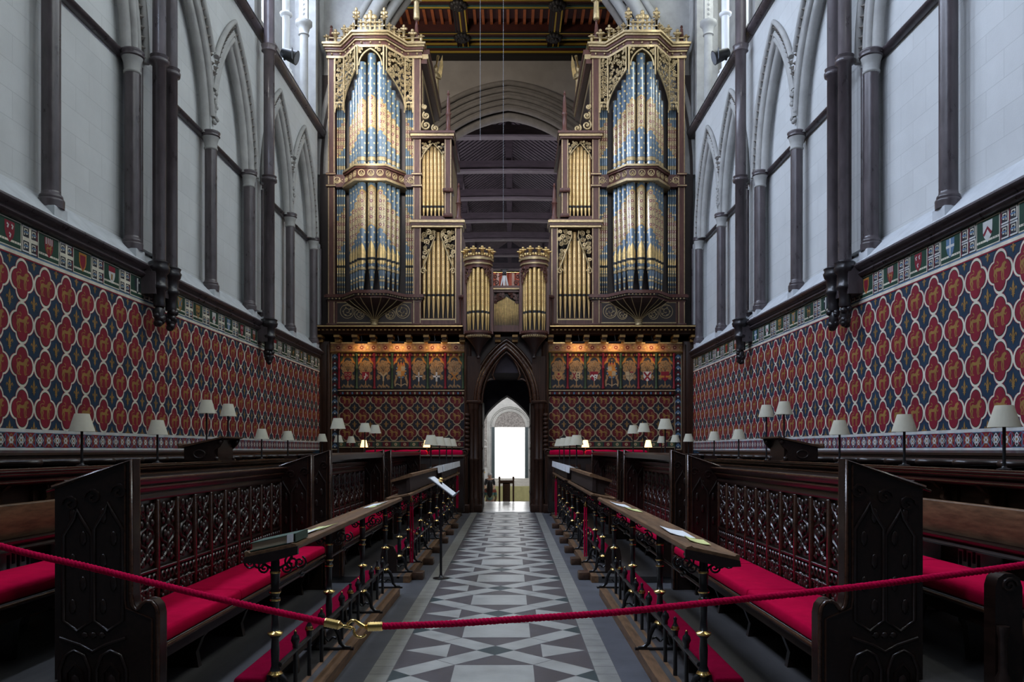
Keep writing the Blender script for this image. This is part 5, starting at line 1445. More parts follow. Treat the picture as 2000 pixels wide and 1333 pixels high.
    for (u, d, r, k) in arr:
        zb = (10.15, 10.05, 9.95, 9.82, 9.70, 9.58, 9.58, 9.64, 9.74, 9.84)[k]; hb = (.40, .40, .39, .38, .37, .36, .36, .36, .36, .36)[k]
        o = build(pipe(u, d, r, 8.70, 0, tops[k], T, (zb - 0, hb), 16 if k < 6 else 10, foot=False), 'upper_pipe', 'pipe_blue', root)
        build(ring_band(u, d, r, 8.88, 8.99, T, 14), 'gilt_ring', ['gilt_pale', 'paint_black'], o)
        zb = (7.78, 7.68, 7.56, 7.43, 7.30, 7.18, 7.12, 7.22, 7.34, 7.46)[k]; hb = (.50, .49, .48, .47, .46, .45, .44, .44, .44, .44)[k]
        zm = (6.42, 6.40, 6.40, 6.40, 6.40, 6.40, 6.36, 6.36, 6.36, 6.36)[k]
        o = build(pipe(u, d, r, 5.60, zm, 8.44, T, (zb, hb), 16 if k < 6 else 10), 'lower_pipe', 'pipe_blue', root)
        if k < 6: build(mouth(u, d, r, zm, T, (.42, .38, .36, .34, .32, .30)[k]), 'mouth', ['gilt', 'black'], o)
        else: build(mouth(u, d, r, zm, T, .2), 'mouth', ['gilt', 'black'], o)
        build(ring_band(u, d, r * .86, zm - .27, zm - .19, T), 'gilt_ring', ['gilt_pale', 'paint_black'], o)
        build(ring_band(u, d, r * .50, zm - .56, zm - .49, T), 'gilt_ring', ['gilt_pale', 'paint_black'], o)
    # ---- inner stages with gilded pipes
    mb = MB(T)
    moulded(mb, [(2.42, 21.1), (1.40, 21.1)], [(9.62, 9.67, .03, 0), (9.67, 9.73, .07, 1), (9.73, 9.79, .11, 0)], 21.6)
    P(mb, 'stage_cornice')
    mb = MB(T)
    moulded(mb, [(2.42, 21.1), (1.14, 21.1)], [(7.33, 7.38, .03, 1), (7.38, 7.44, .06, 0), (7.44, 7.50, .10, 1), (7.50, 7.54, .05, 0)], 21.6)
    P(mb, 'stage_cornice')
    mb = MB(T); mb.box(1.60, 2.21, 21.15, 21.4, 7.54, 7.64, 0); P(mb, 'stage_sill')
    mb = MB(T); mb.box(1.33, 2.21, 21.15, 21.4, 4.77, 5.0, 0); mb.box(1.33, 2.21, 21.14, 21.16, 4.95, 4.98, 1); P(mb, 'stage_sill')
    for k in range(6):
        u = 1.655 + k * .10; h = abs(k - 2.5)
        zm = 7.92
        o = build(pipe(u, 21.33, .046, 7.63, zm, 9.55 - h * .10, T, None, 12), 'gilded_pipe', 'pipe_gold', root)
        build(mouth(u, 21.33, .046, zm, T, .14), 'mouth', ['gilt', 'black'], o)
    for k in range(7):
        u = 1.40 + k * .124; h = abs(k - 3)
        zm = 5.62 - .0 * h
        o = build(pipe(u, 21.33, .056 - .003 * h, 4.98, zm, 7.26 - h * .22, T, None, 12), 'gilded_pipe', 'pipe_gold', root)
        build(mouth(u, 21.33, .056 - .003 * h, zm, T, .22), 'mouth', ['gilt', 'black'], o)
    # arch carving of the stages
    mb = MB(T); F = lambda t, z, o=0: (1.60 + t, 21.2 - o, z); L = .61
    ln = lambda t: 9.12 + .42 * (1 - abs(t - L / 2) / (L / 2)) ** .7
    mb.tube([F(L * k / 12, ln(L * k / 12)) for k in range(13)], .018, 6, 0)
    scrolls(mb, F, (0, L, 9.1, 9.6, lambda t, z: z > ln(min(max(t, 0), L)) + .01), 31 + s, 16, .025, .05, .011)
    P(mb, 'pierced_carving', ['gilt_pale'])
    for q in (0, 1):
        mb = MB(T); F = (lambda t, z, o=0: (1.33 + t, 21.18 - o, z)) if q == 0 else (lambda t, z, o=0: (2.21 - t, 21.18 - o, z))
        ln = lambda t: 6.28 + 2.3 * t
        mb.tube([F(.0, 6.25), F(.06, 6.32), F(.30, 6.95), F(.36, 7.12), F(.34, 7.26)], .022, 6, 0)
        scrolls(mb, F, (0, .38, 6.2, 7.30, lambda t, z: z > ln(t) + .02), 41 + s + q, 15, .05, .10, .018)
        mb.tube([F(a, b) for a, b in spiral(.06, 6.22, .08, 1.4, 0, 18, 1)], .016, 5, 0)
        P(mb, 'pierced_carving', ['gilt_pale'])
    # pinnacles and scroll crests
    for u, z0, z1 in ((1.50, 9.79, 10.86), (1.235, 7.54, 8.48), (2.32, 12.06, 12.70), (4.52, 12.06, 12.55)):
        mb = MB(T); h = z1 - z0; r = .07
        mb.lathe(u, 21.15, [(r * 1.2, z0), (r * 1.2, z0 + .07), (r * .8, z0 + .10), (r * .8, z0 + h * .42), (r * 1.15, z0 + h * .45), (r * .8, z0 + h * .49), (r * .55, z0 + h * .80), (r * .3, z0 + h * .90), (r * .6, z0 + h * .93), (r * .25, z0 + h * .96), (r * .4, z0 + h)], 10)
        P(mb, 'pinnacle', 'case_wood')
    mb = MB(T); F = lambda t, z, o=0: (2.18 - t, 21.2 - o, z)
    for c, z, r in ((.10, 10.0, .13), (.10, 10.25, .10), (.34, 9.92, .10), (.06, 10.48, .07)):
        mb.tube([F(a, b) for a, b in spiral(c, z, r, 1.5, 2.0, 18)], .026, 6, 0); mb.ell(F(c, z), (.03, .03, .03), 6, 4, 0)
    mb.tube([F(0, 9.8), F(.3, 9.83), F(.6, 9.80)], .03, 6, 0)
    P(mb, 'scroll_crest', ['gilt_pale'])
for s in (-1, 1): organ_case(s)

def gilded_angel(s, u, d, z, h, label, trumpet):
    T = SX(s); x, y, _ = T((u, d, z))
    t = thing('gilded_angel', label, 'statue', (x, y, z), 'gilded angels on the organ')
    k = h / .95
    mb = MB()
    mb.lathe(x, y, [(.07 * k, z), (.095 * k, z + .05 * k), (.085 * k, z + .25 * k), (.075 * k, z + .45 * k), (.10 * k, z + .62 * k), (.085 * k, z + .70 * k), (.035 * k, z + .74 * k), (.06 * k, z + .79 * k), (.065 * k, z + .86 * k), (.04 * k, z + .93 * k), (.0, z + .95 * k)], 14)
    for q in (-1, 1):
        mb.tube([(x + q * .085 * k, y, z + .66 * k), (x + q * .13 * k, y - .06 * k, z + .52 * k), (x + q * .02 * k, y - .12 * k, z + .55 * k)], [.034 * k, .03 * k, .024 * k], 7)
    build(mb, 'figure', 'gilt_pale', t)
    for q in (-1, 1):
        mb = MB(); pts = [(0, .50), (.12, .62), (.17, .95), (.15, 1.25), (.08, 1.05), (.03, .75)]
        mb.extr([(x + q * (a + .03) * k, y + .05 * k, z + b * k) for a, b in pts], (0, .03 * k, 0)); build(mb, 'wing', 'gilt', t)
    if trumpet:
        mb = MB(); mb.tube([(x, y - .06 * k, z + .83 * k), (x - s * .10 * k, y - .4 * k, z + 1.0 * k)], [.012, .045 * k], 8); build(mb, 'trumpet', 'gilt', t)
for s in (-1, 1):
    gilded_angel(s, 2.32, 21.15, 12.70, .85, 'gilded angel on the front pinnacle of the %s-hand organ case' % SIDE[s], False)
    gilded_angel(s, 2.12, 24.4, 12.08, 1.0, 'gilded winged angel at the rear corner of the %s-hand organ case' % SIDE[s], True)

def chair_organ():
    root = thing('chair_organ', 'small central chair organ with twin round towers of gilded pipes', 'organ', (AX, 20.7, 4.4))
    for s in (-1, 1):
        T = SX(s); c = .70
        P = lambda mb, name, mats=CM: build(mb, name, mats, root)
        hx = lambda r, dd=20.55: [(c + r * math.cos(a), dd - r * math.sin(a)) for a in (0, pi / 5, 2 * pi / 5, 3 * pi / 5, 4 * pi / 5, pi)]
        for nm_, lays in (('tower_base', ((4.40, 4.46, .29, 1), (4.46, 4.50, .32, 0), (4.50, 4.56, .36, 0))), ('tower_cornice', ((6.12, 6.20, .33, 0), (6.20, 6.24, .36, 1), (6.24, 6.31, .35, 0), (6.31, 6.37, .385, 1), (6.37, 6.40, .36, 0)))):
            mb = MB(T)
            for z0, z1, r, m in lays: mb.extr([(a, b, z0) for a, b in hx(r)], (0, 0, z1 - z0), m)
            if nm_ == 'tower_base':
                for k in range(18):
                    a = pi * (k + .5) / 18; mb.ell((c + .30 * math.cos(a), 20.55 - .30 * math.sin(a), 4.43), (.022, .022, .03), 6, 4, 1)
            P(mb, nm_)
        mb = MB(T)
        for k in range(6):
            a = pi * k / 5
            finial(mb, c + .35 * math.cos(a), 20.55 - .35 * math.sin(a), 6.40, .24, 0, .13)
        for k in range(5):
            for q in (.33, .66):
                a = pi * (k + q) / 5; mb.ell((c + .33 * math.cos(a), 20.55 - .33 * math.sin(a), 6.44), (.035, .03, .05), 6, 4, 0)
        P(mb, 'crest', ['gilt'])
        mb = MB(T); mb.lathe(c, 20.6, [(.02, 3.88), (.05, 3.92), (.02, 3.97), (.05, 4.03), (.11, 4.18), (.22, 4.32), (.30, 4.41)], 12); P(mb, 'pendant', 'case_dark')
        mb = MB(T)
        for u0, u1 in ((c - .37, c - .30), (c + .30, c + .37)): mb.box(u0, u1, 20.5, 20.8, 4.5, 6.15, 0)
        mb.box(c - .33, c + .33, 20.62, 20.8, 4.5, 6.2, 2)
        P(mb, 'tower_frame')
        for k in range(7):
            a = pi * (k + .5) / 7; r = .048 if 1 < k < 5 else .040
            u, d = c + .255 * math.cos(a), 20.53 - .235 * math.sin(a)
            o = build(pipe(u, d, r, 4.55, 5.02, 6.12 - abs(k - 3) * .03, T, None, 12), 'gilded_pipe', 'pipe_chair', root)
            build(mouth(u, d, r, 5.02, T, .14), 'mouth', ['gilt', 'black'], o)
        for q in (-1, 1):
            mb = MB(T); F = lambda t, z, o=0: (c + q * .335 * math.cos(.25 + t * 3.3), 20.54 - .325 * math.sin(.25 + t * 3.3), z)
            scrolls(mb, F, (0, .30, 5.62, 6.14, lambda t, z: z > 5.62 + 1.5 * t), 61 + q + s, 16, .025, .05, .012)
            P(mb, 'pierced_carving', ['case_wood'])
        # side post and scroll
        mb = MB(T)
        for u in (1.10, 1.17): mb.lathe(u, 20.9, [(.04, 4.75), (.03, 4.85), (.03, 5.40), (.05, 5.44), (.05, 5.48)], 8)
        mb.bbox(1.03, 1.22, 20.8, 21.0, 5.46, 5.54, .01)
        P(mb, 'side_post', 'case_wood')
        mb = MB(T)
        for (a, b, r) in ((.25, 5.83, .075), (.29, 5.98, .06), (.25, 5.72, .05)): mb.tube([(p, 20.75, q) for p, q in spiral(a, b, r, 1.4, 0, 16)], .016, 6)
        P(mb, 'scroll_crest', ['case_wood'])
    mb = MB(); x = lambda u: AX + u
    mb.box(x(-.38), x(.38), 20.78, 21.0, 5.60, 5.66, 0); mb.box(x(-.40), x(.40), 20.72, 21.0, 5.66, 5.70, 1); mb.box(x(-.40), x(.40), 20.70, 21.0, 5.70, 5.75, 0)
    mb.box(x(-.38), x(.38), 20.80, 21.0, 4.60, 4.76, 0)
    for q in (-1, 1): mb.box(x(q * .345) - .03, x(q * .345) + .03, 20.76, 21.0, 4.6, 5.6, 0)
    mb.box(x(-.33), x(.33), 20.92, 21.0, 4.7, 5.6, 2)
    build(mb, 'middle_frame', CM, root)
    for k in range(19):
        u = x(-.297 + .033 * k); h = abs(k - 9)
        o = build(pipe(u, 20.87, .0145, 4.77, 4.98 + .018 * h, 5.50 - h * .020, None, None, 8), 'front_pipe', 'gilt', root)
    for q in (-1, 1):
        mb = MB(); F = lambda t, z, o=0: (x(q * (.31 - t)), 20.82, z)
        scrolls(mb, F, (0, .30, 5.30, 5.60, lambda t, z: z > 5.28 + .75 * t), 71 + q, 12, .03, .055, .013)
        build(mb, 'pierced_carving', ['case_wood'], root)
    # striped curtain behind
    mb = MB(); pts = []
    n = 96; z0, z1 = 5.55, 6.30
    for k in range(n + 1):
        u = -1.1 + 2.2 * k / n; pts.append((x(u), 21.75 + .05 * math.sin(k * .9) + .02 * math.sin(k * 2.3)))
    for k in range(n):
        a, b = pts[k], pts[k + 1]; m = 1 if (k // 3) % 3 == 0 else 0
        mb.add([(a[0], a[1], z0), (b[0], b[1], z0), (b[0], b[1], z1), (a[0], a[1], z1), (a[0], a[1] + .02, z0), (b[0], b[1] + .02, z0), (b[0], b[1] + .02, z1), (a[0], a[1] + .02, z1)],
               [[0, 1, 2, 3], [4, 7, 6, 5], [3, 2, 6, 7], [0, 4, 5, 1]], m)
    t = thing('curtain', 'striped red and pale curtain hanging behind the chair organ', 'curtain', (x(0), 21.75, 5.5))
    build(mb, 'drape', ['curtain', 'curtain_pale'], t)
    mb = MB(); mb.tube([(x(-1.12), 21.76, 6.31), (x(1.12), 21.76, 6.31)], .018, 8); build(mb, 'rail', 'brass', t)
    # camera on a small tripod
    px, py = x(-.05), 20.88
    t = thing('camera_tripod', 'small white-legged tripod with a black camera on the chair organ top', 'tripod', (px, py, 5.75))
    for a in (0.5, 2.6, 4.6):
        mb = MB(); mb.tube([(px + .11 * math.cos(a), py + .07 * math.sin(a), 5.75), (px + .03 * math.cos(a), py + .02 * math.sin(a), 6.04)], [.018, .028], 7); build(mb, 'leg', 'white_paint', t)
    mb = MB(); mb.box(px - .05, px + .05, py - .08, py + .08, 6.06, 6.17); mb.tube([(px, py - .08, 6.115), (px, py - .15, 6.115)], .035, 10); mb.tube([(px - .10, py, 6.19), (px + .10, py, 6.20)], .014, 6); mb.tube([(px - .04, py, 6.08), (px - .16, py - .05, 6.00)], .010, 5); build(mb, 'camera_body', 'black', t)
    mb = MB(); mb.tube([(px, py, 6.02), (px, py, 6.07)], .022, 8); build(mb, 'tripod_head', 'iron', t)
chair_organ()
# two thin hanging cables
for u, lab in ((938, 'thin pale hanging cable, the one nearer the %s-hand organ case' % SIDE[-1]), (983, 'thin pale hanging cable near the middle of the opening')):
    d = 18.0; x_ = (u - 999) * d / 1600
    mb = MB(); mb.tube([(x_, d, 6.6 if u == 983 else 8.4), (x_, d, 15.9)], .0035, 6)
    single(mb, 'hanging_cable', 'grey_rubber', lab, 'cable', 'cables hanging from the vault')
# ================================================================== STALLS
BLK = [('front', 4.70, 9.0), ('middle', 9.83, 14.02), ('rear', 14.78, 19.6)]
def bench_end_outline(top, u_out=2.49, top_out=None):
    to = top_out if top_out is not None else top - .155
    return [(1.886, .0), (1.886, .66), (1.896, .705), (1.920, .735), (1.950, .74), (1.976, .725), (1.992, .700), (2.006, .690), (2.022, .698), (2.034, .722), (2.04, .77), (2.04, top), (u_out, to), (u_out, .0)]
def carved_end_lines(mb, T, d, top):
    """tracery carved on the flat of a bench end: two tall lights with ogee heads and a lower pair"""
    F = lambda u, z: (u, d, z)
    for u0, u1, z0, z1 in ((2.10, 2.265, .62, top - .30), (2.275, 2.44, .62, top - .34)):
        c = (u0 + u1) / 2
        pts = [(u0, z0), (u0, z1 - .1), (c - .02, z1), (c, z1 + .05), (c + .02, z1), (u1, z1 - .1), (u1, z0), (c, z0 - .06)]
        mb.tube([F(a, b) for a, b in pts], .012, 6, 0, closed=True)
        for k in range(5): mb.ell(F(c + .03 * (-1) ** k, z0 + .08 + k * .13), (.020, .008, .045), 8, 5)
    for u0, u1 in ((2.08, 2.25), (2.29, 2.46)):
        c = (u0 + u1) / 2
        mb.tube([F(a, b) for a, b in ((u0, .14), (u0, .34), (u0 + .03, .42), (c, .45), (u1 - .03, .42), (u1, .34), (u1, .14), (c, .10))], .012, 6, 0, closed=True)
        mb.tube([F(a, b) for a, b in ((u0 + .04, .17), (u0 + .04, .32), (c, .37), (u1 - .04, .32), (u1 - .04, .17))], .009, 5, 0, closed=True)
        mb.ell(F(c, .26), (.03, .012, .05), 6, 4)
    mb.tube([F(2.08, .52), F(2.2, .48), F(2.27, .44), F(2.34, .48), F(2.46, .52)], .012, 6, 0)
    for k in range(3): mb.ell(F(2.22 + k * .05, .535), (.022, .012, .022), 6, 4)
    for a, b in ((2.12, top - .19), (2.27, top - .22), (2.40, top - .26)): mb.tube([F(p, q) for p, q in spiral(a, b, .05, 1.3, 0, 14)], .009, 5, 0)
def carved_panel_mesh(w, h):
    """one carved upright panel (local: u = 0 plane facing -u, centred in d, z from 0)"""
    mb = MB()
    F = lambda a, b, o=0: (-.012 - o, a, b)
    for q in (-1, 1):
        mb.tube([F(q * w * t, h * z, .0) for t, z in ((.40, .98), (.36, .90), (.10, .78), (.02, .68), (.06, .60), (.30, .55), (.38, .45), (.30, .36), (.06, .30), (.02, .22), (.12, .12), (.38, .04))], .011, 5)
        for t, z, r in ((.24, .93, .030), (.28, .68, .026), (.16, .47, .030), (.28, .24, .028), (.22, .06, .030)): mb.ell(F(q * w * t, h * z, .004), (.014, r * .8, r), 7, 5)
        mb.tube([F(q * a, b) for a, b in spiral(w * .22, h * .82, w * .16, 1.3, 0, 12)], .008, 5)
        mb.tube([F(q * a, b) for a, b in spiral(w * .22, h * .15, w * .16, 1.3, 1, 12)], .008, 5)
    mb.tube([F(0, h * .06), F(0, h * .96)], .012, 5)
    for z in (.90, .64, .42, .14): mb.ell(F(0, h * z, .006), (.016, .024, .034), 7, 5)
    return mb
PANEL_DATA = {}
def pew(s, bi):
    T = SX(s); sd = SIDE[s]; nm, d0, d1 = BLK[bi]
    top = 1.547 if bi == 0 else 1.60
    rail = 1.41
    t = thing('choir_pew', 'carved dark oak choir pew, %s block, %s of the aisle' % (nm, sd), 'pew', T((2.2, (d0 + d1) / 2, .074)), 'carved front pews of the choir')
    P = lambda mb, n, m='oak_dark': build(mb, n, m, t)
    z0 = .074
    for dd, th in ((d0, .085), (d1 - .085, .085)):
        mb = MB(T); ol = [(a, max(b, z0)) for a, b in bench_end_outline(top)]
        mb.extr([(a, dd, b) for a, b in ol], (0, th, 0))
        e = P(mb, 'bench_end')
        mb = MB(T); prof = ol[1:12] + [ol[12]]
        pth = [(ol[0][0], ol[0][1] + .02)] + prof
        for y in (dd - .004, dd + th + .004): mb.tube([(a + .012, y, b - .008) for a, b in pth], .013, 6)
        for y in (dd - .003, dd + th + .003): mb.tube([(a + .045, y, b - .03) for a, b in pth[:2] + pth[9:]], .007, 5)
        build(mb, 'edge_roll', 'oak_edge', e)
        mb = MB(T); carved_end_lines(mb, T, dd - .004, top); build(mb, 'end_carving', 'oak_dark', e)
    a, b = d0 + .085, d1 - .085
    # back: rails, stiles, plain backing
    mb = MB(T)
    mb.box(2.405, 2.45, a, b, z0, rail - .02)
    P(mb, 'backrest')
    mb = MB(T)
    pr = [(2.41, 1.245), (2.375, 1.25), (2.365, 1.275), (2.385, 1.30), (2.345, 1.33), (2.345, 1.365), (2.31, 1.385), (2.31, rail), (2.45, rail + .005)]
    mb.extr([(u, a, z) for u, z in pr], (0, b - a, 0)); P(mb, 'top_rail', 'oak_mid' if bi == 1 else 'oak_dark')
    mb = MB(T); mb.tube([(2.345, a, 1.345), (2.345, b, 1.345)], .012, 6); mb.tube([(2.312, a, rail - .006), (2.312, b, rail - .006)], .011, 6); P(mb, 'rail_moulding', 'oak_edge')
    mb = MB(T)
    for z, h in ((.765, .025), (.640, .022), (.50, .03)): mb.bbox(2.375, 2.41, a, b, z - h, z, .006)
    n = int(round((b - a) / (.345 if bi == 0 else .40))); w = (b - a) / n
    P(mb, 'lower_rail')
    for k in range(n + 1):
        mb = MB(T); y = a + w * k; mb.bbox(2.37, 2.41, y - .022, y + .022, .5, 1.25, .008); P(mb, 'stile', 'oak_edge')
    # band of little pierced roundels
    mb = MB(T); y = a + .04
    while y < b - .03:
        mb.tube([(2.38, y + .028 * math.cos(2 * pi * j / 9), .697 + .028 * math.sin(2 * pi * j / 9)) for j in range(9)], .009, 5, 0, closed=True); y += .072
    P(mb, 'roundel_band', 'oak_carved')
    pw_ = w - .05
    key = round(pw_, 3)
    for k in range(n):
        yc = a + w * (k + .5)
        for z_, h_, nme in ((.79, .44, 'carved_panel'), (.515, .11, 'small_carved_panel')):
            kk = (key, h_, s)
            if kk not in PANEL_DATA:
                mbp = carved_panel_mesh(pw_, h_)
                mbp.T = None
                mbp.v = [(s * x_, y_, z2) for x_, y_, z2 in mbp.v]
                o = build(mbp, nme, 'oak_carved'); PANEL_DATA[kk] = o
            else:
                o = PANEL_DATA[kk].copy(); COL.objects.link(o)
            o.parent = t; X = T((2.40, yc, z_)); L = LOC[t.name]
            o.location = (X[0] - L[0], X[1] - L[1], X[2] - L[2])
    # book board on the back, for the row behind
    mb = MB(T)
    if bi >= 1:
        mb.extr([(u, a, z) for u, z in ((2.04, 1.535), (2.10, 1.56), (2.62, 1.52), (2.62, 1.49), (2.04, 1.51))], (0, b - a, 0))
        mb.box(2.42, 2.46, a, b, 1.39, 1.53)
        mb.box(2.06, 2.10, a, b, 1.47, 1.545)
    else: mb.extr([(u, a, z) for u, z in ((2.40, rail), (2.40, rail + .02), (2.47, rail + .002), (2.485, rail + .012), (2.485, rail - .03), (2.42, rail - .03))], (0, b - a, 0))
    P(mb, 'book_board', 'oak_dark')
    # seat and brackets
    mb = MB(T); mb.bbox(1.90, 2.42, a, b, .425, .47, .012); mb.box(1.93, 1.96, a, b, .36, .43); P(mb, 'seat')
    mb = MB(T); mb.tube([(1.902, a, .447), (1.902, b, .447)], .016, 6); P(mb, 'seat_edge', 'oak_edge')
    k = 1
    while a + k * .95 < b - .2:
        y = a + k * .95; mb = MB(T)
        mb.extr([(u, y, z) for u, z in ((1.95, .43), (1.97, .36), (2.04, .28), (2.08, .18), (2.06, .074), (2.30, .074), (2.36, .43))], (0, .06, 0)); P(mb, 'seat_bracket'); k += 1
    # cushions
    cuts = [a + .02, a + (1.32 if bi == 0 else (b - a) / 2), b - .02]
    if bi == 0: cuts = [a + .02, a + 1.36, a + 2.75, b - .02]
    for k in range(len(cuts) - 1):
        mb = MB(T); cushion(mb, 1.895, 2.37, cuts[k] + .008, cuts[k + 1] - .008, .472, .555, .035, .010, 6, 10)
        single(mb, 'pew_cushion', 'red_cloth', 'red cushion on the %s choir pew %s of the aisle, %s along' % (nm, sd, ORD[k]), 'cushion', 'red cushions of the choir pews')
for s in (-1, 1):
    for bi in range(3): pew(s, bi)

# ------------------------------------------------------------------ iron-legged music desks
def desk_post(mb, u, d, z0, full=True):
    r = .0205
    prof = [(r * 1.5, .24), (r * 1.6, .27), (r * 2.2, .283), (r * 1.6, .30), (r * 1.1, .33), (r * 1.25, .42), (r * 1.0, .49), (r * 2.1, .512), (r * 2.25, .522), (r * 1.2, .535), (r * 1.0, .60), (r * 1.1, .70), (r * 1.5, .712), (r * 1.5, .724), (r * 1.0, .735), (r * 1.5, .757), (r * 1.7, .768), (r * 1.1, .785), (r * 1.3, .82), (r * 1.35, .865), (r * 1.5, .874), (r * 1.5, .886), (r * 1.3, .895), (r * 1.1, .995)]
    mats = [0, 1, 1, 0, 0, 0, 0, 1, 1, 0, 0, 0, 1, 0, 0, 1, 0, 0, 0, 0, 1, 0, 0]
    mb.lathe(u, d, prof, 14, mats=mats)
def music_desk(s, bi):
    T = SX(s); sd = SIDE[s]; nm, e0, e1 = BLK[bi]
    d0 = ((4.70 if s < 0 else 4.56), 9.95, 15.0)[bi]; d1 = (9.25, 14.2, 19.5)[bi]
    t = thing('music_desk', 'long oak music desk on black iron standards, %s block, %s of the aisle' % (nm, sd), 'desk', T((1.26, (d0 + d1) / 2, .076)), 'iron music desks along the aisle')
    P = lambda mb, n, m='iron': build(mb, n, m, t)
    mb = MB(T)
    mb.extr([(u, d0, z) for u, z in ((1.10, 1.033), (1.105, 1.058), (1.135, 1.064), (1.145, 1.056), (1.375, 1.006), (1.385, 1.016), (1.402, 1.012), (1.40, .980), (1.12, 1.018))], (0, d1 - d0, 0))
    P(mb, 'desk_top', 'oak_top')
    mb = MB(T); mb.extr([(u, d0 - .012, z) for u, z in ((1.095, 1.0), (1.095, 1.048), (1.40, .983), (1.405, .95), (1.30, .945))], (0, .03, 0)); P(mb, 'desk_end', 'oak_dark')
    posts = {0: (4.82, 6.24, 7.64, 9.02), 1: (10.15, 11.05, 12.5, 13.95), 2: (15.2, 16.6, 18.0, 19.3)}[bi]
    for d in posts:
        mb = MB(T); desk_post(mb, 1.26, d, .076); o = build(mb, 'standard', ['iron', 'brass'], t)
        mb = MB(T)
        for q in (-1, 1):
            mb.tube([(1.26 + q * a, d, z) for a, z in ((.015, .275), (.05, .25), (.075, .19), (.085, .13), (.12, .095), (.165, .09))], [.022, .020, .017, .016, .016, .014], 7)
            mb.tube([(1.26 + q * a, d, z) for a, z in ((.0, .14), (.03, .17), (.06, .16))], .010, 5)
        mb.box(1.26 - .19, 1.26 + .19, d - .018, d + .018, .075, .090)
        build(mb, 'foot', 'iron', o)
        mb = MB(T)
        for q in (-1, 1):
            mb.tube([(1.26 + q * a, d, z) for a, z in ((.02, .90), (.07, .93), (.10, .975))], .008, 5)
            for a, z, r, g in ((.10, .938, .05, 1), (.065, .905, .036, -1), (.145, .935, .04, -1)):
                mb.tube([(1.26 + q * p_, d, z_) for p_, z_ in spiral(a, z, r, 1.6, 1.2, 18, g)], .0065, 5)
        build(mb, 'scroll_bracket', 'iron', o)
    # low rail with finialled balusters, and the upper tie rod
    mb = MB(T); mb.tube([(1.235, posts[0], .335), (1.235, posts[-1], .335)], .015, 8); P(mb, 'low_rail')
    mb = MB(T); mb.tube([(1.29, posts[0], .76), (1.29, posts[-1], .76)], .0095, 6)
    for a, b in zip(posts[:-1], posts[1:]): mb.ell((1.29, (a + b) / 2, .76), (.022, .05, .022), 8, 6)
    P(mb, 'tie_rod')
    for a, b in zip(posts[:-1], posts[1:]):
        n = 3 if b - a > 1.2 else 1
        for k in range(1, n + 1):
            d = a + (b - a) * k / (n + 1); r = .014
            mb = MB(T)
            if k == 2: prof = [(r, .075), (r, .30), (r * 1.5, .36), (r * 1.6, .375), (r * 2.1, .385), (r * 2.1, .392), (r * 1.6, .41), (r * .8, .43), (r * .7, .445), (r * 1.0, .46), (0, .475)]
            else: prof = [(r, .075), (r, .34), (r * 1.4, .355), (r * 1.3, .37), (r * 2.1, .395), (r * 1.7, .42), (r * .7, .435), (r * .7, .45), (0, .462)]
            mats = [0] * (len(prof) - 1)
            if k == 2: mats[4] = 1; mats[5] = 1
            else: mats[-1] = 1
            mb.lathe(1.235, d, prof, 10, mats=mats); build(mb, 'baluster', ['iron', 'brass'], t)
    # low red kneeling bench behind the rail
    k0, k1 = (4.72, 8.95) if bi == 0 else ((10.2, 13.95) if bi == 1 else (15.1, 19.4))
    t2 = thing('kneeling_bench', 'low red-carpeted bench behind the iron rail, %s block, %s of the aisle' % (nm, sd), 'bench', T((1.38, (k0 + k1) / 2, .075)), 'low red benches behind the iron rails')
    mb = MB(T); cushion(mb, 1.305, 1.47, k0, k1, .245, .285, .02, .004, 4, 24); build(mb, 'carpet_top', 'red_carpet', t2)
    mb = MB(T); mb.bbox(1.315, 1.46, k0 + .02, k1 - .02, .20, .246, .006); build(mb, 'bench_board', 'oak_dark', t2)
    y = k0 + .05
    while y < k1:
        mb = MB(T); mb.extr([(1.325, y, .075), (1.45, y, .075), (1.44, y, .2), (1.335, y, .2)], (0, .05, 0)); build(mb, 'leg', 'oak_dark', t2); y += .82
    if bi:                                            # solid oak end at the head of the bench
        mb = MB(T); mb.extr([(1.29, k0 - .07, .075), (1.49, k0 - .07, .075), (1.49, k0 - .07, .27), (1.47, k0 - .07, .38), (1.42, k0 - .07, .43), (1.33, k0 - .07, .40), (1.29, k0 - .07, .3)], (0, .07, 0)); build(mb, 'bench_end', 'oak_dark', t2)
for s in (-1, 1):
    for bi in range(3): music_desk(s, bi)

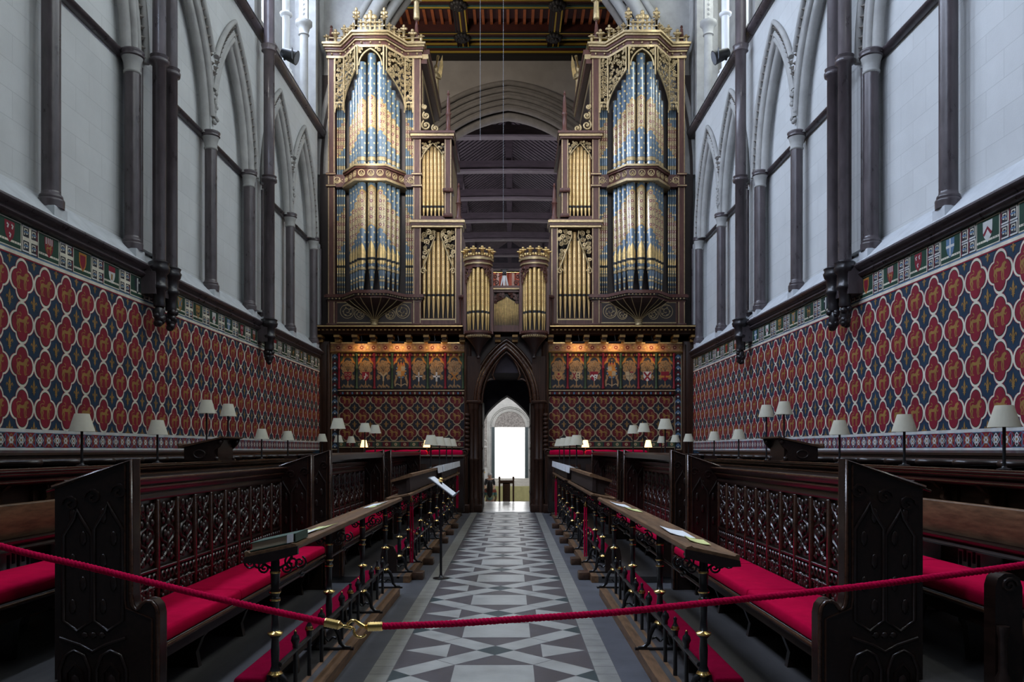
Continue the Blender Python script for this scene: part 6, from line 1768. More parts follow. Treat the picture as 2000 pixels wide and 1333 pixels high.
# raised singers' rack with music standing along it
def raised_rack(s):
    T = SX(s); sd = SIDE[s]
    for bi, d0, d1 in ((1, 10.35, 14.05), (2, 15.05, 19.4)):
        t = thing('music_rack', 'raised dark oak music rack standing on the %s desk %s of the aisle' % (BLK[bi][0], sd), 'rack', T((1.2, d0, 1.05)), 'raised music racks')
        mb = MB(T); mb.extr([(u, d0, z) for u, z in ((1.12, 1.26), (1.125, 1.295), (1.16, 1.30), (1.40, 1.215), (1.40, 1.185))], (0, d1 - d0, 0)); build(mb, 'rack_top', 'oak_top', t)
        mb = MB(T); mb.extr([(u, d0 + .02, z) for u, z in ((1.15, 1.07), (1.16, 1.26), (1.20, 1.26), (1.20, 1.06))], (0, d1 - d0 - .04, 0)); build(mb, 'rack_front', 'case_dark', t)
        k = 0
        while d0 + .1 + k * 1.2 < d1:
            y = d0 + .05 + k * 1.2; mb = MB(T)
            mb.extr([(u, y, z) for u, z in ((1.16, 1.05), (1.16, 1.27), (1.39, 1.19), (1.36, 1.14), (1.30, 1.10), (1.32, 1.03))], (0, .05, 0)); build(mb, 'rack_bracket', 'case_dark', t); k += 1
    # white music folders leaning against the inner edge of the rack
    n = 6
    for k in range(n):
        y0 = 13.75 + k * .98
        if k == 1: y0 += .1
        mb = MB(T); hh = .012
        for q, (ya, yb) in enumerate(((y0, y0 + .43), (y0 + .44, y0 + .87))):
            up = .012 * (1 if q == 0 else -1)
            mb.extr([(1.108, ya, 1.302), (1.118, ya, 1.328), (1.30, ya, 1.262), (1.29, ya, 1.246)], (0, yb - ya, 0))
            mb.extr([(1.092, ya + .01, 1.205), (1.100, ya + .01, 1.332), (1.114, ya + .01, 1.330), (1.106, ya + .01, 1.205)], (0, yb - ya - .02, 0))
        single(mb, 'music_folder', 'paper', 'open white music folder on the rack %s of the aisle, %s along' % (sd, ORD[k]), 'folder', 'white music folders on the racks')
for s in (-1, 1): raised_rack(s)

# ------------------------------------------------------------------ second row benches
def second_row(s):
    T = SX(s); sd = SIDE[s]
    d0, d1 = 4.62, 19.6
    t = thing('second_row_bench', 'plain dark oak bench of the second row with board back, %s of the aisle' % sd, 'bench', T((3.1, 12, .28)), 'second row benches')
    P = lambda mb, n, m='oak_dark': build(mb, n, m, t)
    mb = MB(T); mb.bbox(2.86, 3.42, d0, d1, .645, .69, .012); mb.box(2.9, 2.94, d0, d1, .56, .65); P(mb, 'seat')
    mb = MB(T); mb.tube([(2.862, d0, .668), (2.862, d1, .668)], .015, 6); P(mb, 'seat_edge', 'oak_edge')
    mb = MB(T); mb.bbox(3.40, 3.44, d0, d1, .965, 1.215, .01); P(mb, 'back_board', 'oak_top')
    mb = MB(T); mb.extr([(u, d0, z) for u, z in ((3.44, .875), (3.36, .885), (3.345, .90), (3.37, .925), (3.34, .945), (3.34, .96), (3.44, .972))], (0, d1 - d0, 0)); P(mb, 'back_rail', 'oak_dark')
    # end with rounded arm, turned post and scroll
    mb = MB(T)
    ol = [(2.80, .28), (2.80, .84), (2.815, .89), (2.85, .915), (2.90, .915), (2.935, .89), (2.95, .84), (2.95, .28)]
    mb.extr([(a, d0 - .10, b) for a, b in ol], (0, .11, 0)); e = P(mb, 'bench_end')
    mb = MB(T); mb.lathe(2.83, d0 - .12, [(.035, .28), (.04, .34), (.024, .38), (.024, .56), (.034, .60), (.034, .63)], 10); build(mb, 'turned_post', 'oak_carved', e); mb = MB(T); mb.tube([(a, d0 - .104, b) for a, b in spiral(2.876, .85, .045, 1.5, 0, 16)], .009, 5); build(mb, 'end_carving', 'oak_carved', e)
    k = 0
    while d0 + .5 + k * 1.1 < 12:
        y = d0 + .5 + k * 1.1; mb = MB(T); mb.extr([(u, y, z) for u, z in ((2.92, .65), (2.98, .5), (3.0, .28), (3.25, .28), (3.35, .65))], (0, .06, 0)); P(mb, 'seat_support'); k += 1
    cuts = (4.66, 6.1, 7.5, 8.95)
    for k in range(3):
        mb = MB(T); cushion(mb, 2.865, 3.33, cuts[k] + .008, cuts[k + 1] - .008, .692, .785, .035, .010, 6, 10)
        single(mb, 'bench_cushion', 'red_cloth', 'red cushion on the second row bench %s of the aisle, %s along' % (sd, ORD[k]), 'cushion', 'red cushions of the second row')
    # hassocks behind the bench
    for k in range(4):
        y = 5.0 + k * .85; mb = MB(T)
        mb.bbox(3.50, 3.66, y, y + .36, .28, .92, .03, 0)
        for q in range(5):
            mb.box(3.494, 3.50, y + .04 + q * .06, y + .07 + q * .06, .74 + .03 * (q % 2), .84 + .03 * (q % 2), 1)
        mb.bbox(3.48, 3.68, y - .01, y + .37, .90, .955, .02, 2)
        single(mb, 'hassock', ['paint_white', 'paint_black', 'red_cloth'], 'grey hassock with red top behind the second row, %s side, %s along' % (sd, ORD[k]), 'hassock', 'hassocks behind the second row')
for s in (-1, 1): second_row(s)

# ------------------------------------------------------------------ back row: desk rail and stalls against the wall
def back_row(s):
    T = SX(s); sd = SIDE[s]
    d0, d1 = 4.4, 19.6
    t = thing('back_row_desk', 'long moulded oak desk rail of the back row on the %s-hand side' % sd, 'desk', T((3.6, 12, .28)), 'back row desks')
    P = lambda mb, n, m='oak_dark': build(mb, n, m, t)
    mb = MB(T); mb.extr([(u, d0, z) for u, z in ((3.52, 1.335), (3.49, 1.345), (3.47, 1.375), (3.485, 1.39), (3.45, 1.405), (3.45, 1.43), (3.43, 1.44), (3.44, 1.462), (3.80, 1.44), (3.80, 1.335))], (0, d1 - d0, 0)); P(mb, 'desk_rail')
    mb = MB(T); mb.tube([(3.455, d0, 1.418), (3.455, d1, 1.418)], .011, 6); mb.tube([(3.48, d0, 1.36), (3.48, d1, 1.36)], .010, 6); mb.tube([(3.44, d0, 1.455), (3.44, d1, 1.455)], .010, 6); P(mb, 'rail_moulding', 'oak_edge')
    mb = MB(T); mb.box(3.66, 3.70, d0, d1, .28, 1.34); P(mb, 'desk_front', 'oak_mid')
    y = d0 + .25; k = 0
    while y < 14:
        mb = MB(T)
        mb.extr([(u, y, z) for u, z in ((3.66, 1.34), (3.49, 1.34), (3.53, 1.30), (3.57, 1.27), (3.56, 1.22), (3.60, 1.18), (3.66, 1.15))], (0, .05, 0)); mb.box(3.63, 3.66, y - .07, y + .12, .9, 1.34)
        mb.tube([(a, y - .006, b) for a, b in spiral(3.585, 1.30, .05, 1.4, 0, 14)], .010, 5)
        P(mb, 'desk_bracket', 'oak_mid'); y += .62; k += 1
    t = thing('wall_stalls', 'range of dark misericord stalls with rounded arms against the %s-hand wall' % sd, 'stalls', T((4.6, 12, .28)), 'stall ranges along the painted walls')
    P = lambda mb, n, m='oak_dark': build(mb, n, m, t)
    mb = MB(T); mb.box(4.72, 4.80, d0, 20.0, .28, 1.555); P(mb, 'back_panel')
    mb = MB(T); mb.extr([(u, d0, z) for u, z in ((4.70, 1.535), (4.66, 1.545), (4.665, 1.57), (4.80, 1.595), (4.83, 1.595), (4.83, 1.53))], (0, 20.0 - d0, 0)); P(mb, 'wall_rail')
    mb = MB(T); mb.bbox(4.35, 4.75, d0, 20.0, .70, .76, .01); P(mb, 'seat')
    n = 22; w = .70
    for k in range(n):
        y = d0 + .35 + k * w
        mb = MB(T)
        mb.extr([(4.32, y - .03, .28), (4.75, y - .03, .28), (4.75, y - .03, 1.44), (4.40, y - .03, 1.44), (4.34, y - .03, 1.2)], (0, .06, 0))
        P(mb, 'stall_divider')
        mb = MB(T)
        # rounded arm pad that sweeps back into the scalloped capping
        v = []; m = 10
        outl = [(4.72, -.35), (4.62, -.33), (4.56, -.26), (4.50, -.16), (4.40, -.10), (4.30, -.085), (4.25, -.05), (4.235, 0), (4.25, .05), (4.30, .085), (4.40, .10), (4.50, .16), (4.56, .26), (4.62, .33), (4.72, .35)]
        mb.extr([(u, y + q, 1.445) for u, q in outl], (0, 0, .065), 0)
        mb.tube([(u, y + q, 1.478) for u, q in outl], .034, 8)
        P(mb, 'arm_rest', 'oak_carved')
for s in (-1, 1): back_row(s)

# ------------------------------------------------------------------ reading desks
def reading_desk(s):
    T = SX(s); sd = SIDE[s]
    d0, d1 = 10.08, 10.72
    t = thing('reading_desk', 'carved oak reading desk with sloping top on the %s-hand back row, between two tall lamps' % sd, 'lectern', T((3.62, 10.4, 1.45)), 'reading desks on the back rows')
    P = lambda mb, n, m='oak_dark': build(mb, n, m, t)
    for y in (d0, d1 - .05):
        mb = MB(T)
        ol = [(3.47, 1.46), (3.50, 1.50), (3.53, 1.55), (3.52, 1.60), (3.47, 1.64), (3.43, 1.70), (3.42, 1.745), (3.90, 1.635), (3.90, 1.44), (3.80, 1.42)]
        mb.extr([(a, y, b) for a, b in ol], (0, .05, 0))
        P(mb, 'side_panel')
        mb = MB(T)
        mb.tube([(3.71 + .07 * math.cos(2 * pi * j / 14), y - .004, 1.545 + .05 * math.sin(2 * pi * j / 14)) for j in range(14)], .012, 6, 0, closed=True)
        mb.ell((3.46, y, 1.70), (.03, .03, .03), 8, 6); mb.ell((3.50, y, 1.49), (.03, .025, .03), 8, 6)
        P(mb, 'side_carving', 'oak_carved')
    mb = MB(T); mb.extr([(u, d0 - .05, z) for u, z in ((3.40, 1.745), (3.40, 1.765), (3.94, 1.645), (3.95, 1.675), (3.965, 1.67), (3.955, 1.615))], (0, d1 - d0 + .1, 0)); P(mb, 'book_rest', 'oak_mid')
    mb = MB(T); mb.box(3.50, 3.53, d0 + .05, d1 - .05, 1.46, 1.73); P(mb, 'front_panel')
    mb = MB(T); mb.bbox(3.36, 3.97, d0 - .06, d1 + .06, 1.285, 1.335, .01); mb.extr([(3.36, d0 - .02, 1.29), (3.60, d0 - .02, 1.29), (3.60, d0 - .02, 1.1)], (0, .05, 0)); P(mb, 'shelf')
    mb = MB(T); mb.box(3.43, 3.9, d0, d1, 1.445, 1.465); P(mb, 'foot_board')
for s in (-1, 1): reading_desk(s)

# ------------------------------------------------------------------ lamps
def lamp_proto(h, rb, rt, hs, lit=False):
    """base disc, thin stem, tapered shade; total height h"""
    t = thing('desk_lamp', 'cream shaded desk lamp', 'lamp', (0, 0, 0))
    mb = MB(); mb.lathe(0, 0, [(.05, 0), (.05, .008), (.02, .016), (.014, .03), (.014, .05)], 16); build(mb, 'base', 'iron', t)
    mb = MB(); mb.lathe(0, 0, [(.0115, .03), (.0115, h - hs * .55)], 10); build(mb, 'stem', 'black', t)
    mb = MB(); n = 24; v = []
    for r, z in ((rb, h - hs), (rt, h)):
        for k in range(n): v.append((r * math.cos(2 * pi * k / n), r * math.sin(2 * pi * k / n), z))
    for r, z in ((rb - .003, h - hs), (rt - .003, h)):
        for k in range(n): v.append((r * math.cos(2 * pi * k / n), r * math.sin(2 * pi * k / n), z))
    f = [[k, (k + 1) % n, n + (k + 1) % n, n + k] for k in range(n)] + [[2 * n + k, 3 * n + k, 3 * n + (k + 1) % n, 2 * n + (k + 1) % n] for k in range(n)]
    f += [[k, 2 * n + k, 2 * n + (k + 1) % n, (k + 1) % n] for k in range(n)] + [[n + k, n + (k + 1) % n, 3 * n + (k + 1) % n, 3 * n + k] for k in range(n)]
    mb.add(v, f, 0, True); o = build(mb, 'lamp_shade', 'lamp_glow' if lit else 'shade', t)
    mb = MB(); mb.lathe(0, 0, [(.016, h - hs * .6), (.026, h - hs * .45), (.02, h - hs * .25), (.0, h - hs * .2)], 10); build(mb, 'bulb', 'lamp_glow' if lit else 'paper', t)
    mb = MB()
    for k in range(3):
        a = 2 * pi * k / 3; mb.tube([(0, 0, h - hs * .58), (rb * .93 * math.cos(a), rb * .93 * math.sin(a), h - hs + .012)], .003, 4)
    build(mb, 'shade_carrier', 'iron', o)
    return t
USED = set()
def place_lamp(proto, s, u, d, z, label, group):
    x, y, _ = SX(s)((u, d, 0))
    if proto.name not in USED:
        USED.add(proto.name); proto.location = (x, y, z); proto['label'] = label; proto['group'] = group; return proto
    return dup(proto, (x, y, z), label, group)
small = lamp_proto(.46, .107, .060, .155)
tall = lamp_proto(.76, .107, .062, .165)
deskl = lamp_proto(.56, .118, .070, .165)
lit = lamp_proto(.36, .095, .055, .175, True)
backs = {1: [5.82, 7.30, 8.74, 12.62, 14.15, 16.2, 17.5, 19.1], -1: [5.7, 7.17, 8.70, 12.33, 13.77, 16.26, 17.8, 19.2]}
for s in (-1, 1):
    sd = SIDE[s]
    for k, d in enumerate(backs[s]):
        place_lamp(small, s, 3.63, d, 1.455, 'small cream shaded lamp on the %s-hand back row desk, %s from the camera' % (sd, ORD[k]), 'short lamps on the back row desks')
    for d, lab in (((10.43, 'before'), (11.15, 'behind')) if s > 0 else ((10.13, 'before'), (10.9, 'behind'))):
        place_lamp(tall, s, 3.60 if s > 0 else 3.64, d, 1.455 if d < 10.8 else 1.45, 'tall cream shaded lamp just %s the reading desk, %s-hand side' % (lab, sd), 'tall lamps by the reading desks')
    for k, d in enumerate(((12.9, 14.98, 16.3) if s > 0 else (12.65, 14.98, 16.1))):
        place_lamp(deskl, s, 2.55, d, 1.527, 'cream shaded lamp on the pew back %s of the aisle, %s from the camera' % (sd, ORD[k]), 'lamps on the pew backs')
    for k, d in enumerate((13.72, 15.35, 17.0, 18.6)):
        place_lamp(deskl, s, 1.22, d, 1.285, 'cream shaded lamp on the music rack %s of the aisle, %s from the camera' % (sd, ORD[k]), 'lamps on the raised music racks')
    for k, u in enumerate((1.93, 3.46)):
        o = place_lamp(lit, s, u, 19.95, 1.475, 'glowing orange-lit lamp on the %s return desk, %s' % (sd, 'nearer the doorway' if k == 0 else 'nearer the side wall'), 'lit lamps on the return desks')
        l = bpy.data.lights.new('lamp_bulb_glow', 'POINT'); l.energy = 2.2; l.color = (1, .62, .28); l.shadow_soft_size = .05
        lo = bpy.data.objects.new('lamp_bulb_glow', l); COL.objects.link(lo); lo.location = (o.location[0], o.location[1], 1.475 + .21)
# ================================================================== LOOSE THINGS
def books_and_papers():
    # left desk: fat green hymn book at the near end, then papers; right desk: papers
    def sheet(s, u, d, w, l, ang, mt, label, z=None, bend=.006):
        T = SX(s); mb = MB(T)
        zz = lambda uu: 1.058 - (uu - 1.145) * .2174 + .004
        c, n_ = math.cos(ang), math.sin(ang); g = []
        for j in range(5):
            for i in range(5):
                a = (i / 4 - .5) * w; b = (j / 4 - .5) * l
                uu = u + a * c - b * n_; dd = d + a * n_ + b * c
                g.append((uu, dd, zz(uu) + bend * (abs(i / 4 - .5) * 2) ** 2 + (z or 0)))
        n0 = len(g); g += [(p[0], p[1], p[2] - .003) for p in g]
        mb.add(g, [[j * 5 + i, j * 5 + i + 1, (j + 1) * 5 + i + 1, (j + 1) * 5 + i] for j in range(4) for i in range(4)] + [[n0 + j * 5 + i, n0 + (j + 1) * 5 + i, n0 + (j + 1) * 5 + i + 1, n0 + j * 5 + i + 1] for j in range(4) for i in range(4)], 0, False)
        rim = [0, 1, 2, 3, 4, 9, 14, 19, 24, 23, 22, 21, 20, 15, 10, 5]
        mb.add(g, [[rim[i], rim[(i + 1) % 16], n0 + rim[(i + 1) % 16], n0 + rim[i]] for i in range(16)], 0)
        return single(mb, 'paper_sheet', mt, label, 'paper', 'papers on the music desks')
    sheet(-1, 1.27, 5.60, .15, .42, .10, 'paper', 'white folded sheet on the left front desk, beyond the green hymn book')
    sheet(-1, 1.22, 5.80, .14, .40, .05, 'paper_yellow', 'pale yellow sheet under the white one on the left front desk', -.0025)
    sheet(-1, 1.25, 8.35, .15, .55, .03, 'paper', 'white sheet near the far end of the left front desk')
    sheet(-1, 1.20, 8.05, .10, .30, .03, 'paper_yellow', 'pale yellow sheet near the far end of the left front desk', -.0025)
    sheet(1, 1.25, 5.55, .16, .55, -.06, 'paper', 'white folded sheet near the close end of the right front desk')
    sheet(1, 1.29, 5.12, .12, .34, -.10, 'paper_yellow', 'pale yellow sheet at the close end of the right front desk')
    sheet(1, 1.22, 8.2, .15, .50, .0, 'paper', 'white sheet near the far end of the right front desk')
    sheet(1, 1.28, 7.75, .13, .34, .0, 'paper_yellow', 'pale yellow sheet near the far end of the right front desk')
    T = SX(-1)
    zz = lambda u: 1.060 - (u - 1.145) * .2174
    t = thing('hymn_book', 'thick closed green hymn book on the near end of the left front desk', 'book', T((1.24, 4.86, 1.05)))
    def block(u0, u1, d0, d1, h0, h1): return [(u0, d0, zz(u0) + h0), (u1, d0, zz(u1) + h0), (u1, d0, zz(u1) + h1), (u0, d0, zz(u0) + h1)]
    mb = MB(T); mb.extr(block(1.13, 1.37, 4.74, 0, .006, .046), (0, .26, 0)); build(mb, 'page_block', 'book_pages', t)
    mb = MB(T); mb.extr(block(1.12, 1.385, 4.73, 0, .046, .051), (0, .28, 0)); mb.extr(block(1.12, 1.385, 4.73, 0, .001, .006), (0, .28, 0)); mb.extr(block(1.115, 1.12, 4.73, 0, .001, .051), (0, .28, 0)); build(mb, 'cover', 'book_green', t)
    mb = MB(T); mb.extr(block(1.128, 1.165, 4.724, 0, .004, .053), (0, .004, 0)); build(mb, 'page_label', 'paper', t)
books_and_papers()

def music_stand():
    x, y = -.875, 10.16
    t = thing('music_stand', 'tall black music stand with tilted tray at the left edge of the aisle', 'music stand', (x, y, 0))
    mb = MB(); mb.lathe(x, y, [(.10, 0), (.10, .012), (.03, .02), (.018, .05), (.016, .06), (.016, 1.20)], 14); build(mb, 'pole', 'iron', t)
    mb = MB(); mb.ell((x, y, 1.225), (.032, .032, .032), 12, 8); build(mb, 'knob', 'brass', t)
    p0 = (x - .13, 1.265); p1 = (x + .17, 1.035)
    ex, ez = p1[0] - p0[0], p1[1] - p0[1]; L = math.hypot(ex, ez); ex /= L; ez /= L; nx, nz = -ez, ex
    mb = MB(); q = [(p0[0], p0[1]), (p1[0], p1[1]), (p1[0] - nx * .012, p1[1] - nz * .012), (p0[0] - nx * .012, p0[1] - nz * .012)]
    mb.extr([(a, y - .27, b) for a, b in q], (0, .54, 0))
    lip = [(p1[0], p1[1]), (p1[0] + ex * .01, p1[1] + ez * .01), (p1[0] + ex * .01 + nx * .06, p1[1] + ez * .01 + nz * .06), (p1[0] + nx * .06, p1[1] + nz * .06)]
    mb.extr([(a, y - .27, b) for a, b in lip], (0, .54, 0)); build(mb, 'tray', 'grey_rubber', t)
    mb = MB(); q = [(p0[0] + ex * .02, p0[1] + ez * .02), (p1[0] - ex * .01, p1[1] - ez * .01)]; q = [(a + nx * k, b + nz * k) for (a, b), k in zip((q[0], q[1], q[1], q[0]), (.001, .001, .010, .010))]
    mb.extr([(a, y - .285, b) for a, b in q], (0, .57, 0))
    single(mb, 'music_sheet', 'paper', 'large white music sheet lying on the tilted tray of the music stand', 'paper')
music_stand()

# hanging red cords tied to the desk standards
for s, d, u, z0, z1, lab in ((-1, 10.6, 1.165, .14, .92, 'red barrier cord hanging from the near standard of the middle desk, left of the aisle'),
                             (1, 11.5, 1.17, .10, .80, 'red barrier cord hanging from the middle desk, right of the aisle'),
                             (-1, 19.0, 1.13, .25, 1.0, 'red barrier cord hanging from the rear desk by the doorway, left of the aisle'),
                             (1, 18.6, 1.14, .10, .95, 'red barrier cord hanging from the rear desk by the doorway, right of the aisle')):
    x, y, _ = SX(s)((u, d, 0))
    t = thing('barrier_tassel', lab, 'cord', (x, y, z0), 'red cords hanging from the desks')
    mb = MB()
    for q in (-1, 1):
        mb.tube([(x + q * .012, y, z1), (x + q * .016, y + .01, (z0 + z1) / 2), (x + q * .013, y, z0)], .011, 7)
    build(mb, 'cord_strands', 'red_rope', t)
    mb = MB(); mb.lathe(x, y, [(.02, z1 - .005), (.022, z1 + .03), (.012, z1 + .05), (.006, z1 + .09)], 10); build(mb, 'brass_hook', 'brass', t)

# ------------------------------------------------------------------ rope barrier across the aisle
def rope_barrier():
    D = 3.4; k = D / 1600
    def P(px, py): return Vector(((px - 999) * k, D, 1.6 - (py - 879) * k))
    def strand(pts, name, label):
        # resample, then lay three twisted strands
        pts = [Vector(p) for p in pts]; fine = []
        for i in range(len(pts) - 1):
            a = pts[max(0, i - 1)]; b = pts[i]; c = pts[i + 1]; d = pts[min(len(pts) - 1, i + 2)]
            n = max(4, int((c - b).length / .006))
            for j in range(n):
                t = j / n
                fine.append(.5 * ((2 * b) + (c - a) * t + (2 * a - 5 * b + 4 * c - d) * t * t + (3 * b - a - 3 * c + d) * t ** 3))
        fine.append(pts[-1])
        mb = MB(); acc = 0; hel = [[], [], []]
        for i, p in enumerate(fine):
            if i: acc += (p - fine[i - 1]).length
            T_ = (fine[min(len(fine) - 1, i + 1)] - fine[max(0, i - 1)]).normalized()
            nn = T_.cross(Vector((0, 1, 0))).normalized(); bb = T_.cross(nn)
            for q in range(3):
                a = acc / .052 * 2 * pi + q * 2 * pi / 3
                hel[q].append(tuple(p + (nn * math.cos(a) + bb * math.sin(a)) * .0068))
        for h in hel: mb.tube(h, .0088, 6)
        return mb
    left = [P(-260, 985), P(0, 1067), P(180, 1110), P(330, 1147), P(500, 1187), P(640, 1217)]
    right = [P(742, 1224), P(880, 1219), P(1000, 1211), P(1200, 1197), P(1374, 1179), P(1640, 1151), P(1800, 1131), P(2000, 1104), P(2260, 1062)]
    for pts, lab, e, sg in ((left, 'left length of twisted crimson barrier rope, clipped by its brass hook above the aisle', P(640, 1217), 1), (right, 'right length of twisted crimson barrier rope with a brass ring hook', P(742, 1224), -1)):
        t = thing('barrier_rope', lab, 'rope', tuple(e), 'barrier ropes across the quire')
        mb = strand(pts, '', ''); build(mb, 'twisted_rope', 'red_rope', t)
        # ferrule
        dirv = (pts[-1] - pts[-2]).normalized() if sg > 0 else (pts[0] - pts[1]).normalized()
        mb = MB(); r = .0195; L = .0
        cl = []; rr = []
        for i in range(15):
            cl.append(tuple(e + dirv * (-.012 + .0055 * i))); rr.append(r * (1.0 + (.05 if i % 2 else -.05)) if i < 12 else r * (.75 - .22 * (i - 12)))
        mb.tube(cl, rr, 16); build(mb, 'ferrule', 'brass', t)
        tip = e + dirv * .066
        mb = MB()
        if sg > 0:
            mb.tube([tuple(tip), tuple(tip + dirv * .012), tuple(tip + dirv * .02), tuple(tip + dirv * .03), tuple(tip + dirv * .036), tuple(tip + dirv * .046)], [.006, .009, .005, .009, .005, .006], 8)
            c = tip + dirv * .072 + Vector((0, 0, -.008))
            mb.tube([tuple(c + Vector((.026 * math.cos(a), 0, .024 * math.sin(a)))) for a in [2.6 + 3.2 * j / 14 for j in range(15)]], .0055, 8)
            build(mb, 'hook', 'brass', t)
        else:
            mb.tube([tuple(tip), tuple(tip + dirv * .02 + Vector((0, 0, .014))), tuple(tip + dirv * .036 + Vector((0, 0, .026))), tuple(tip + dirv * .052 + Vector((0, 0, .028))), tuple(tip + dirv * .066 + Vector((0, 0, .016))), tuple(tip + dirv * .07 + Vector((0, 0, .0)))], [.010, .009, .0075, .0065, .006, .0055], 8)
            build(mb, 'hook', 'brass', t)
    for px, py, lab in ((-260, 985, 'brass stanchion holding the left barrier rope'), (2260, 1062, 'brass stanchion holding the right barrier rope')):
        p = P(px, py)
        t = thing('stanchion', lab, 'stanchion', (p.x, p.y, 0))
        mb = MB(); mb.lathe(p.x, p.y, [(.16, 0), (.16, .015), (.05, .035), (.025, .06), (.022, .08), (.022, p.z - .05), (.03, p.z - .04), (.03, p.z + .03), (.02, p.z + .04)], 18); build(mb, 'post', 'brass', t)
        mb = MB(); mb.ell((p.x, p.y, p.z + .07), (.035, .035, .035), 12, 8); build(mb, 'ball_top', 'brass', t)
rope_barrier()

# ================================================================== THINGS IN THE NAVE
def nave_things():
    F_ = -1.2
    # tall backed chair
    x0, x1, y = -.47, .10, 30.0
    t = thing('tall_chair', 'tall-backed dark oak chair standing with its back to the doorway', 'chair', ((x0 + x1) / 2, y, F_))
    for xx in (x0 + .03, x1 - .03):
        mb = MB(); mb.tube([(xx, y, F_), (xx, y, .56)], .032, 8); mb.ell((xx, y, .58), (.045, .045, .05), 8, 6); build(mb, 'back_post', 'oak_mid', t)
        mb = MB(); mb.tube([(xx, y + .5, F_), (xx, y + .5, F_ + .65)], .032, 8); build(mb, 'front_leg', 'oak_mid', t)
        mb = MB(); mb.box(xx - .03, xx + .03, y, y + .52, F_ + .65, F_ + .70); build(mb, 'arm', 'oak_mid', t)
    mb = MB(); mb.box(x0 + .05, x1 - .05, y - .02, y + .02, .36, .48); build(mb, 'top_rail', 'oak_mid', t)
    mb = MB(); mb.bbox(x0 + .15, x1 - .15, y - .02, y + .02, F_ + .4, .40, .008); build(mb, 'back_panel', 'oak_mid', t)
    mb = MB(); mb.bbox(x0, x1, y, y + .52, F_ + .42, F_ + .47, .01); build(mb, 'seat', 'oak_mid', t)
    # altar table with yellow cloth
    x0, x1, y0, y1 = -1.45, 1.2, 44.6, 45.6
    t = thing('nave_altar', 'long table under a pale yellow cloth in the nave', 'table', (0, 45, F_))
    mb = MB(); mb.box(x0 + .05, x1 - .05, y0 + .05, y1 - .05, F_, F_ + .76); build(mb, 'table_frame', 'oak_mid', t)
    mb = MB(); n = 60; pts = []
    per = [(x0, y0), (x1, y0), (x1, y1), (x0, y1)]
    for i in range(4):
        a, b = per[i], per[(i + 1) % 4]
        for k in range(24):
            q = k / 24; w_ = .02 * math.sin(k * 1.7); nx, ny = (b[1] - a[1]), -(b[0] - a[0]); l = math.hypot(nx, ny)
            pts.append((a[0] + (b[0] - a[0]) * q + nx / l * w_, a[1] + (b[1] - a[1]) * q + ny / l * w_))
    m = len(pts)
    v = [(a, b, F_ + .01) for a, b in pts] + [(a * .99, b * .0 + (b - 45.1) * .96 + 45.1, F_ + .79) for a, b in pts]
    mb.add(v, [[i, (i + 1) % m, m + (i + 1) % m, m + i] for i in range(m)], 0, True); mb.add(v[m:], [list(range(m))], 0)
    o = build(mb, 'cloth', 'cloth_yellow'); tag(o, 'pale yellow cloth hanging to the floor over the nave table', 'tablecloth')
    # brass stand by the west steps and barrier cords
    for sx in (-1, 1):
        x = AX + sx * 1.75; t = thing('brass_stand', 'small brass stand beside the west steps, on the %s' % SIDE[sx], 'stand', (x, 55, F_), 'brass stands before the west door')
        mb = MB(); mb.lathe(x, 55, [(.3, F_), (.22, F_ + .2), (.10, F_ + .4), (.05, F_ + .6), (.05, F_ + 1.2), (.12, F_ + 1.25), (.12, F_ + 1.3)], 10); build(mb, 'stem', 'brass', t)
        mb = MB(); mb.ell((x, 55, F_ + 1.36), (.09, .09, .09), 8, 6); build(mb, 'ball_top', 'brass', t)
        mb = MB(); mb.tube([(x + sx * (.0 + 2.2 * k / 8), 55 - 1.0 * k / 8, F_ + 1.3 + 1.0 * (k / 8) ** 1.6) for k in range(9)], .035, 6)
        single(mb, 'nave_rope', 'red_carpet', 'dark red cord sloping up from the brass stand, on the %s' % SIDE[sx], 'cord')
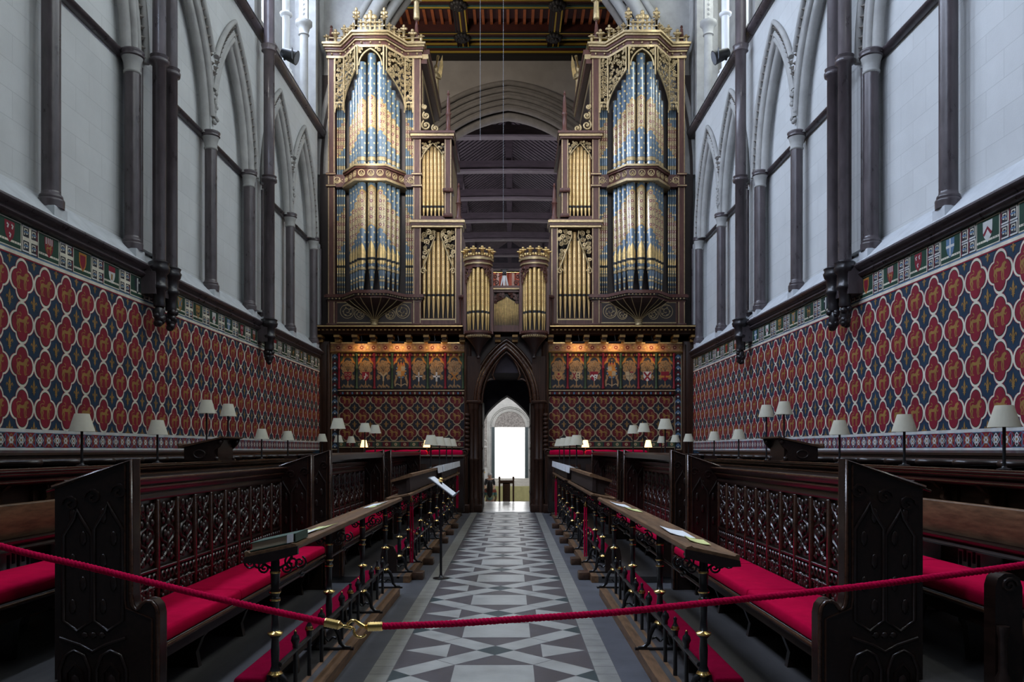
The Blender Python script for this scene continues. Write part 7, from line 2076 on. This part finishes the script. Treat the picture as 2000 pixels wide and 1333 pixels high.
def person(name, label, x, y, z0, h, hair, top, bottom, long_hair, turn, arm):
    """one continuous body grown from a jointed skeleton, with hair and clothing over it"""
    k = h / 1.7
    t = thing(name, label, 'person', (x, y, z0))
    J = [(0, 0, .95), (0, 0, 1.15), (0, .01, 1.35), (0, .0, 1.47), (0, -.02, 1.58), (0, -.03, 1.66),
         (.18, 0, 1.40), (.22, -.02, 1.12), (.20, -.16, .98) if arm == 0 else (.24, -.22, 1.16), (.19, -.22, .95) if arm == 0 else (.18, -.32, 1.26),
         (-.18, 0, 1.40), (-.22, -.02, 1.12), (-.19, -.18, 1.0), (-.18, -.25, .98),
         (.09, 0, .88), (.10, -.01, .48), (.10, .02, .08), (.11, -.12, .03),
         (-.09, 0, .88), (-.10, -.01, .48), (-.10, .02, .08), (-.11, -.12, .03)]
    E = [(0, 1), (1, 2), (2, 3), (3, 4), (4, 5), (2, 6), (6, 7), (7, 8), (8, 9), (2, 10), (10, 11), (11, 12), (12, 13), (0, 14), (14, 15), (15, 16), (16, 17), (0, 18), (18, 19), (19, 20), (20, 21)]
    Rr = [.14, .13, .15, .055, .095, .075, .065, .048, .036, .032, .065, .048, .036, .032, .095, .065, .045, .035, .095, .065, .045, .035]
    ct, st = math.cos(turn), math.sin(turn)
    def W(p): return (p[0] * ct - p[1] * st) * k, (p[0] * st + p[1] * ct) * k, p[2] * k
    me = bpy.data.meshes.new('body'); me.from_pydata([W(p) for p in J], E, []); o = bpy.data.objects.new('body', me); COL.objects.link(o); o.parent = t
    me.materials.append(M['skin'])
    sk = o.modifiers.new('skin', 'SKIN'); sk.use_smooth_shade = True
    for i, sv in enumerate(me.skin_vertices[0].data): sv.radius = (Rr[i] * k, Rr[i] * k * (.8 if i < 3 else 1)); sv.use_root = (i == 0)
    ss = o.modifiers.new('sub', 'SUBSURF'); ss.levels = 1; ss.render_levels = 2
    def shell(nm, idx, mats, extra, grow):
        m2 = bpy.data.meshes.new(nm); mp = {j: n for n, j in enumerate(idx)}
        m2.from_pydata([W(J[j]) for j in idx], [(mp[a], mp[b]) for a, b in E if a in mp and b in mp], [])
        q = bpy.data.objects.new(nm, m2); COL.objects.link(q); q.parent = t; m2.materials.append(M[mats])
        s2 = q.modifiers.new('skin', 'SKIN'); s2.use_smooth_shade = True
        for n, j in enumerate(idx): m2.skin_vertices[0].data[n].radius = (Rr[j] * k * grow, Rr[j] * k * grow * (.85 if j < 3 else 1)); m2.skin_vertices[0].data[n].use_root = (n == 0)
        u = q.modifiers.new('sub', 'SUBSURF'); u.levels = 1; u.render_levels = 2
        return q
    shell('shirt', [0, 1, 2, 6, 7, 10, 11], top, 0, 1.14)
    shell('trousers', [0, 14, 15, 16, 18, 19, 20], bottom, 0, 1.12)
    mb = MB(lambda p: (lambda w_: (w_[0] + x, w_[1] + y, w_[2] + z0))(W(p)))
    mb.ell((0, .0, 1.66), (.105, .115, .09), 14, 8)
    if long_hair:
        mb.tube([(0, .04, 1.68), (0, .07, 1.55), (0, .085, 1.38), (0, .08, 1.22), (0, .07, 1.10)], [.09, .105, .11, .09, .03], 12)
    else: mb.ell((0, .03, 1.60), (.105, .10, .09), 12, 8)
    build(mb, 'hair', hair, t)
    mb = MB(lambda p: (lambda w_: (w_[0] + x, w_[1] + y, w_[2] + z0))(W(p)))
    for q in (-1, 1): mb.ell((q * .035, -.112, 1.605), (.014, .008, .008), 6, 4, 0)
    mb.tube([(-.025, -.108, 1.535), (0, -.114, 1.53), (.025, -.108, 1.535)], .006, 5, 1)
    build(mb, 'face_features', ['black', 'paint_red'], t)
    mb = MB(lambda p: (lambda w_: (w_[0] + x, w_[1] + y, w_[2] + z0))(W(p)))
    mb.tube([(0, -.11, 1.60), (0, -.135, 1.565), (0, -.11, 1.56)], [.012, .017, .012], 6); build(mb, 'nose', 'skin', t)
    for q in (-1, 1):
        mb = MB(lambda p: (lambda w_: (w_[0] + x, w_[1] + y, w_[2] + z0))(W(p))); mb.ell((q * .098, -.01, 1.585), (.014, .02, .032), 6, 5); build(mb, 'ear', 'skin', t)
        hp = J[9] if q > 0 else J[13]
        mb = MB(lambda p: (lambda w_: (w_[0] + x, w_[1] + y, w_[2] + z0))(W(p)))
        mb.ell((hp[0], hp[1] - .03, hp[2]), (.022, .045, .038), 8, 6)
        for f in range(4):
            zf = hp[2] + .028 - f * .018; L = (.07, .08, .076, .06)[f]
            mb.tube([(hp[0], hp[1] - .06, zf), (hp[0] - q * .008, hp[1] - .06 - L * .55, zf - .005), (hp[0] - q * .03, hp[1] - .06 - L * .85, zf - .012)], [.010, .009, .007], 6)
        mb.tube([(hp[0] - q * .01, hp[1] - .02, hp[2] + .03), (hp[0] - q * .035, hp[1] - .055, hp[2] + .045), (hp[0] - q * .04, hp[1] - .085, hp[2] + .04)], [.012, .011, .008], 6)
        build(mb, 'hand', 'skin', t)
    return t
def stripes_mat():
    m = mat('striped_top', (.3, .1, .1), .8); nt = m.node_tree; b = nt.nodes['Principled BSDF']
    tc = nd(nt, 'ShaderNodeTexCoord'); sp = nd(nt, 'ShaderNodeSeparateXYZ'); nt.links.new(tc.outputs['Object'], sp.inputs[0])
    r = nd(nt, 'ShaderNodeValToRGB'); r.color_ramp.interpolation = 'CONSTANT'
    els = [(0, (.30, .04, .12)), (.2, (.16, .30, .26)), (.38, (.32, .34, .20)), (.52, (.14, .28, .26)), (.66, (.40, .10, .07)), (.82, (.20, .30, .25))]
    r.color_ramp.elements[0].color = (*els[0][1], 1); r.color_ramp.elements[1].position = els[1][0]; r.color_ramp.elements[1].color = (*els[1][1], 1)
    for p, c in els[2:]: e = r.color_ramp.elements.new(p); e.color = (*c, 1)
    v = mth(nt, 'DIVIDE', mth(nt, 'SUBTRACT', sp.outputs[2], .85), .65)
    nt.links.new(v, r.inputs['Fac']); nt.links.new(r.outputs['Color'], b.inputs['Base Color'])
nave_things()
stripes_mat()
person('person', 'person with long dark hair and a striped top, seen from behind in the doorway', -.77, 29.2, -1.2, 1.66, 'hair_dark', 'striped_top', 'cloth_black', True, pi, 1)
person('person', 'grey-haired person in dark clothes facing the quire beyond the long-haired visitor', -1.02, 38.5, -1.2, 1.68, 'hair_grey', 'cloth_black', 'cloth_black', False, 0, 0)
